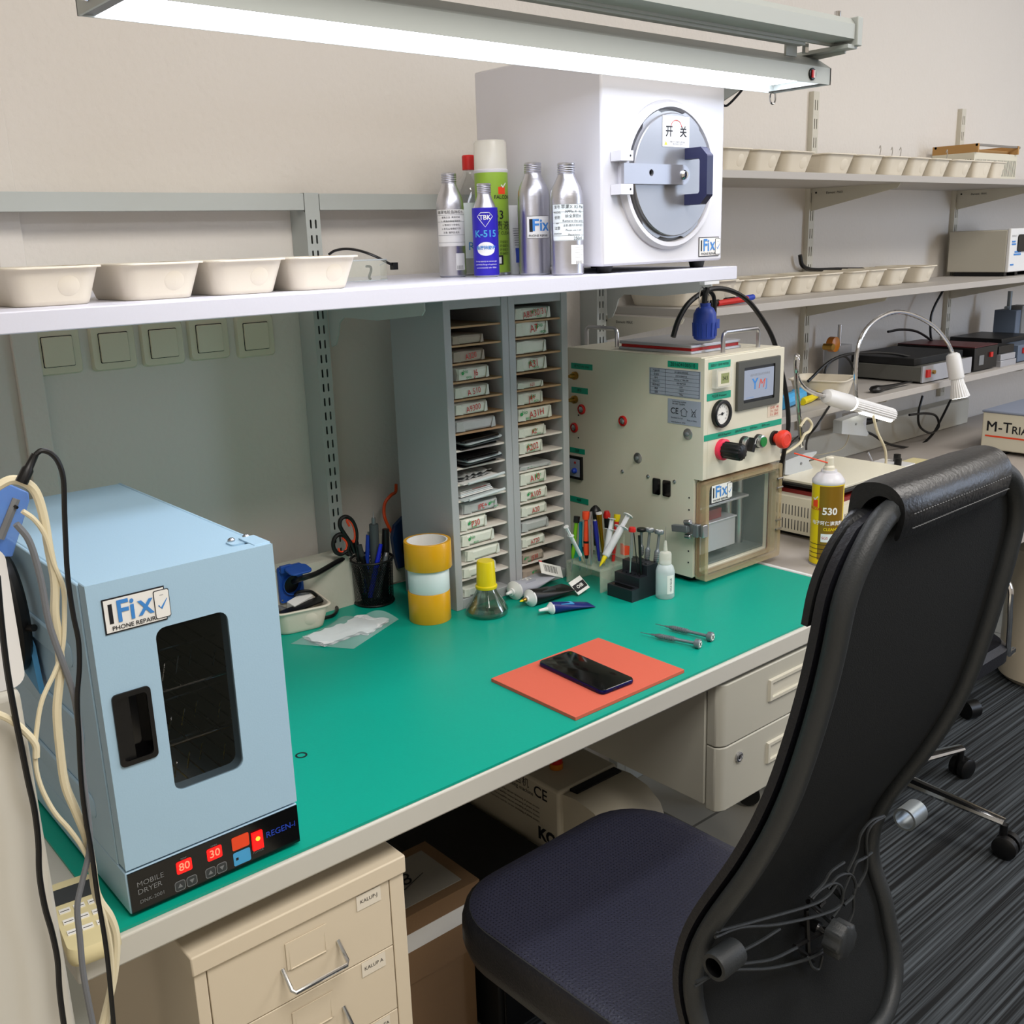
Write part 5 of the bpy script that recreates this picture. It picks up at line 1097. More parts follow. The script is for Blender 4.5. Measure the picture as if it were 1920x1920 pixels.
stick('precision_screwdriver', 'orange red screwdriver with ribbed black-banded handle in the acrylic rack', 'screwdriver', (265, 270), (275, 960), 1.420, 1.415, [('shaft', 'silver', -0.1, 0.15, 0.0012, 0.0014), ('collar', 'black', 0.13, 0.22, 0.003, 0.005), ('handle', 'red_orange', 0.20, 0.42, 0.0055, 0.0065, 0.0060), ('band', 'black', 0.42, 0.46, 0.0062, 0.0062), ('grip', 'red_orange', 0.46, 0.90, 0.0060, 0.0055, 0.0042, 0.0035), ('cap', 'red_orange', 0.86, 1.0, 0.0070, 0.0080, 0.0075)], G1)
stick('precision_screwdriver', 'dark blue screwdriver with white mark in the acrylic rack', 'screwdriver', (378, 370), (440, 930), 1.405, 1.395, [('shaft', 'silver', -0.2, 0.06, 0.001, 0.0012), ('handle', 'purple_blue', 0.05, 0.97, 0.0028, 0.0034, 0.0034, 0.0046, 0.0046, 0.0044), ('end', 'silver', 0.97, 1.0, 0.0035, 0.003)], G1)
stick('precision_screwdriver', 'gold screwdriver with a pale end in the acrylic rack', 'screwdriver', (430, 280), (500, 900), 1.430, 1.425, [('shaft', 'silver', -0.1, 0.1, 0.0012, 0.0014), ('handle', 'gold', 0.08, 0.97, 0.003, 0.0036, 0.004, 0.0048, 0.0062), ('end', 'white_pl', 0.97, 1.0, 0.0068, 0.0066)], G1)
stick('ball_screwdriver', 'black screwdriver with a large round ball handle in the rack', 'screwdriver', (385, 190), (395, 900), 1.445, 1.445, [('shaft', 'silver', -0.05, 0.30, 0.0012, 0.0014), ('handle', 'black', 0.28, 0.80, 0.004, 0.005, 0.0045), ('ball', 'black', 0.74, 1.0, 0.004, 0.0110, 0.0128, 0.0125, 0.0095, 0.003)], G1, 24)
stick('precision_screwdriver', 'black screwdriver with a red domed cap in the rack', 'screwdriver', (532, 262), (545, 900), 1.440, 1.440, [('shaft', 'silver', -0.05, 0.30, 0.0012, 0.0014), ('handle', 'black', 0.28, 0.88, 0.004, 0.0062, 0.0055, 0.0065), ('cap', 'red', 0.87, 1.0, 0.0075, 0.0078, 0.0050)], G1)
stick('precision_screwdriver', 'red screwdriver with a yellow star cap in the rack', 'screwdriver', (668, 305), (610, 950), 1.400, 1.395, [('shaft', 'silver', -0.2, 0.08, 0.001, 0.0014), ('collar', 'red', 0.06, 0.2, 0.0032, 0.0040), ('handle', 'red', 0.22, 0.86, 0.0040, 0.0052, 0.0048, 0.0052), ('cap', 'yellow', 0.86, 1.0, 0.0050, 0.0070, 0.0068)], G1)
def tweezers():
    p0, p1 = z1(328, 270, 1.41), z1(332, 965, 1.40); t = thing('tweezers', 'upright steel tweezers in the acrylic rack', 'tweezers', tuple(p1), 0, G1); d = p0-p1
    for s in (-1, 1):
        b = MB(); b.tube('silver', spline([(0.0003*s, 0, 0), d*0.3+Vector((0.003*s, 0, 0)), d*0.7+Vector((0.004*s, 0, 0)), d+Vector((0.001*s, 0, 0))], 5), [0.0006]+[0.0020]*15, 6); b.obj('arm', t)
tweezers()
def syringe(top, bot, Y0, Y1, r, lab, tip='yellow', black=False):
    p0, p1 = z1(*top, Y0), z1(*bot, Y1); t = thing('syringe', lab, 'syringe', tuple(p1), 0, 'syringes in the acrylic rack'); d = p0-p1; L = d.length
    u = d.normalized(); q = u.to_track_quat('Z', 'Y').to_matrix().to_4x4()
    b = MB(); b.lathe('syringe_pl', [(0.002, L*0.18), (r*0.9, L*0.20), (r, L*0.21), (r, L*0.74)], 20, q, cap1=False); b.rings('syringe_pl', [[(x, y, z) for x, y in rrect(r*4.4, r*2.1, r, 5)] for z in (L*0.74, L*0.752)], T=q); b.obj('barrel', t)
    b = MB(); b.box('syringe_pl', -r*0.75, r*0.75, -0.0008, 0.0008, L*0.42, L*0.97, q); b.box('syringe_pl', -0.0008, 0.0008, -r*0.75, r*0.75, L*0.42, L*0.97, q); b.lathe('white_pl', [(r*1.35, L*0.97), (r*1.35, L*0.985)], 20, q); b.lathe('black' if black else 'white_pl', [(r*0.92, L*0.42), (r*0.92, L*(0.54 if black else 0.45))], 16, q); b.obj('plunger', t)
    b = MB(); b.lathe('yellow' if tip == 'yellow' else 'acrylic_edge', [(0.0006, 0), (r*0.30, L*0.05), (r*0.62, L*0.17), (r*0.62, L*0.20)], 14, q); b.obj('tip', t)
syringe((5, 455), (242, 925), 1.385, 1.385, 0.0038, 'small syringe with black plunger leaning left over the rack', tip='clear', black=True)
syringe((600, 345), (500, 935), 1.38, 1.375, 0.0058, 'white syringe standing behind the largest syringe in the rack')
syringe((815, 305), (440, 975), 1.368, 1.368, 0.0078, 'largest white syringe with yellow tip leaning right in the rack')
def clip():
    c = z1(765, 770, 1.375); t = thing('plastic_clip', 'orange plastic clip hooked on the right side of the rack', 'clip', tuple(c)); b = MB()
    b.sheet('red_orange', [[(-0.010, 0.018), (-0.002, 0.010), (0.011, 0.008), (0.010, -0.011), (-0.004, -0.009), (-0.010, -0.006)]], 0.006, FRONT(0, 0.003, 0)); b.obj('clip_body', t, bevel=0.001)
clip()
def stand():
    t = thing('screwdriver_stand', 'black stepped screwdriver stand beside the squeeze bottle', 'stand', (1.386, 1.283, DZ))
    def sx(px, py): p = z1(px, py, 1.283); return p.x-1.386, p.z-DZ
    a = sx(950, 1260); c = sx(1050, 1100); e = sx(1050, 970); g = sx(1225, 900)
    h1 = sx(855, 1290)[1]; h2 = sx(950, 1130)[1]; h3 = e[1]; W3 = 0.075; D = 0.066
    b = MB(); P = [(0, 0), (W3, 0), (W3, h3), (c[0], h3), (c[0], h2), (a[0], h2), (a[0], h1), (0, h1)]
    m = mat('stand_black', '#1d2026', 0.4); b.sheet(m, [P], D, PL((0, D, 0), (1, 0, 0), (0, 0, 1))); b.obj('stepped_block', t, bevel=0.0008)
    b = MB(); b.sheet('black_gloss', [rrect(a[0]*0.6, D*0.8, 0.003, 4, a[0]/2, D/2)], 0.0003, TOP(0, 0, h1))
    for j in range(5): b.sheet('black_gloss', [circ(0.0023, 14, (a[0]+c[0])/2, 0.010+0.0115*j)], 0.0003, TOP(0, 0, h2))
    for x in (c[0]+0.010, c[0]+0.029):
        for j in range(4): b.sheet('black_gloss', [circ(0.0050, 18, x, 0.010+0.0155*j)], 0.0003, TOP(0, 0, h3))
    b.obj('holes', t)
    G = 'tools in the black stand'
    for lab, top, bot, Yd, capm, mark in (('screwdriver with a white Y-marked round head in the black stand', (1088, 480), (1048, 890), 1.318, 'gunmetal', 'Y'), ('screwdriver with white plus-marked round head, rightmost in the black stand', (1212, 505), (1165, 920), 1.300, 'gunmetal', '+'), ('screwdriver with a plain black round head in the stand', (978, 480), (975, 830), 1.330, 'black', None)):
        p0, p1 = z1(*top, Yd), z1(*bot, Yd); q = thing('precision_screwdriver', lab, 'screwdriver', tuple(p1), 0, G); d = p0-p1; L = d.length
        u = d.normalized(); Q = u.to_track_quat('Z', 'Y').to_matrix().to_4x4()
        b = MB(); b.lathe('gunmetal', [(0.0042, 0), (0.0055, 0.003), (0.0055, L*0.32), (0.0045, L*0.36), (0.0030, L*0.40), (0.0026, L*0.46), (0.0028, L*0.88)], 18, Q)
        for k in range(4): b.lathe('silver', [(0.0057, 0.004+0.004*k), (0.0057, 0.0052+0.004*k)], 18, Q)
        b.obj('handle', q)
        b = MB(); b.lathe(capm, [(0.003, L*0.86), (0.0088, L*0.88), (0.0095, L*0.90), (0.0095, L*0.97), (0.0085, L*0.995)], 24, Q); cp = b.obj('swivel_cap', q)
        if mark: b = MB(); b.lathe('paper', [(0.0074, L*0.99), (0.0074, L*0.999)], 22, Q); b.text('ink', mark, 0.012, Q @ Matrix.Translation((0, 0, L*1.0+0.0002)), bold=0.03); b.obj('white_mark', cp)
    def st(*a, **k): stick(*a, group=G, **k)
    st('precision_screwdriver', 'slim silver screwdriver with a red cap in the front stand row', 'screwdriver', (862, 470), (832, 1050), 1.300, 1.300, [('shaft', 'silver', 0.0, 0.35, 0.0013, 0.0016), ('handle', 'silver', 0.33, 0.92, 0.0034, 0.0034, 0.0028, 0.0026), ('cap', 'red', 0.90, 1.0, 0.0068, 0.0075, 0.0060)])
    st('black_pen', 'black marker-like tool standing in the front row of the stand', 'pen', (952, 575), (975, 1085), 1.296, 1.296, [('barrel', 'black', 0.0, 1.0, 0.0028, 0.0030)])
    st('probe', 'thin black probe leaning left in the black stand', 'probe', (880, 540), (935, 1080), 1.300, 1.298, [('rod', 'black', 0.0, 1.0, 0.0010, 0.0010)])
stand()
def squeeze():
    t = thing('squeeze_bottle', 'translucent squeeze bottle with needle tip beside the cream machine', 'bottle', (1.457, 1.260, DZ))
    b = MB(); b.lathe('translucent_pl', [(0.0165, 0), (0.0185, 0.003), (0.0185, 0.055), (0.016, 0.064), (0.0115, 0.069), (0.0115, 0.072)], 36); b.obj('bottle_body', t)
    b = MB(); b.lathe('cap_clear', [(0.0122, 0.070), (0.0122, 0.090), (0.0105, 0.093), (0.0045, 0.095), (0.0022, 0.116)], 28); b.obj('cap', t)
    b = MB(); b.cyl('silver', (0, 0, 0.115), (0.002, 0.001, 0.144), 0.0005, n=6); b.obj('needle', t)
    b = MB(); T = CT(FACE+0.45, 0); wrap_sheet(b, 'paper', 0.0186, -0.42, 0.42, 0.012, 0.050, T); b.text('ink', 'OCA GLUE', 0.0055, BT(T, 0.0, 0.031, 0.0186), bend=0.0192, rot=PI/2); b.obj('label', t)
squeeze()

def pencup():
    m = mat('mesh_cup', '#0d0f12', 0.45, 0.5); nt = m.node_tree; bs = nt.nodes['Principled BSDF']; L = nt.links.new
    tc = nt.nodes.new('ShaderNodeTexCoord'); sp = nt.nodes.new('ShaderNodeSeparateXYZ'); L(tc.outputs['Object'], sp.inputs[0])
    def mth(op, a, b=None):
        n = nt.nodes.new('ShaderNodeMath'); n.operation = op
        for i, v in enumerate((a, b)):
            if v is None: continue
            if isinstance(v, (int, float)): n.inputs[i].default_value = v
            else: L(v, n.inputs[i])
        return n.outputs[0]
    an = mth('ARCTAN2', sp.outputs['Y'], sp.outputs['X']); aa = mth('MULTIPLY', an, 70/(2*PI)); zz = mth('MULTIPLY', sp.outputs['Z'], 300)
    f1 = mth('FRACT', mth('ADD', aa, mth('MULTIPLY', zz, 0.5))); f2 = mth('FRACT', mth('SUBTRACT', aa, mth('MULTIPLY', zz, 0.5)))
    g1 = mth('LESS_THAN', f1, 0.42); g2 = mth('LESS_THAN', f2, 0.42); L(mth('MAXIMUM', g1, g2), bs.inputs['Alpha'])
    t = thing('pen_cup', 'black wire mesh pen cup on the green mat beside the tape stack', 'pen cup', (1.034, 1.655, DZ))
    b = MB(); b.lathe('mesh_cup', [(0.0385, 0.004), (0.0415, 0.090)], 48, cap0=False, cap1=False); b.obj('mesh_wall', t)
    for z, r in ((0.003, 0.0385), (0.091, 0.0420)):
        b = MB(); b.tube('black', [(r*math.cos(2*PI*k/40), r*math.sin(2*PI*k/40), z) for k in range(40)], 0.0025, 8, closed=True); 
        if z < 0.01: b.lathe('black', [(0.038, 0.001), (0.038, 0.003)], 40)
        b.obj('rim', t)
    def s6(x, y, Y=1.655): return atY(500+x/4.8, 820+y/4.8, Y)
    G = 'things in the pen cup'
    q = thing('scissors', 'scissors with black and red looped handles in the pen cup', 'scissors', (1.03, 1.655, DZ+0.01), 0, G); O = Vector((1.03, 1.655, DZ+0.01))
    for pts, inner in (([(790, 1040), (760, 960), (700, 870), (660, 800), (665, 740), (710, 715), (765, 745), (800, 820), (808, 900), (800, 960)], [(745, 800), (720, 750), (740, 745), (780, 800), (795, 880), (785, 940), (765, 930)]), ([(760, 1060), (730, 1010), (740, 950), (700, 890), (650, 875), (610, 910), (598, 970), (620, 1030), (670, 1050), (720, 1020)], [(680, 905), (715, 940), (722, 985), (700, 1025), (660, 1030), (645, 1000)])):
        b = MB(); b.tube('black', spline([s6(x, y)-O for x, y in pts], 5), 0.0042, 8); lp = b.obj('handle_loop', q)
        b = MB(); b.tube('red_orange', spline([s6(x, y)-O for x, y in inner], 5), 0.0022, 6); b.obj('red_lining', lp)
    b = MB(); b.tube('black', [s6(800, 940)-O, s6(830, 1120)-O], [0.006, 0.004], 8); b.tube('silver', [s6(825, 1120)-O, s6(900, 1420)-O], [0.0035, 0.001], 6, flat=0.3); b.obj('blade', q)
    def pen(lab, cat, top, bot, segs, name='pen', Y=1.655):
        p0, p1 = s6(*top, Y), s6(*bot, Y); o = thing(name, lab, cat, tuple(p1), 0, G); d = p0-p1
        for part, mm, f0, f1, *pr in segs:
            b = MB(); k = len(pr); b.tube(mm, [(d*f0).lerp(d*f1, i/(k-1)) for i in range(k)], list(pr), 14); b.obj(part, o)
    pen('grey needle-tipped tool standing highest in the pen cup', 'tool', (958, 660), (990, 1450), [('tip', 'silver', 0.90, 1.0, 0.0022, 0.0010, 0.0003), ('collar', 'gunmetal', 0.84, 0.92, 0.0042, 0.0040), ('barrel', mat('grey_grip', '#4b5154', 0.5), 0.0, 0.85, 0.0095, 0.0095, 0.0095, 0.0092)], 'needle_tool')
    pen('thick black marker at the right of the pen cup', 'marker', (1070, 825), (1070, 1440), [('barrel', 'black', 0, 0.62, 0.0065, 0.0070), ('cap', 'black', 0.62, 1.0, 0.0078, 0.0078, 0.0070)], 'marker', 1.66)
    pen('blue clicker pen left of the grey tool in the cup', 'pen', (915, 850), (890, 1400), [('barrel', 'blue', 0.0, 0.95, 0.0042, 0.0045), ('button', 'mid_grey', 0.95, 1.0, 0.002, 0.002)], Y=1.665)
    pen('bright blue pen with a clip leaning right in the cup', 'pen', (1028, 960), (930, 1440), [('barrel', mat('pen_blue', '#1228c8', 0.3), 0.0, 1.0, 0.0050, 0.0054, 0.0035)], Y=1.635)
    pen('silver ended pen at the right front of the cup', 'pen', (1080, 1035), (1000, 1440), [('barrel', 'gunmetal', 0.0, 0.92, 0.0048, 0.0052), ('end', 'silver', 0.92, 1.0, 0.0054, 0.0045)], Y=1.64)
    pen('black pen leaning left beside the scissors in the cup', 'pen', (835, 970), (950, 1440), [('barrel', 'black', 0.0, 0.8, 0.0045, 0.0052), ('cap', 'dark_grey', 0.8, 1.0, 0.0055, 0.0050)], Y=1.645)
pencup()
def bag():
    O = Vector((0.90, 1.55, DZ)); t = thing('plastic_bag', 'clear plastic bag of white wipes lying on the green mat', 'bag', tuple(O))
    r = random.Random(3); nx, ny = 22, 14
    c = [Vector((0.800, 1.572, 0)), Vector((0.868, 1.470, 0)), Vector((1.010, 1.535, 0)), Vector((0.945, 1.622, 0))]
    v = []
    for j in range(ny+1):
        for i in range(nx+1):
            u, w = i/nx, j/ny; p = (c[0].lerp(c[1], w)).lerp(c[3].lerp(c[2], w), u); edge = min(u, 1-u, w, 1-w)*6
            z = DZ+0.0012+0.010*min(1, edge)*(0.8+0.4*math.sin(u*9+w*5))+r.uniform(0, 0.002)*min(1, edge); 
            if u > 0.9 and w > 0.3: z += 0.016*(u-0.9)*10*math.sin(PI*(w-0.3)/0.7)
            v.append((p.x-O.x, p.y-O.y, z-DZ))
    f = [(j*(nx+1)+i, j*(nx+1)+i+1, (j+1)*(nx+1)+i+1, (j+1)*(nx+1)+i) for j in range(ny) for i in range(nx)]
    b = MB(); b.mesh('bag_film', v, f); b.obj('film', t)
    for k, (x0, x1, y0, y1, a, nm) in enumerate(((-0.068, 0.018, -0.030, 0.034, 0.10, 'wipe_stack'), (0.000, 0.078, -0.050, 0.020, 0.45, 'wipe_stack'))):
        for q in range(3):
            b = MB(); rr = random.Random(k*5+q); n = 10; vv = []
            for j in range(n+1):
                for i in range(n+1): vv.append((x0+(x1-x0)*i/n+0.002*q*math.sin(j), y0+(y1-y0)*j/n+0.002*math.sin(i*2+q), 0.0016+0.0019*q+rr.uniform(-0.0004, 0.0006)))
            b.mesh('tissue', vv, [(j*(n+1)+i, j*(n+1)+i+1, (j+1)*(n+1)+i+1, (j+1)*(n+1)+i) for j in range(n) for i in range(n)], Matrix.Rotation(a, 4, 'Z')); b.obj('folded_wipe', t)
bag()
def scraps():
    b = MB(); b.box('paper', -0.024, 0.024, -0.010, 0.010, 0, 0.018); o = b.obj('small_carton', bevel=0.0006); o.location = (0.868, 1.655, DZ+0.034); o.rotation_euler = (0.3, -0.15, 0.25); tag(o, 'small white carton lying on top of the scraps in the bowl', 'carton')
    b = MB(); b.box('black', -0.045, 0.048, -0.010, 0.012, 0, 0.003); o = b.obj('black_strip'); o.location = (0.860, 1.630, DZ+0.040); o.rotation_euler = (0.1, -0.05, 0.12); tag(o, 'black flat strip across the front of the scrap bowl', 'strip')
    b = MB(); b.box('mid_grey', -0.012, 0.012, -0.020, 0.020, 0, 0.004); o = b.obj('metal_part'); o.location = (0.832, 1.66, DZ+0.036); o.rotation_euler = (0.3, 0.4, 0.5); tag(o, 'grey metal part standing at the left of the scrap bowl', 'part')
scraps()

def wall_sockets():
    b = MB(); b.sheet('plaster_trunk', [[(0.700, 0.0), (1.016, 0.0), (0.992, 0.100), (0.984, 0.106), (0.700, 0.106)]], 0.045, PL((0, 1.716, DZ), (1, 0, 0), (0, 0, 1)))
    o = b.obj('cable_duct', bevel=0.003); tag(o, 'beige cable duct end on the bench behind the scrap bowl', 'duct')
    b = MB(); b.box('plaster_trunk', 1.045, 1.11, 1.722, WY, DZ, 0.80); o = b.obj('cable_duct', bevel=0.003); tag(o, 'short beige cable duct behind the pen cup and tape stack', 'duct')
    def s6(x, y, Y): return atY(500+x/4.8, 820+y/4.8, Y)
    a = s6(98, 1180, 1.665); e = s6(340, 1440, 1.665); cx, cz, w, h = (a.x+e.x)/2, (a.z+e.z)/2, e.x-a.x, a.z-e.z
    t = thing('power_socket', 'blue power socket with raised lid on the beige cable duct', 'socket', (cx, 1.668, cz))
    b = MB(); F = FRONT(0, 0.002, 0); b.sheet('sock_blue', [rrect(w, h, 0.004, 4), circ(w*0.36, 24, 0, -h*0.03)], 0.006, F); b.rings('sock_blue', [[(r*math.cos(k*PI/14), r*math.sin(k*PI/14)-h*0.03, z) for k in range(28)] for r, z in ((w*0.39, 0.005), (w*0.39, 0.012), (w*0.36, 0.012), (w*0.36, 0.001))], cap0=False, cap1=False, T=F); b.sheet('black', [circ(w*0.37, 24, 0, -h*0.03)], 0.001, F); b.obj('socket_plate', t)
    b = MB(); b.rings('sock_blue', [[(x, y, z) for x, y in rrect(w*0.9, 0.034, 0.010, 5)] for z in (0, 0.004)], T=Matrix.Translation((0.004, -0.028, h*0.42)) @ Matrix.Rotation(0.2, 4, 'X')); b.box('sock_blue', -w*0.45, -w*0.0, -0.012, -0.004, h*0.36, h*0.56); b.obj('lid', t, bevel=0.001)
    for sx in (-1, 1):
        for sz in (-1, 1):
            b = MB(); b.turn('silver', (sx*w*0.42, -0.004, sz*h*0.42), (sx*w*0.42, -1, sz*h*0.42), [(0.0022, 0), (0.0015, 0.001)], 10); b.obj('screw', t)
    b = MB(); pts = [s6(240, 1300, 1.655), s6(330, 1265, 1.62), s6(450, 1225, 1.63), s6(600, 1140, 1.66), s6(700, 1080, 1.68), s6(760, 1000, 1.72)]; b.tube('black', spline(pts, 6), 0.0052, 8); o = b.obj('power_cable'); tag(o, 'thick black cable plugged into the blue socket', 'cable')
    b = MB(); pts = [s6(250, 1420, 1.66), s6(300, 1390, 1.65), s6(400, 1390, 1.65), s6(470, 1450, 1.66)]; pts += [atZ(500+x/4.8, 820+y/4.8, DZ+0.004) for x, y in ((520, 1510), (600, 1515), (635, 1545), (600, 1600), (520, 1625), (470, 1635))]; b.tube('black', spline(pts, 6), 0.0034, 8); o = b.obj('power_cable'); tag(o, 'thin black cable looping from the bowl onto the green mat', 'cable')
    # second blue socket and orange hose half hidden by the sorter
    t = thing('power_socket', 'dark blue socket plate half hidden behind the left sorter', 'socket', (1.150, 1.712, 0.835))
    b = MB(); F = FRONT(0, 0.004, 0); b.sheet(mat('navy_sock', '#17355f', 0.4), [[(-0.030, 0.02), (-0.022, 0.045), (0.0, 0.060), (0.03, 0.060), (0.03, -0.048), (-0.020, -0.048), (-0.026, -0.02)], circ(0.022, 22, 0.012, -0.008)], 0.010, F); b.sheet('black', [circ(0.023, 22, 0.012, -0.008)], 0.002, F); b.box('plaster_trunk', -0.03, 0.05, 0.0045, 0.06, -0.08, 0.02); b.obj('socket_plate', t, bevel=0.001)
    b = MB(); b.tube('orange_hose', spline([s6(1165, 420, 1.735), s6(1160, 490, 1.735), s6(1120, 520, 1.73), s6(1070, 580, 1.73), s6(1055, 650, 1.73), s6(1065, 730, 1.725), s6(1105, 820, 1.72), s6(1130, 860, 1.72)], 6), 0.0034, 8); o = b.obj('air_hose'); tag(o, 'orange hose curving along the wall left of the sorter', 'hose')
wall_sockets()

# ------------------------------------------------------------------ under the bench
def drawers():
    t = thing('drawer_cabinet', 'cream metal multi-drawer cabinet under the left end of the bench', 'drawer cabinet', (0.345, 0.985, 0))
    w = 0.285; m = 'cream_cab'
    b = MB(); b.box(m, 0, 0.0145, 0, 0.46, 0.03, 0.656); b.box(m, w-0.021, w, 0, 0.46, 0.03, 0.656); b.box(m, 0.0145, w-0.021, 0.45, 0.46, 0.03, 0.656); b.box(m, 0.0145, w-0.021, 0.003, 0.45, 0.03, 0.06); b.obj('cabinet_body', t, bevel=0.001)
    b = MB(); b.box(m, -0.0025, w+0.0025, -0.004, 0.46, 0.656, 0.681); b.obj('lid', t, bevel=0.002)
    z = 0.654
    labs = ['KALUP-J', 'KALUP A', 'KALUP TA', '', '', '']
    for i in range(6):
        z0 = z-0.0965
        b = MB(); b.box(m, 0.016, w-0.0225, 0.0005, 0.44, z0, z); 
        d = b.obj('drawer', t, bevel=0.0008)
        if i < 3:
            b = MB(); F = FRONT(0, 0, z-0.038)
            b.tube('chrome', [(0.106, 0.0, z-0.048), (0.106, -0.020, z-0.066), (0.109, -0.0235, z-0.0685), (0.180, -0.0235, z-0.0685), (0.183, -0.020, z-0.066), (0.183, 0.0, z-0.048)], 0.0028, 10); b.obj('handle', d)
            b = MB(); b.tube(m, [(0.116, -0.0002, z-0.026), (0.1165, -0.0012, z-0.053), (0.165, -0.0012, z-0.053), (0.165, -0.0002, z-0.026)], 0.0013, 6); b.sheet(m, [rect(0.112, 0.169, 0.0235, -0.0235+0.010)], 0.0010, FRONT(0, -0.0003, z-0.0395+0.0)); b.obj('label_holder', d)
            b = MB(); T = FRONT(0.231, -0.0003, z-0.006-0.004); b.sheet(mat('pale_sticker', '#e0d8c8', 0.6), [rect(-0.018, 0.018, -0.012, 0.009)], 0.0003, T); b.text('ink', labs[i], 0.0072, T @ Matrix.Translation((0, -0.001, 0.0003))); b.obj('name_sticker', d)
        z = z0-0.0015
    t = thing('drawer_pedestal', 'grey two-drawer pedestal hung under the bench behind the chair', 'drawer unit', (1.277, 0.985, 0.466))
    m = 'pedestal'; W = 0.40
    b = MB(); b.box(m, 0, W, 0.028, 0.52, 0.008, 0.2475); b.obj('carcass', t, bevel=0.0015)
    for i, (z0, z1) in enumerate(((0.1245, 0.240), (0.0, 0.1225))):
        b = MB(); P = [(0.003, 0.026), (0.003, 0.008), (0.009, 0.001), (0.020, -0.004), (W, -0.004), (W, 0.026)]
        b.mesh(m, [(x, y, z) for z in (z0, z1) for x, y in P], [tuple(range(5, -1, -1)), tuple(range(6, 12))]+[(k, (k+1) % 6, (k+1) % 6+6, k+6) for k in range(6)]); d = b.obj('drawer', t, bevel=0.002)
        zc = (0.657-0.466) if i == 0 else (0.535-0.466); F = FRONT(0.135+0.065, -0.004, zc)
        b = MB(); b.rings(mat('handle_pale', '#c9c5b6', 0.45), [[(x, y, z) for x, y in rect(-0.065*s, 0.065*s, -0.021*q, 0.021*q)] for s, q, z in ((1, 1, 0), (0.97, 0.92, 0.005), (0.88, 0.66, 0.005), (0.87, 0.62, 0.0005))], T=F); b.obj('recessed_handle', d)
        if i: b = MB(); b.turn('silver', (0.054, -0.004, 0.093), (0.054, -1, 0.093), [(0.0095, 0), (0.009, 0.004), (0.006, 0.005), (0.0055, 0.003)], 22); b.box('ink', -0.001, 0.001, -0.004, 0.004, 0.0032, 0.0036, FRONT(0.054, -0.004, 0.093)); b.obj('lock', d)
    t = thing('computer_case', 'black computer case standing in the dark under the bench', 'computer', (0.982, 1.24, 0.006))
    b = MB(); b.box('black_soft', 0, 0.21, 0, 0.45, 0.0, 0.262); b.obj('case_body', t, bevel=0.004)
    b = MB(); b.box('black', 0.01, 0.20, -0.006, 0.0, 0.01, 0.255); b.obj('front_panel', t, bevel=0.003)
    t = thing('laminator', 'cream floor-standing machine lettered CE under the bench', 'machine', (1.205, 1.17, 0.006))
    m = mat('laminator_cream', '#c2baa6', 0.6); H = 0.394
    b = MB(); b.box(m, 0, 0.165, 0.14, 0.56, 0.02, H); b.obj('housing', t, bevel=0.006)
    b = MB(); b.sheet(m, [[(0.0, 0.02), (0.14, 0.02), (0.14, H-0.008), (0.10, H-0.004), (0.055, H-0.012), (0.02, H-0.035), (0.004, H-0.07), (0, H-0.11)]], 0.15, PL((0.012, 0, 0), (0, 1, 0), (0, 0, 1))); b.obj('roller_cover', t, bevel=0.003)
    b = MB(); b.box('black_soft', 0.03, 0.155, 0.118, 0.139, H-0.010, H-0.0025); b.obj('feed_slot', t)
    b = MB(); b.box('black_soft', 0.02, 0.14, -0.001, 0.02, 0.15, 0.26); b.obj('grille', t)
    b = MB(); T = LEFT(-0.0004, 0.28, 0.33)
    b.text('ink', '抽真空贴合机', 0.022, T @ Matrix.Translation((-0.012, 0.046, 0))); b.text('ink', 'Laminating machine', 0.013, T @ Matrix.Translation((0.015, 0.030, 0))); b.text('ink', 'CE', 0.034, T @ Matrix.Translation((0.088, 0.040, 0)), bold=0.01)
    for k in range(4): b.text('ink', 'This machine is used for vacuum laminating of phone screens', 0.0068, T @ Matrix.Translation((0.0, 0.006-0.010*k, 0)))
    b.text('ink', 'KO', 0.036, T @ Matrix.Translation((0.105, -0.050, 0)), bold=0.05); b.obj('lettering', t)
    b = MB(); b.lathe('red', [(0.013, 0), (0.013, 0.012), (0.010, 0.014)], 24, Matrix.Translation((0.065, 0.215, H+0.012))); b.lathe('amber', [(0.014, 0), (0.014, 0.012)], 24, Matrix.Translation((0.065, 0.215, H))); b.obj('stop_button', t)
    t = thing('cardboard_box', 'shallow cardboard box with a white sheet under the bench', 'box', (0.76, 1.275, 0.0))
    b = MB(); b.box('cardboard', 0, 0.215, 0, 0.165, 0.20, 0.335); b.box('paper', 0.0, 0.205, -0.001, 0.15, 0.265, 0.300); b.box('cardboard', 0.0, 0.20, 0.005, 0.16, 0, 0.20); b.obj('box_body', t)
    b = MB(); b.box(mat('old_sheet', '#a09b90', 0.8), 0.005, 0.19, 0.02, 0.142, 0.335, 0.337); b.text('ink', '38', 0.045, TOP(0.10, 0.085, 0.3375), shear=0.3); b.tube('ink', [(0.06, 0.05, 0.3378), (0.15, 0.082, 0.3378)], 0.0008, 4); b.obj('written_sheet', t)
drawers()

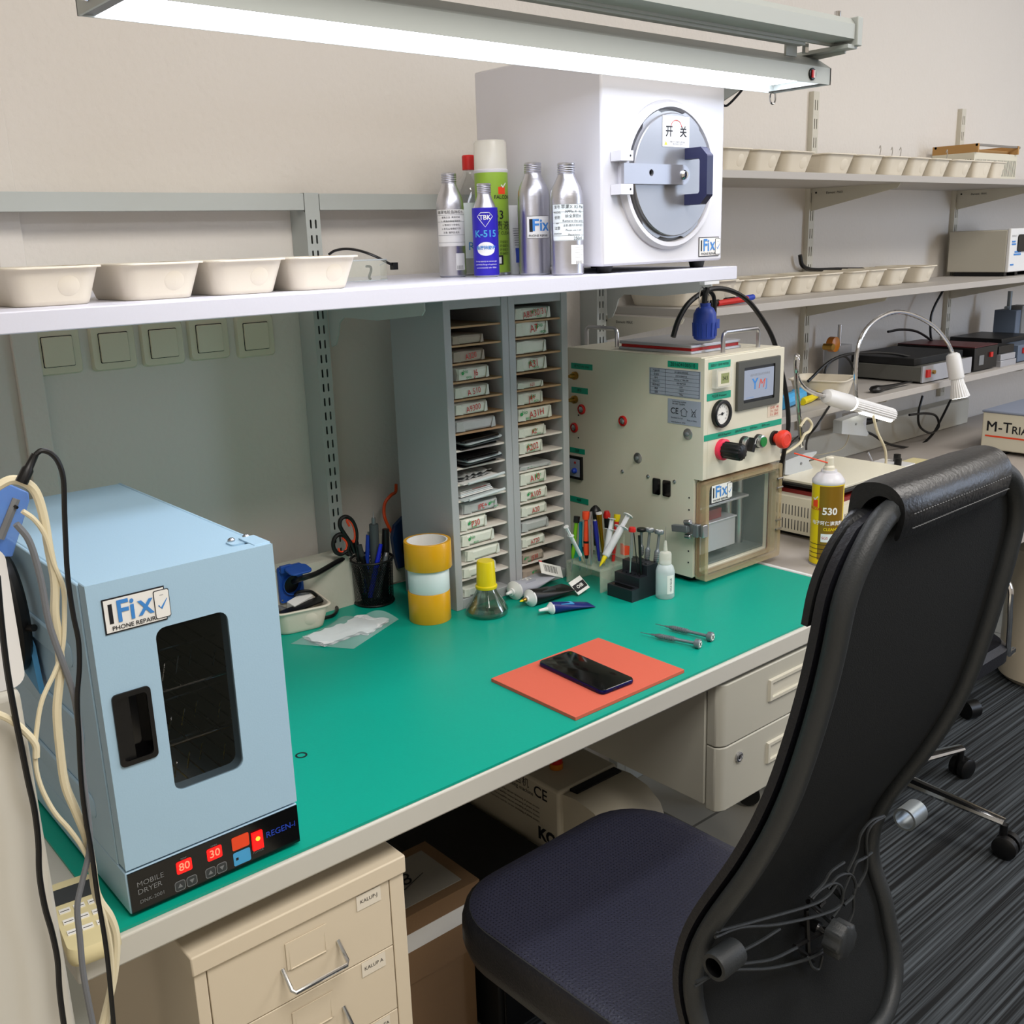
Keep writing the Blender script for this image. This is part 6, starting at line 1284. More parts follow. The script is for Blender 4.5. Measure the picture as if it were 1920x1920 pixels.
# ------------------------------------------------------------------ second table, wall shelves and what is on them
def right_side():
    b = MB(); b.box('table_grey', 1.7795, 4.55, 0.98, WY-0.003, 0.712, 0.748); b.box('white_pl', 1.772, 1.7795, 0.98, WY-0.003, 0.712, 0.750); b.box('steel_grey', 1.83, 1.87, 1.05, 1.09, 0.006, 0.712); b.box('steel_grey', 4.45, 4.49, 1.05, 1.09, 0.006, 0.712); b.box('steel_grey', 1.83, 4.49, 1.72, 1.75, 0.0, 0.712)
    o = b.obj('side_table', bevel=0.002); tag(o, 'grey table continuing to the right of the green bench', 'table')
    RX = (1.80, 2.663, 3.527)
    for x, z1, lb in ((RX[0], 1.60, 'slotted wall rail just right of the cream press machine back'), (RX[1], 1.822, 'slotted wall rail in the middle carrying the grey shelves'), (RX[2], 1.822, 'slotted wall rail farthest right carrying the grey shelves')):
        b = MB(); slotted(b, 'steel_grey' if x < 2 else 'plaster_trunk', 0.028, 0, z1-0.86, FRONT(x, WY-0.014, 0.86), pitch=0.050, sl=0.028); b.box('plaster_trunk', x-0.014, x-0.0125, WY-0.014, WY, 0.86, z1); b.box('plaster_trunk', x+0.0125, x+0.014, WY-0.014, WY, 0.86, z1); b.box('dark_grey', x-0.0125, x+0.0125, WY-0.003, WY, 0.86, z1)
        o = b.obj('wall_rail'); tag(o, lb, 'rail', 'wall rails of the grey shelves')
    for (x0, x1, y0, z, th, lb) in ((1.62, 4.4, 1.468, 1.578, 0.017, 'highest grey wall shelf holding a row of cream bowls'), (1.835, 4.4, 1.485, 1.280, 0.018, 'middle grey wall shelf with bowls and oscilloscope'), (1.95, 4.4, 1.462, 1.0, 0.018, 'lowest grey wall shelf holding heating plates and cables')):
        b = MB(); b.box('shelf_grey', x0, x1, y0, WY-0.015, z-th, z); o = b.obj('wall_shelf', bevel=0.001); tag(o, lb, 'shelf', 'grey wall shelves')
        for i, x in enumerate(RX):
            if x < x0-0.05: continue
            b = MB(); D = WY-0.014-(y0+0.02); b.sheet('plaster_trunk', [[(0, 0), (D, 0), (D*0.97, -0.012), (0.0, -0.062)]], 0.003, PL((x-0.0015, WY-0.0155, z-th), (0, -1, 0), (0, 0, 1)) @ Matrix.Translation((0, 0, 0)))
            b.turn('ink', (x-0.005, WY-0.03, z-th-0.012), (x-1, WY-0.03, z-th-0.012), [(0.003, 0), (0.003, 0.0006)], 10)
            b.text('ink', 'Element  MAX', 0.009, PL((x-0.0052, WY-0.09, z-th-0.014), (0, -1, 0), (0, 0, 1)))
            o2 = b.obj('bracket'); o2.parent = o
    def q(x, y): return (1440+x/3.84, 560+y/3.84)
    # oscilloscope
    X, Y, Z = 3.45, 1.545, 1.28
    t = thing('oscilloscope', 'white oscilloscope at the right end of the middle grey shelf', 'oscilloscope', (X, Y, Z))
    b = MB(); b.box(mat('osc_side', '#b9b5a8', 0.5), 0, 0.30, 0, 0.195, 0.014, 0.148); b.obj('body', t, bevel=0.003)
    b = MB(); b.box('white_pl', 0, 0.30, -0.012, 0, 0.014, 0.152); f = b.obj('front_panel', t, bevel=0.003)
    b = MB(); F = FRONT(0.09, -0.013, 0.105); b.sheet('black', [rrect(0.08, 0.055, 0.01, 4)], 0.003, F); b.obj('screen', f)
    b = MB()
    for x0, x1, z in ((0.01, 0.033, 0.108), (0.01, 0.038, 0.100), (0.035, 0.08, 0.075), (0.03, 0.08, 0.067), (0.01, 0.033, 0.035)): b.box('logo_blue', x0, x1, -0.0135, -0.012, z, z+0.005)
    b.text('mid_grey', 'OSCILLO', 0.008, FRONT(0.022, -0.0125, 0.128)); b.obj('blue_marking', f)
    for x in (0.02, 0.1, 0.2, 0.28):
        b = MB(); b.box('black', x, x+0.02, 0.01, 0.18, 0, 0.014); b.obj('foot', t)
    # ribbed heater unit on the highest shelf
    def ribbed(name, lab, X, Y, Z, w, d, h, rz=0, cat='preheater', rows=2, plate=True):
        t = thing(name, lab, cat, (X, Y, Z), rz)
        b = MB(); b.box('cream', 0, w, 0, d, 0.012, h)
        for r in range(rows):
            z0 = 0.02+r*(h-0.03)/rows; z1_ = z0+(h-0.03)/rows-0.010
            for k in range(int(d/0.0085)-1): y = 0.010+k*0.0085; b.box('dark_grey', -0.0006, 0.0, y, y+0.0022, z0, z1_)
            for k in range(int(w/0.0085)-1): x = 0.010+k*0.0085; b.box('dark_grey', x, x+0.0022, -0.0006, 0.0, z0, z1_)
        b.obj('vented_case', t, bevel=0.0008)
        b = MB(); 
        for x in (0.02, w-0.04): b.box('black', x, x+0.02, 0.02, d-0.02, 0, 0.012)
        b.obj('foot', t); return t
    t = ribbed('ribbed_heater', 'cream ribbed heater with metal bar at the end of the highest shelf', 3.325, 1.615, 1.578, 0.30, 0.14, 0.090, rows=1, cat='heater')
    b = MB(); b.cyl('silver', (0.0, -0.005, 0.112), (0.30, -0.005, 0.112), 0.004); b.cyl('silver', (0.0, 0.13, 0.112), (0.30, 0.13, 0.112), 0.004); b.obj('rail_bar', t)
    for x in (0.0, 0.28): b = MB(); b.box('wood', x, x+0.008, -0.010, 0.14, 0.090, 0.116); b.obj('wooden_end', t)
    b = MB(); b.box('wood', 0.04, 0.28, 0.02, 0.12, 0.092, 0.102); b.obj('wooden_board', t)
    for i, (px, py) in enumerate(((1650, 283), (1672, 286), (1688, 286), (1775, 290))):
        p = atY(px, py, 1.60); b = MB(); b.tube('chrome', spline([p+Vector((0, 0, -0.012)), p+Vector((0.004, 0, 0.004)), p+Vector((0.001, 0, 0.014)), p+Vector((-0.005, 0, 0.006))], 4), 0.0012, 5)
        o = b.obj('wire_hook'); tag(o, ['leftmost small wire hook sticking out of a bowl on the highest shelf', 'second small wire hook over the bowls on the highest shelf', 'third small wire hook over the bowls on the highest shelf', 'rightmost small wire hook over the bowls on the highest shelf'][i], 'hook', 'wire hooks in the bowls')
    # pliers on the middle shelf
    for i, (m, pts, lb) in enumerate((('red', [(1345, 563), (1372, 566), (1400, 573)], 'pliers with red and black handle at the front of the middle shelf'), ('blue', [(1375, 560), (1395, 558), (1412, 561)], 'tool with blue handle behind the red pliers on the middle shelf'))):
        b = MB(); P = [atZ(x, y, 1.29) if False else atY(x, y, 1.52+0.03*i) for x, y in pts]; P = [Vector((p.x, p.y, 1.287+0.002*k)) for k, p in enumerate(P)]
        b.tube(m, spline(P, 5), [0.007]*11, 8); b.tube('black', [P[0]+Vector((-0.03, 0.0, 0.001)), P[0]+Vector((0.01, 0.004, 0.001))], 0.008, 8)
        o = b.obj('pliers'); tag(o, lb, 'pliers')
    # heating plates on the lowest shelf
    t = thing('heating_plate', 'dark flat heating plate with steel front and red switch on the lowest shelf', 'heating plate', (2.842, 1.482, 1.0))
    b = MB(); b.box(mat('plate_grey', '#5c5c57', 0.45), 0, 0.30, 0.004, 0.262, 0.006, 0.050); b.box('black_soft', 0.004, 0.30, 0.03, 0.26, 0.050, 0.072); b.obj('body', t, bevel=0.002)
    b = MB(); b.box('alu_plate', 0, 0.30, 0, 0.005, 0.004, 0.052); b.obj('front_panel', t); b = MB(); b.box('red', 0.018, 0.038, -0.006, 0, 0.018, 0.040); b.obj('red_switch', t); b = MB(); b.cyl('brass', (0.062, 0, 0.03), (0.062, -0.006, 0.03), 0.006); b.obj('knob', t)
    t = thing('heating_plate', 'black box with a dark red top and a red lit switch on the lowest shelf', 'heating plate', (3.165, 1.485, 1.0))
    b = MB(); b.box('black', 0, 0.155, 0, 0.26, 0.004, 0.075); b.box(mat('maroon', '#4a1a1e', 0.4), 0.0, 0.155, 0.0, 0.26, 0.075, 0.079); b.obj('body', t, bevel=0.002); b = MB(); b.box('red', 0.10, 0.115, -0.005, 0, 0.040, 0.055); b.obj('red_switch', t); b = MB(); b.box('mid_grey', 0.03, 0.06, -0.002, 0, 0.02, 0.05); b.obj('display', t)
    b = MB(); b.box('alu_plate', 0, 0.11, 0, 0.10, 0, 0.020); b.box('alu_plate', 0.003, 0.107, 0.003, 0.10, 0.021, 0.040); b.box('black', 0.0, 0.11, 0.01, 0.10, 0.041, 0.066); o = b.obj('metal_blocks', bevel=0.001); o.location = (3.335, 1.478, 1.0); tag(o, 'stack of bare aluminium blocks on the lowest shelf near the vise', 'blocks')
    t = thing('alignment_station', 'blue grey device with a red switch at the right end of lowest shelf', 'device', (3.47, 1.485, 1.0)); b = MB(); b.box(mat('slate', '#5d6a7d', 0.5), 0, 0.25, 0, 0.25, 0.003, 0.058); b.box('black', 0.01, 0.24, 0.06, 0.24, 0.058, 0.075); b.obj('body', t, bevel=0.002); b = MB(); b.box('red', 0.03, 0.045, -0.005, 0, 0.03, 0.048); b.obj('red_switch', t)
    t = thing('small_vise', 'small grey metal vise standing at the far end of the lowest shelf', 'vise', (3.78, 1.66, 1.0)); b = MB(); b.box('slate', -0.035, 0.035, -0.04, 0.04, 0.0, 0.15); b.box('mid_grey', 0.0, 0.045, -0.045, 0.0, 0.06, 0.165); b.obj('jaw_block', t, bevel=0.003); b = MB(); b.cyl('gunmetal', (-0.01, 0, 0.14), (-0.01, 0, 0.215), 0.008); b.cyl('gunmetal', (-0.035, 0, 0.158), (0.02, 0, 0.158), 0.006); b.obj('screw_handle', t)
    t = thing('holding_fixture', 'steel clamp fixture with amber knob behind the heating plate', 'fixture', (2.68, 1.71, 1.0)); b = MB(); b.box('silver', 0.05, 0.12, -0.02, 0.03, 0.0, 0.11); b.cyl('silver', (0.08, 0, 0.10), (0.08, 0, 0.17), 0.006); b.obj('clamp', t); b = MB(); b.turn('amber', (0.0, -0.02, 0.12), (0.0, -1, 0.12), [(0.022, 0), (0.022, 0.02), (0.012, 0.024)], 16); b.turn('brass', (-0.03, -0.02, 0.115), (-0.03, -1, 0.115), [(0.010, 0), (0.010, 0.03)], 12); b.obj('amber_knob', t)
    b = MB(); pp = [atY(*q(x, y), 1.50) for x, y in ((750, 600), (800, 590), (900, 612), (1000, 640), (1030, 620))]; b.tube('black', [Vector((p.x, p.y, 1.010)) for p in spline(pp, 5)], [0.004, 0.012, 0.016, 0.018, 0.018, 0.016, 0.013, 0.011, 0.01, 0.009, 0.008, 0.007, 0.006, 0.006, 0.005, 0.005, 0.005, 0.004, 0.004, 0.004, 0.004], 8, flat=0.6); o = b.obj('soldering_handle'); tag(o, 'black glossy hand tool beside the bowl on the lowest shelf', 'tool')
    for m, pts, lb, r in (('lightblue', [(90, 760), (180, 765), (250, 790), (315, 800)], 'blue tape gun at the left end of the lowest shelf', 0.018), ('yellow', [(250, 690), (330, 700), (380, 740), (430, 780)], 'yellow handled pliers on the lowest shelf beside the blue tape gun', 0.010)):
        P = [atY(*q(x, y), 1.53) for x, y in pts]; P = [Vector((p.x, p.y+0.01*i, 1.0+r+0.002*i)) for i, p in enumerate(P)]
        b = MB(); b.tube(m, spline(P, 5), r, 10)
        if m == 'lightblue': b.turn('dark_grey', P[-1]+Vector((0, -0.018, 0)), P[-1]+Vector((0, -1, 0)), [(0.012, 0), (0.010, 0.004)], 16); b.box('lightblue', P[-1].x-0.02, P[-1].x+0.012, P[-1].y-0.018, P[-1].y+0.02, 1.0, 1.035)
        o = b.obj('tape_gun' if m == 'lightblue' else 'pliers'); tag(o, lb, 'tape gun' if m == 'lightblue' else 'pliers')
    # items on the table
    t = ribbed('preheater', 'cream vented preheater under a cream board behind the cream press', 1.985, 1.20, 0.748, 0.30, 0.28, 0.098)
    b = MB(); b.box('black', 0.02, 0.30, 0.02, 0.26, 0.118, 0.124); b.box('cream', 0.03, 0.33, 0.03, 0.24, 0.124, 0.130); b.obj('board', t, bevel=0.001)
    for y in (0.03, 0.25):
        b = MB(); b.sheet('wood', [[(-0.014, 0), (0.014, 0), (0.014, 0.03), (0.007, 0.038), (-0.007, 0.038), (-0.014, 0.03)]], 0.008, FRONT(0.02, y, 0.098)); b.obj('wooden_tab', t)
    b = MB(); b.box('red_dark', 0.03, 0.27, 0.02, 0.25, 0.0985, 0.108); b.obj('heating_bed', t)
    b = MB(); b.box('cream', 0.02, 0.09, -0.085, -0.005, 0.0, 0.012); b.box('cream', 0.03, 0.08, -0.05, -0.005, 0.012, 0.05); b.obj('side_clamp', t, bevel=0.001)
    t = thing('cleaner_can', 'yellow and gold cleaner spray can lettered 530 behind the chair', 'spray can', (1.872, 1.168, 0.748)); r = 0.033
    b = MB(); b.lathe('can_yellow', [(r, 0.004), (r, 0.178)], 40); b.lathe('silver', [(r-0.002, 0), (r+0.0008, 0.001), (r+0.0008, 0.004)], 40, cap1=False); b.lathe('white_met', [(r, 0.178), (r+0.001, 0.180), (r+0.0005, 0.185), (r*0.75, 0.197), (r*0.52, 0.201), (r*0.5, 0.206)], 40); b.obj('can_body', t)
    b = MB(); T = CT(FACE-0.1, 0); wrap_sheet(b, 'can_gold', r, -0.75, 0.95, 0.015, 0.176, T, 20)
    b.text('paper', '530', 0.021, BT(T, -0.002, 0.122, r), bold=0.03, bend=r+.0007); b.text('paper', '电子环保清洗剂', 0.0098, BT(T, -0.006, 0.096, r), bold=0.02, bend=r+.0007); b.text('yellow', 'CLEANER', 0.0085, BT(T, 0.004, 0.083, r), bold=0.02, bend=r+.0007)
    wrap_sheet(b, 'tape_white', r+0.0004, -0.55, 0.85, 0.055, 0.073, T); b.text('red_ink', 'SGS', 0.008, BT(T, -0.010, 0.064, r), bend=r+.0009)
    for k in range(4): wrap_sheet(b, 'ink', r+0.0004, -1.5, 0.6, 0.048-0.010*k, 0.0492-0.010*k, T, 20)
    wrap_sheet(b, 'red_orange', r+0.0004, -1.25, -0.85, 0.130, 0.145, T); b.text('red_ink', 'FALCON', 0.0075, BT(T, -0.034, 0.126, r), bold=0.02, bend=r+.0008); b.text('paper', '✓', 0.018, BT(T, -0.034, 0.148, r), bold=0.03, bend=r+.0008); b.obj('printing', t)
    b = MB(); b.lathe('cream', [(0.012, 0.205), (0.012, 0.212), (0.009, 0.216), (0.009, 0.232), (0.007, 0.234)], 24); nz = b.obj('nozzle_cap', t)
    b = MB(); O = Vector((1.872, 1.168, 0.748)); b.cyl('red_orange', Vector((-0.008, 0, 0.222)), atY(1490, 850, 1.16)-O, 0.0016, n=8); b.obj('red_straw', nz)
    t = thing('power_box', 'cream instrument box lettered M-TRIANGEL on the table at right', 'instrument', (3.19, 0.98, 0.748))
    b = MB(); b.box('cream', 0, 0.45, 0, 0.475, 0.012, 0.130); b.box(mat('blue_grey', '#8a93a6', 0.5), -0.003, 0.453, -0.003, 0.478, 0.128, 0.136); b.obj('case', t, bevel=0.004)
    b = MB(); T = LEFT(-0.0004, 0.475-0.013, 0.085); b.text('ink', 'M', 0.046, T, align='LEFT'); b.text('ink', 'M', 0.046, T @ Matrix.Translation((0.0015, 0.0, 0.0002)), align='LEFT'); b.text('ink', '-T', 0.046, T @ Matrix.Translation((0.038, 0, 0)), align='LEFT', bold=0.005); b.text('ink', 'RIANGEL', 0.034, T @ Matrix.Translation((0.080, -0.0050, 0)), align='LEFT', bold=0.012); b.box('red_orange', 0, 0.33, -0.032, -0.027, 0, 0.0006, T); b.obj('lettering', t)
    b = MB()
    for y in (0.05, 0.42): b.box('black', 0.02, 0.06, y-0.02, y+0.02, 0, 0.012)
    b.obj('foot', t)
    t = thing('phone_jig', 'cream board with clamps lying on the table behind the chair headrest', 'jig', (2.62, 1.30, 0.748)); b = MB(); b.box(mat('jig_cream', '#d6cb9c', 0.6), 0, 0.16, -0.02, 0.16, 0.04, 0.047); b.box('white_pl', -0.05, 0.06, 0.10, 0.20, 0.047, 0.055); b.box('white_pl', 0.0, 0.10, 0.0, 0.06, 0, 0.04); b.obj('board', t, bevel=0.001)
    b = MB(); b.cyl('black', (0.0, 0.12, 0.055), (0.0, 0.12, 0.075), 0.010); b.obj('clamp_screw', t); b = MB(); b.cyl('black', (0.05, 0.15, 0.055), (0.05, 0.15, 0.075), 0.010); b.obj('clamp_screw', t); b = MB(); b.cyl('silver', (-0.04, 0.17, 0.055), (-0.06, 0.18, 0.095), 0.004); b.obj('lever', t)
    b = MB(); b.lathe('black', [(0.035, 0), (0.045, 0.005), (0.045, 0.022), (0.030, 0.032)], 28); b.lathe('red', [(0.012, 0.032), (0.012, 0.036)], 16); o = b.obj('foot_pedal'); o.location = (1.99, 1.60, 0.748); tag(o, 'black round pedal base in the corner behind the cream press', 'pedal')
    t = thing('wall_charger', 'white charger plugged into the wall duct under the lowest shelf', 'charger', (2.86, 1.70, 0.838)); b = MB(); b.box('white_pl', -0.03, 0.03, -0.02, 0.03, 0.0, 0.052); b.box('ink', -0.005, 0.0, -0.021, -0.02, 0.018, 0.034); b.obj('charger_body', t, bevel=0.004); b = MB(); b.cyl('black', (0.03, 0.0, 0.02), (0.10, -0.01, 0.016), 0.014, 0.007); b.obj('plug', t)
    t = thing('adaptor_block', 'white adaptor block standing behind the cream press door', 'block', (1.93, 1.36, 0.748)); b = MB(); b.box('white_pl', 0, 0.018, 0, 0.04, 0, 0.135); b.obj('block_body', t, bevel=0.002)  # white adaptor, modelled as a plain upright block
    # cables
    def cab(name, lab, m, r, pts, Y, n=6):
        b = MB(); P = []
        for p in pts: P.append(atY(p[0], p[1], p[2] if len(p) > 2 else Y))
        b.tube(m, spline(P, n), r, 8); o = b.obj(name); tag(o, lab, 'cable')
    cab('power_cable', 'thick black cable hanging in a loop behind the cream press', 'black', 0.0052, [(1262, 632), (1272, 600), (1290, 570), (1315, 550), (1340, 541), (1370, 545), (1400, 562), (1425, 592), (1448, 632), (1462, 680), (1474, 740), (1478, 800), (1468, 860, 1.34), (1462, 920, 1.38)], 1.31)
    cab('power_cable', 'short black cable end dropping behind the hanging blue socket', 'black', 0.0042, [(1330, 545), (1338, 556), (1340, 580), (1338, 612)], 1.325)
    b = MB(); O = (1.615, 1.30, 1.24)
    t = thing('cable_socket', 'blue cable socket hanging from the white shelf over the press', 'socket', O)
    b = MB(); b.lathe('sock_blue' if False else mat('sock_navy', '#203c96', 0.45), [(0.015, 0.0), (0.0215, 0.004), (0.0235, 0.035), (0.022, 0.052), (0.017, 0.062), (0.011, 0.066), (0.011, 0.072)], 28)
    for k in range(14): a = 2*PI*k/14; b.tube('sock_navy', [(0.0225*math.cos(a), 0.0225*math.sin(a), 0.008), (0.0237*math.cos(a), 0.0237*math.sin(a), 0.035)], 0.0011, 5)
    b.obj('socket_body', t)
    b = MB(); b.box('sock_navy', 0.016, 0.029, -0.014, -0.002, 0.022, 0.040); b.box('black', 0.0290, 0.0295, -0.0125, -0.0035, 0.025, 0.037); b.obj('latch', t, bevel=0.001)
    b = MB(); b.tube('chrome', spline([(-0.014, 0, 0.060), (-0.018, 0, 0.080), (-0.012, 0, 0.104), (0.0, 0, 0.096), (0.012, 0, 0.085), (0.010, 0, 0.060)], 5), 0.0012, 6); b.tube('black', [(-0.002, 0, 0.070), (0.000, 0, 0.09), (0.006, 0.0, 0.100)], 0.0055, 8); b.obj('wire_loop', t)
    b = MB(); b.box('white_pl', 0, 0.045, 0, 0.012, 0, 0.012); o = b.obj('cable_hook'); o.location = (1.600, 1.29, 1.348); tag(o, 'white hook under the right end of the white shelf', 'hook')
    cab('power_cable', 'black cable running down the far wall rail onto the lowest shelf', 'black', 0.004, [(1768, 545), (1752, 575), (1745, 600), (1747, 640), (1765, 665)], 1.70)
    cab('power_cable', 'flat black cable lying behind the bowls on the middle shelf', 'black', 0.006, [(1500, 478), (1503, 495), (1512, 503), (1530, 506), (1570, 505), (1620, 505)], 1.755)
    cab('power_cable', 'black cable lying across the top of the heating plate', 'black', 0.004, [(1515, 715), (1560, 675), (1610, 662), (1680, 664), (1740, 680), (1775, 700)], 1.56)
    cab('power_cable', 'black cable looping down behind the bowl on the lowest shelf', 'black', 0.0035, [(1548, 740), (1546, 700), (1556, 680), (1580, 668), (1592, 675), (1600, 690)], 1.62)
    cab('power_cable', 'black cable rising from the clamp fixture to the wall rail', 'black', 0.004, [(1665, 622), (1690, 618), (1720, 622), (1748, 640), (1762, 655)], 1.69)
    cab('power_cable', 'black plug cord sagging from the wall charger across the table', 'black', 0.0042, [(1590, 805, 1.69), (1630, 812), (1660, 830), (1690, 838), (1720, 838), (1748, 815), (1765, 785), (1785, 745)], 1.66)
    cab('power_cable', 'black cable hanging in a coil under the lowest shelf', 'black', 0.004, [(1730, 742), (1722, 775), (1725, 800), (1745, 812), (1760, 800), (1755, 780), (1735, 775), (1705, 778)], 1.65)
    cab('power_cable', 'thin black cable from the lowest shelf down behind the straw', 'black', 0.003, [(1555, 762, 1.46), (1530, 800, 1.45), (1515, 820, 1.5), (1512, 845, 1.6), (1522, 880, 1.6), (1528, 905, 1.5)], 1.5)
    cab('power_cable', 'black cable bunch hanging from the shelf beside the press', 'black', 0.0036, [(1505, 812, 1.45), (1475, 840, 1.4), (1463, 870, 1.35), (1464, 900, 1.33)], 1.4)
    cab('thin_wire', 'thin beige wire drooping along the wall duct', 'cable_cream', 0.0018, [(1586, 795), (1592, 815), (1580, 840), (1550, 850), (1500, 860), (1466, 885)], 1.67)
    # clip lamps
    def goose(name, lab, neck, Y, clip_at, group='clip lamps'):
        t = thing(name, lab, 'lamp', tuple(atY(*clip_at, Y)), 0, group); O = atY(*clip_at, Y)
        b = MB(); P = spline([atY(x, y, Y)-O for x, y in neck], 10); b.tube('chrome', P, [0.0060 if k % 2 else 0.0053 for k in range(len(P))], 10); b.obj('gooseneck', t)
        b = MB(); b.sheet(mat('clip_grey', '#c6cbd0', 0.3, 0.5), [[(-0.085, 0.012), (0.0, 0.018), (0.045, 0.015), (0.045, 0.010), (0.012, -0.004), (0.046, -0.040), (0.038, -0.046), (-0.02, -0.034), (-0.085, -0.022)]], 0.026, FRONT(0, 0.013, -0.015)); b.turn('mid_grey', (-0.02, -0.013, -0.02), (-0.02, -1, -0.02), [(0.004, 0), (0.003, 0.002)], 12); b.obj('clip', t, bevel=0.0015)
        return t, O
    t, O = goose('clip_lamp', 'clip lamp with a glowing ribbed tube head, neck bent back', [(1503, 838), (1500, 800), (1495, 740), (1493, 700), (1496, 672), (1493, 668), (1492, 690), (1497, 712), (1510, 728), (1530, 738), (1548, 742)], 1.40, (1503, 850))
    a, e = atY(1546, 742, 1.40)-O, atY(1672, 778, 1.37)-O; d = (e-a); u = d.normalized(); Q = u.to_track_quat('Z', 'X').to_matrix().to_4x4(); Q.translation = a
    b = MB(); b.lathe('white_pl', [(0.008, 0), (0.017, 0.006), (0.0205, 0.02), (0.0205, d.length*0.36), (0.019, d.length*0.37)], 24, Q); b.obj('lamp_socket', t)
    b = MB(); b.lathe('bulb_glow', [(0.0185, d.length*0.37), (0.0185, d.length*0.395)], 24, Q)
    R = [[(0.016*(1+0.11*(k % 2))*math.cos(2*PI*k/40), 0.016*(1+0.11*(k % 2))*math.sin(2*PI*k/40), z) for k in range(40)] for z in (d.length*0.395, d.length)]
    b.rings('white_pl', R, T=Q); b.obj('ribbed_tube', t)
    dn = Vector((0, -0.25, -1)); dn = (dn-u*dn.dot(u)).normalized()
    b = MB(); b.tube('bulb_glow', [a+d*0.52+dn*0.014, a+d*0.985+dn*0.014], 0.0068, 10); b.obj('led_strip', t)
    t, O = goose('clip_lamp', 'clip lamp with a tall arched neck and small ribbed spot bulb', [(1606, 765), (1605, 740), (1604, 700), (1608, 655), (1622, 620), (1648, 596), (1682, 585), (1720, 594), (1752, 613), (1775, 640), (1787, 664)], 1.43, (1605, 778))
    a, e = atY(1786, 662, 1.43)-O, atY(1800, 745, 1.40)-O; d = e-a; u = d.normalized(); Q = u.to_track_quat('Z', 'X').to_matrix().to_4x4(); Q.translation = a; L = d.length
    b = MB(); b.lathe('white_pl', [(0.012, 0), (0.019, 0.006), (0.021, 0.02), (0.0215, L*0.56), (0.020, L*0.58)], 26, Q); b.obj('lamp_socket', t)
    R = [[(r*(1+0.06*(k % 2))*math.cos(2*PI*k/44), r*(1+0.06*(k % 2))*math.sin(2*PI*k/44), z) for k in range(44)] for r, z in ((0.016, L*0.58), (0.0185, L*0.72), (0.026, L*0.98), (0.026, L))]
    b = MB(); b.rings('white_pl', R, T=Q); b.lathe('bulb_glow', [(0.022, L), (0.022, L*1.01)], 24, Q); b.obj('spot_bulb', t)
    cab('electric_cable', 'cream cord hanging from the glowing clip lamp to the table', 'cable_cream', 0.0036, [(1637, 778), (1645, 810), (1660, 845), (1658, 880), (1635, 902)], 1.37)
    cab('electric_cable', 'cream cord looping through the lamp clip toward the press', 'cable_cream', 0.0034, [(1500, 800), (1512, 785), (1522, 795), (1518, 808), (1508, 815), (1500, 830), (1480, 845), (1460, 855)], 1.37)
    # chair and canister farther right
    t = thing('chrome_chair', 'black chair with chrome star base on casters right of the main chair', 'chair', (2.20, 1.19, 0.006))
    for k in range(5):
        a = math.atan2(0.883-1.19, 2.227-2.20)+2*PI*k/5; c, s = math.cos(a), math.sin(a)
        b = MB(); b.tube('chrome', [(0.03*c, 0.03*s, 0.11), (0.31*c, 0.31*s, 0.085)], [0.024, 0.014], 10, flat=0.6); lg = b.obj('base_arm', t)
        b = MB(); n = Vector((-s, c, 0))
        for sd in (-1, 1): b.turn('black', Vector((0.32*c, 0.32*s, 0.028))+n*0.005*sd, Vector((0.32*c, 0.32*s, 0.028))+n*sd, [(0.028, 0), (0.028, 0.016), (0.022, 0.020)], 22)
        b.cyl('black', (0.31*c, 0.31*s, 0.03), (0.31*c, 0.31*s, 0.08), 0.009); b.obj('caster', lg)
    b = MB(); b.cyl('black', (0, 0, 0.10), (0, 0, 0.42), 0.028); b.obj('gas_column', t)
    b = MB(); b.rings('leather', [[(x, y, z) for x, y in rrect(0.46*s, 0.44*s, 0.08, 6)] for s, z in ((0.92, 0.40), (1, 0.42), (1, 0.45), (0.95, 0.465))]); b.obj('seat', t)
    for x in (-0.26, 0.17):
        b = MB(); b.tube('chrome', spline([(x+0.08, -0.20, 0.42), (x+0.03, -0.21, 0.43), (x+0.01, -0.215, 0.46), (x, -0.215, 0.55), (x, -0.20, 0.62), (x, -0.10, 0.635), (x, 0.1, 0.635)], 6), 0.009, 10, flat=0.6, up=(0, 1, 0)); b.obj('arm_loop', t)
    O = Vector((2.20, 1.19, 0.006))
    t = thing('gas_canister', 'cream gas canister on the floor beyond the chrome chair arm', 'canister', (3.30, 1.24, 0.006)); b = MB(); b.lathe('cream_cab', [(0.11, 0), (0.13, 0.02), (0.13, 0.36), (0.11, 0.44), (0.05, 0.48), (0.04, 0.52)], 32); b.text('ink', 'no.1', 0.05, CT(FACE-0.3, 0.24), bend=0.1306); b.obj('canister_body', t); b = MB(); b.cyl('black', (0, 0, 0.50), (0, 0, 0.58), 0.05); b.obj('valve', t)
    t = thing('chrome_chair', 'black caster of a chair seen far behind the main chair back', 'chair', (2.86, 1.30, 0.006)); b = MB(); b.turn('black', (-0.02, -0.03, 0.028), (0.2, -0.1, 0.028), [(0.028, 0), (0.028, 0.04), (0.02, 0.045)], 20); b.obj('caster', t); b = MB(); b.tube('cream_cab', [(0, 0, 0.075), (0.2, 0.12, 0.10)], 0.018, 8); b.obj('base_arm', t)
right_side()

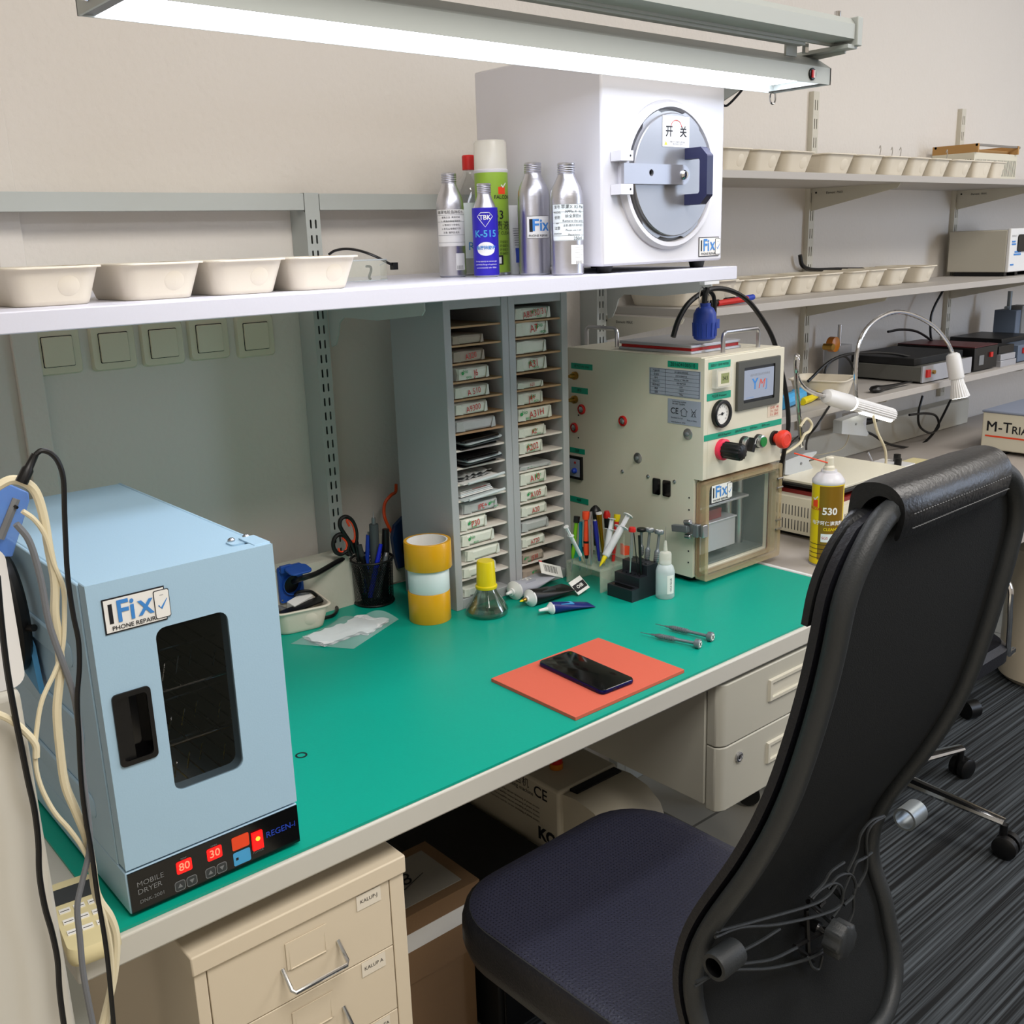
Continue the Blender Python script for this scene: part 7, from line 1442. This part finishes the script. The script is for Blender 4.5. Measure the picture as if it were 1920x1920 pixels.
# ------------------------------------------------------------------ near left: partition, holder, cables, handset
def near_left():
    t = thing('side_cabinet', 'pale grey side cabinet at the lower left edge of the picture', 'cabinet', (-0.45, 0.75, 0.0))
    b = MB(); b.box(mat('pale_cab', '#c3c0b6', 0.5), 0, 0.617, 0, 0.16, 0.0, 1.14); b.obj('side_panel', t, bevel=0.007, seg=3)
    b = MB(); b.box('pale_cab', 0.0, 0.54, -0.006, 0, 0.02, 0.845); b.obj('door', t, bevel=0.002)
    b = MB(); b.turn('white_pl', (0.617, 0.10, 0.80), (1, 0.10, 0.80), [(0.009, 0), (0.009, 0.010), (0.006, 0.012)], 16); b.obj('bolt', t)
    t = thing('tape_dispenser', 'white rounded plastic device standing on the side cabinet', 'device', (0.10, 0.76, 1.14))
    b = MB(); b.sheet('white_pl', [rrect(0.20, 0.105, 0.010, 5, -0.028, 0.0525)], 0.05, FRONT(0, 0.045, 0)); b.obj('device_body', t, bevel=0.006, seg=3)
    O = Vector((0.10, 0.76, 1.14))
    p = [atY(x, y, 0.785)-Vector((0.16, 0.785, 1.25)) for x, y in ((0, 900), (48, 920), (50, 935), (18, 1040), (0, 1040), (-30, 1040), (-30, 900))]
    t = thing('cable_clip_case', 'translucent blue plastic case clipped above the white device', 'case', (0.16, 0.785, 1.25))
    b = MB(); b.mesh('soft_blue_clear', [tuple(q)[:1]+(dy,)+tuple(q)[2:] for dy in (-0.008, 0.008) for q in p], [tuple(range(6, -1, -1)), tuple(range(7, 14))]+[(k, (k+1) % 7, (k+1) % 7+7, k+7) for k in range(7)]); b.obj('case_shell', t, bevel=0.001)
    b = MB(); b.tube('mid_grey', [atY(30, 935, 0.777)-Vector((0.16, 0.785, 1.25)), atY(0, 1010, 0.777)-Vector((0.16, 0.785, 1.25))], 0.003, 6); b.tube('black', [atY(31, 948, 0.775)-Vector((0.16, 0.785, 1.25)), atY(28, 952, 0.775)-Vector((0.16, 0.785, 1.25))], 0.002, 6); b.obj('spring', t)
    def cab(name, lab, m, r, pts, Y):
        b = MB(); b.tube(m, spline([atY(x, y, Y) for x, y in pts], 6), r, 8); o = b.obj(name); tag(o, lab, 'cable', None); return o
    t = thing('audio_plug', 'black plug on a thin black cable above the blue case', 'plug', tuple(atY(40, 905, 0.735))); O = atY(40, 905, 0.735)
    b = MB(); b.tube('black', [Vector((0, 0, 0)), atY(52, 880, 0.735)-O, atY(54, 876, 0.735)-O, atY(66, 852, 0.735)-O], [0.0042, 0.0040, 0.0030, 0.0024], 10); b.obj('plug_body', t)
    b = MB(); b.tube('black', spline([atY(x, y, 0.735)-O for x, y in ((66, 853), (78, 845), (95, 850), (110, 868), (119, 900), (121, 960), (123, 1010), (127, 1080), (137, 1150), (147, 1200), (149, 1250), (145, 1310), (148, 1380), (152, 1460), (160, 1530), (172, 1600), (183, 1680), (195, 1750), (204, 1820), (214, 1930))], 6), 0.0019, 8); b.obj('plug_cord', t)
    cab('hanging_cable', 'grey cable hanging beside the blue dryer, crossing the cream ones', 'cable_grey', 0.0024, [(30, 982), (55, 1015), (75, 1080), (90, 1160), (104, 1205), (125, 1262), (140, 1310), (150, 1380), (155, 1450), (165, 1530), (168, 1590), (155, 1650), (145, 1700), (150, 1760), (157, 1830), (176, 1930)], 0.74)
    cab('hanging_cable', 'thick cream cable hanging from the top left in front of the dryer', 'cable_cream', 0.0033, [(-10, 915), (20, 900), (48, 905), (68, 925), (82, 970), (92, 1030), (103, 1090), (103, 1150), (110, 1200), (113, 1260), (107, 1330), (112, 1400), (122, 1470), (142, 1520), (162, 1570), (172, 1620), (182, 1680), (207, 1720), (218, 1760), (215, 1820), (205, 1870), (190, 1930)], 0.745)
    cab('hanging_cable', 'thin cream cable swinging left then down in front of dryer', 'cable_cream', 0.0018, [(42, 958), (65, 975), (85, 1005), (100, 1055), (118, 1100), (121, 1140), (118, 1210), (105, 1255), (80, 1310), (70, 1360), (66, 1420), (75, 1470), (100, 1520), (130, 1555), (155, 1590), (172, 1630), (180, 1680), (196, 1720), (208, 1780), (210, 1850), (200, 1930)], 0.742)
    cab('hanging_cable', 'dark brown cable running down the side cabinet edge at far left', 'black', 0.0022, [(-5, 1080), (3, 1170), (14, 1260), (28, 1340), (40, 1400), (52, 1460), (65, 1520), (72, 1580), (74, 1640), (84, 1700), (98, 1750), (108, 1800), (112, 1860), (121, 1930)], 0.738)
    cab('hanging_cable', 'cream cable crossing behind the side cabinet top to the right', 'cable_cream', 0.0026, [(-5, 1338), (20, 1350), (45, 1370), (66, 1395), (68, 1420)], 0.741)
    b = MB(); b.tube('black', [(0.0, 0.048*math.cos(2*PI*k/36), 0.062*math.sin(2*PI*k/36)) for k in range(36)], 0.012, 10, closed=True); b.cyl('black', (0.0, -0.040, -0.010), (0.01, -0.068, -0.004), 0.004)
    o = b.obj('cable_coil'); o.location = (0.272, 1.23, 1.045); tag(o, 'black coiled cable leaning on the left side of the blue dryer', 'coil')
    b = MB(); b.sheet(mat('teal_cloth', '#4f97c9', 0.6), [[(-0.05, -0.05), (0.06, -0.075), (0.05, -0.02), (-0.02, 0.03), (-0.05, 0.08), (-0.06, 0.08)]], 0.006, LEFT(0.287, 1.24, 1.03)); o = b.obj('blue_pouch'); tag(o, 'bright blue pouch behind the black coil on the dryer side', 'pouch')
    t = thing('desk_handset', 'cream handset with keypad on the left corner of the workbench', 'handset', (0.2495, 1.024, 0.748), 0.0)
    t.rotation_euler = (0, 0, -0.12)
    b = MB(); b.rings(mat('aged_cream', '#d9cda0', 0.5), [[(x, y, z) for x, y in rrect(0.052*s, 0.140*s, 0.012, 5)] for s, z in ((0.94, 0), (1, 0.006), (1, 0.014), (0.95, 0.020))]); b.obj('handset_body', t)
    b = MB(); b.box('dark_grey', -0.022, 0.022, 0.022, 0.052, 0.0195, 0.0208); b.obj('display', t)
    for j in range(3):
        for i in range(3):
            b = MB(); b.box('paper', -0.020+0.0145*i, -0.009+0.0145*i, 0.004-0.021*j, 0.012-0.021*j, 0.0195, 0.0212); b.box('ink', -0.019+0.0145*i, -0.010+0.0145*i, 0.0065-0.021*j, 0.0075-0.021*j, 0.0212, 0.0214); b.obj('key', t)
near_left()
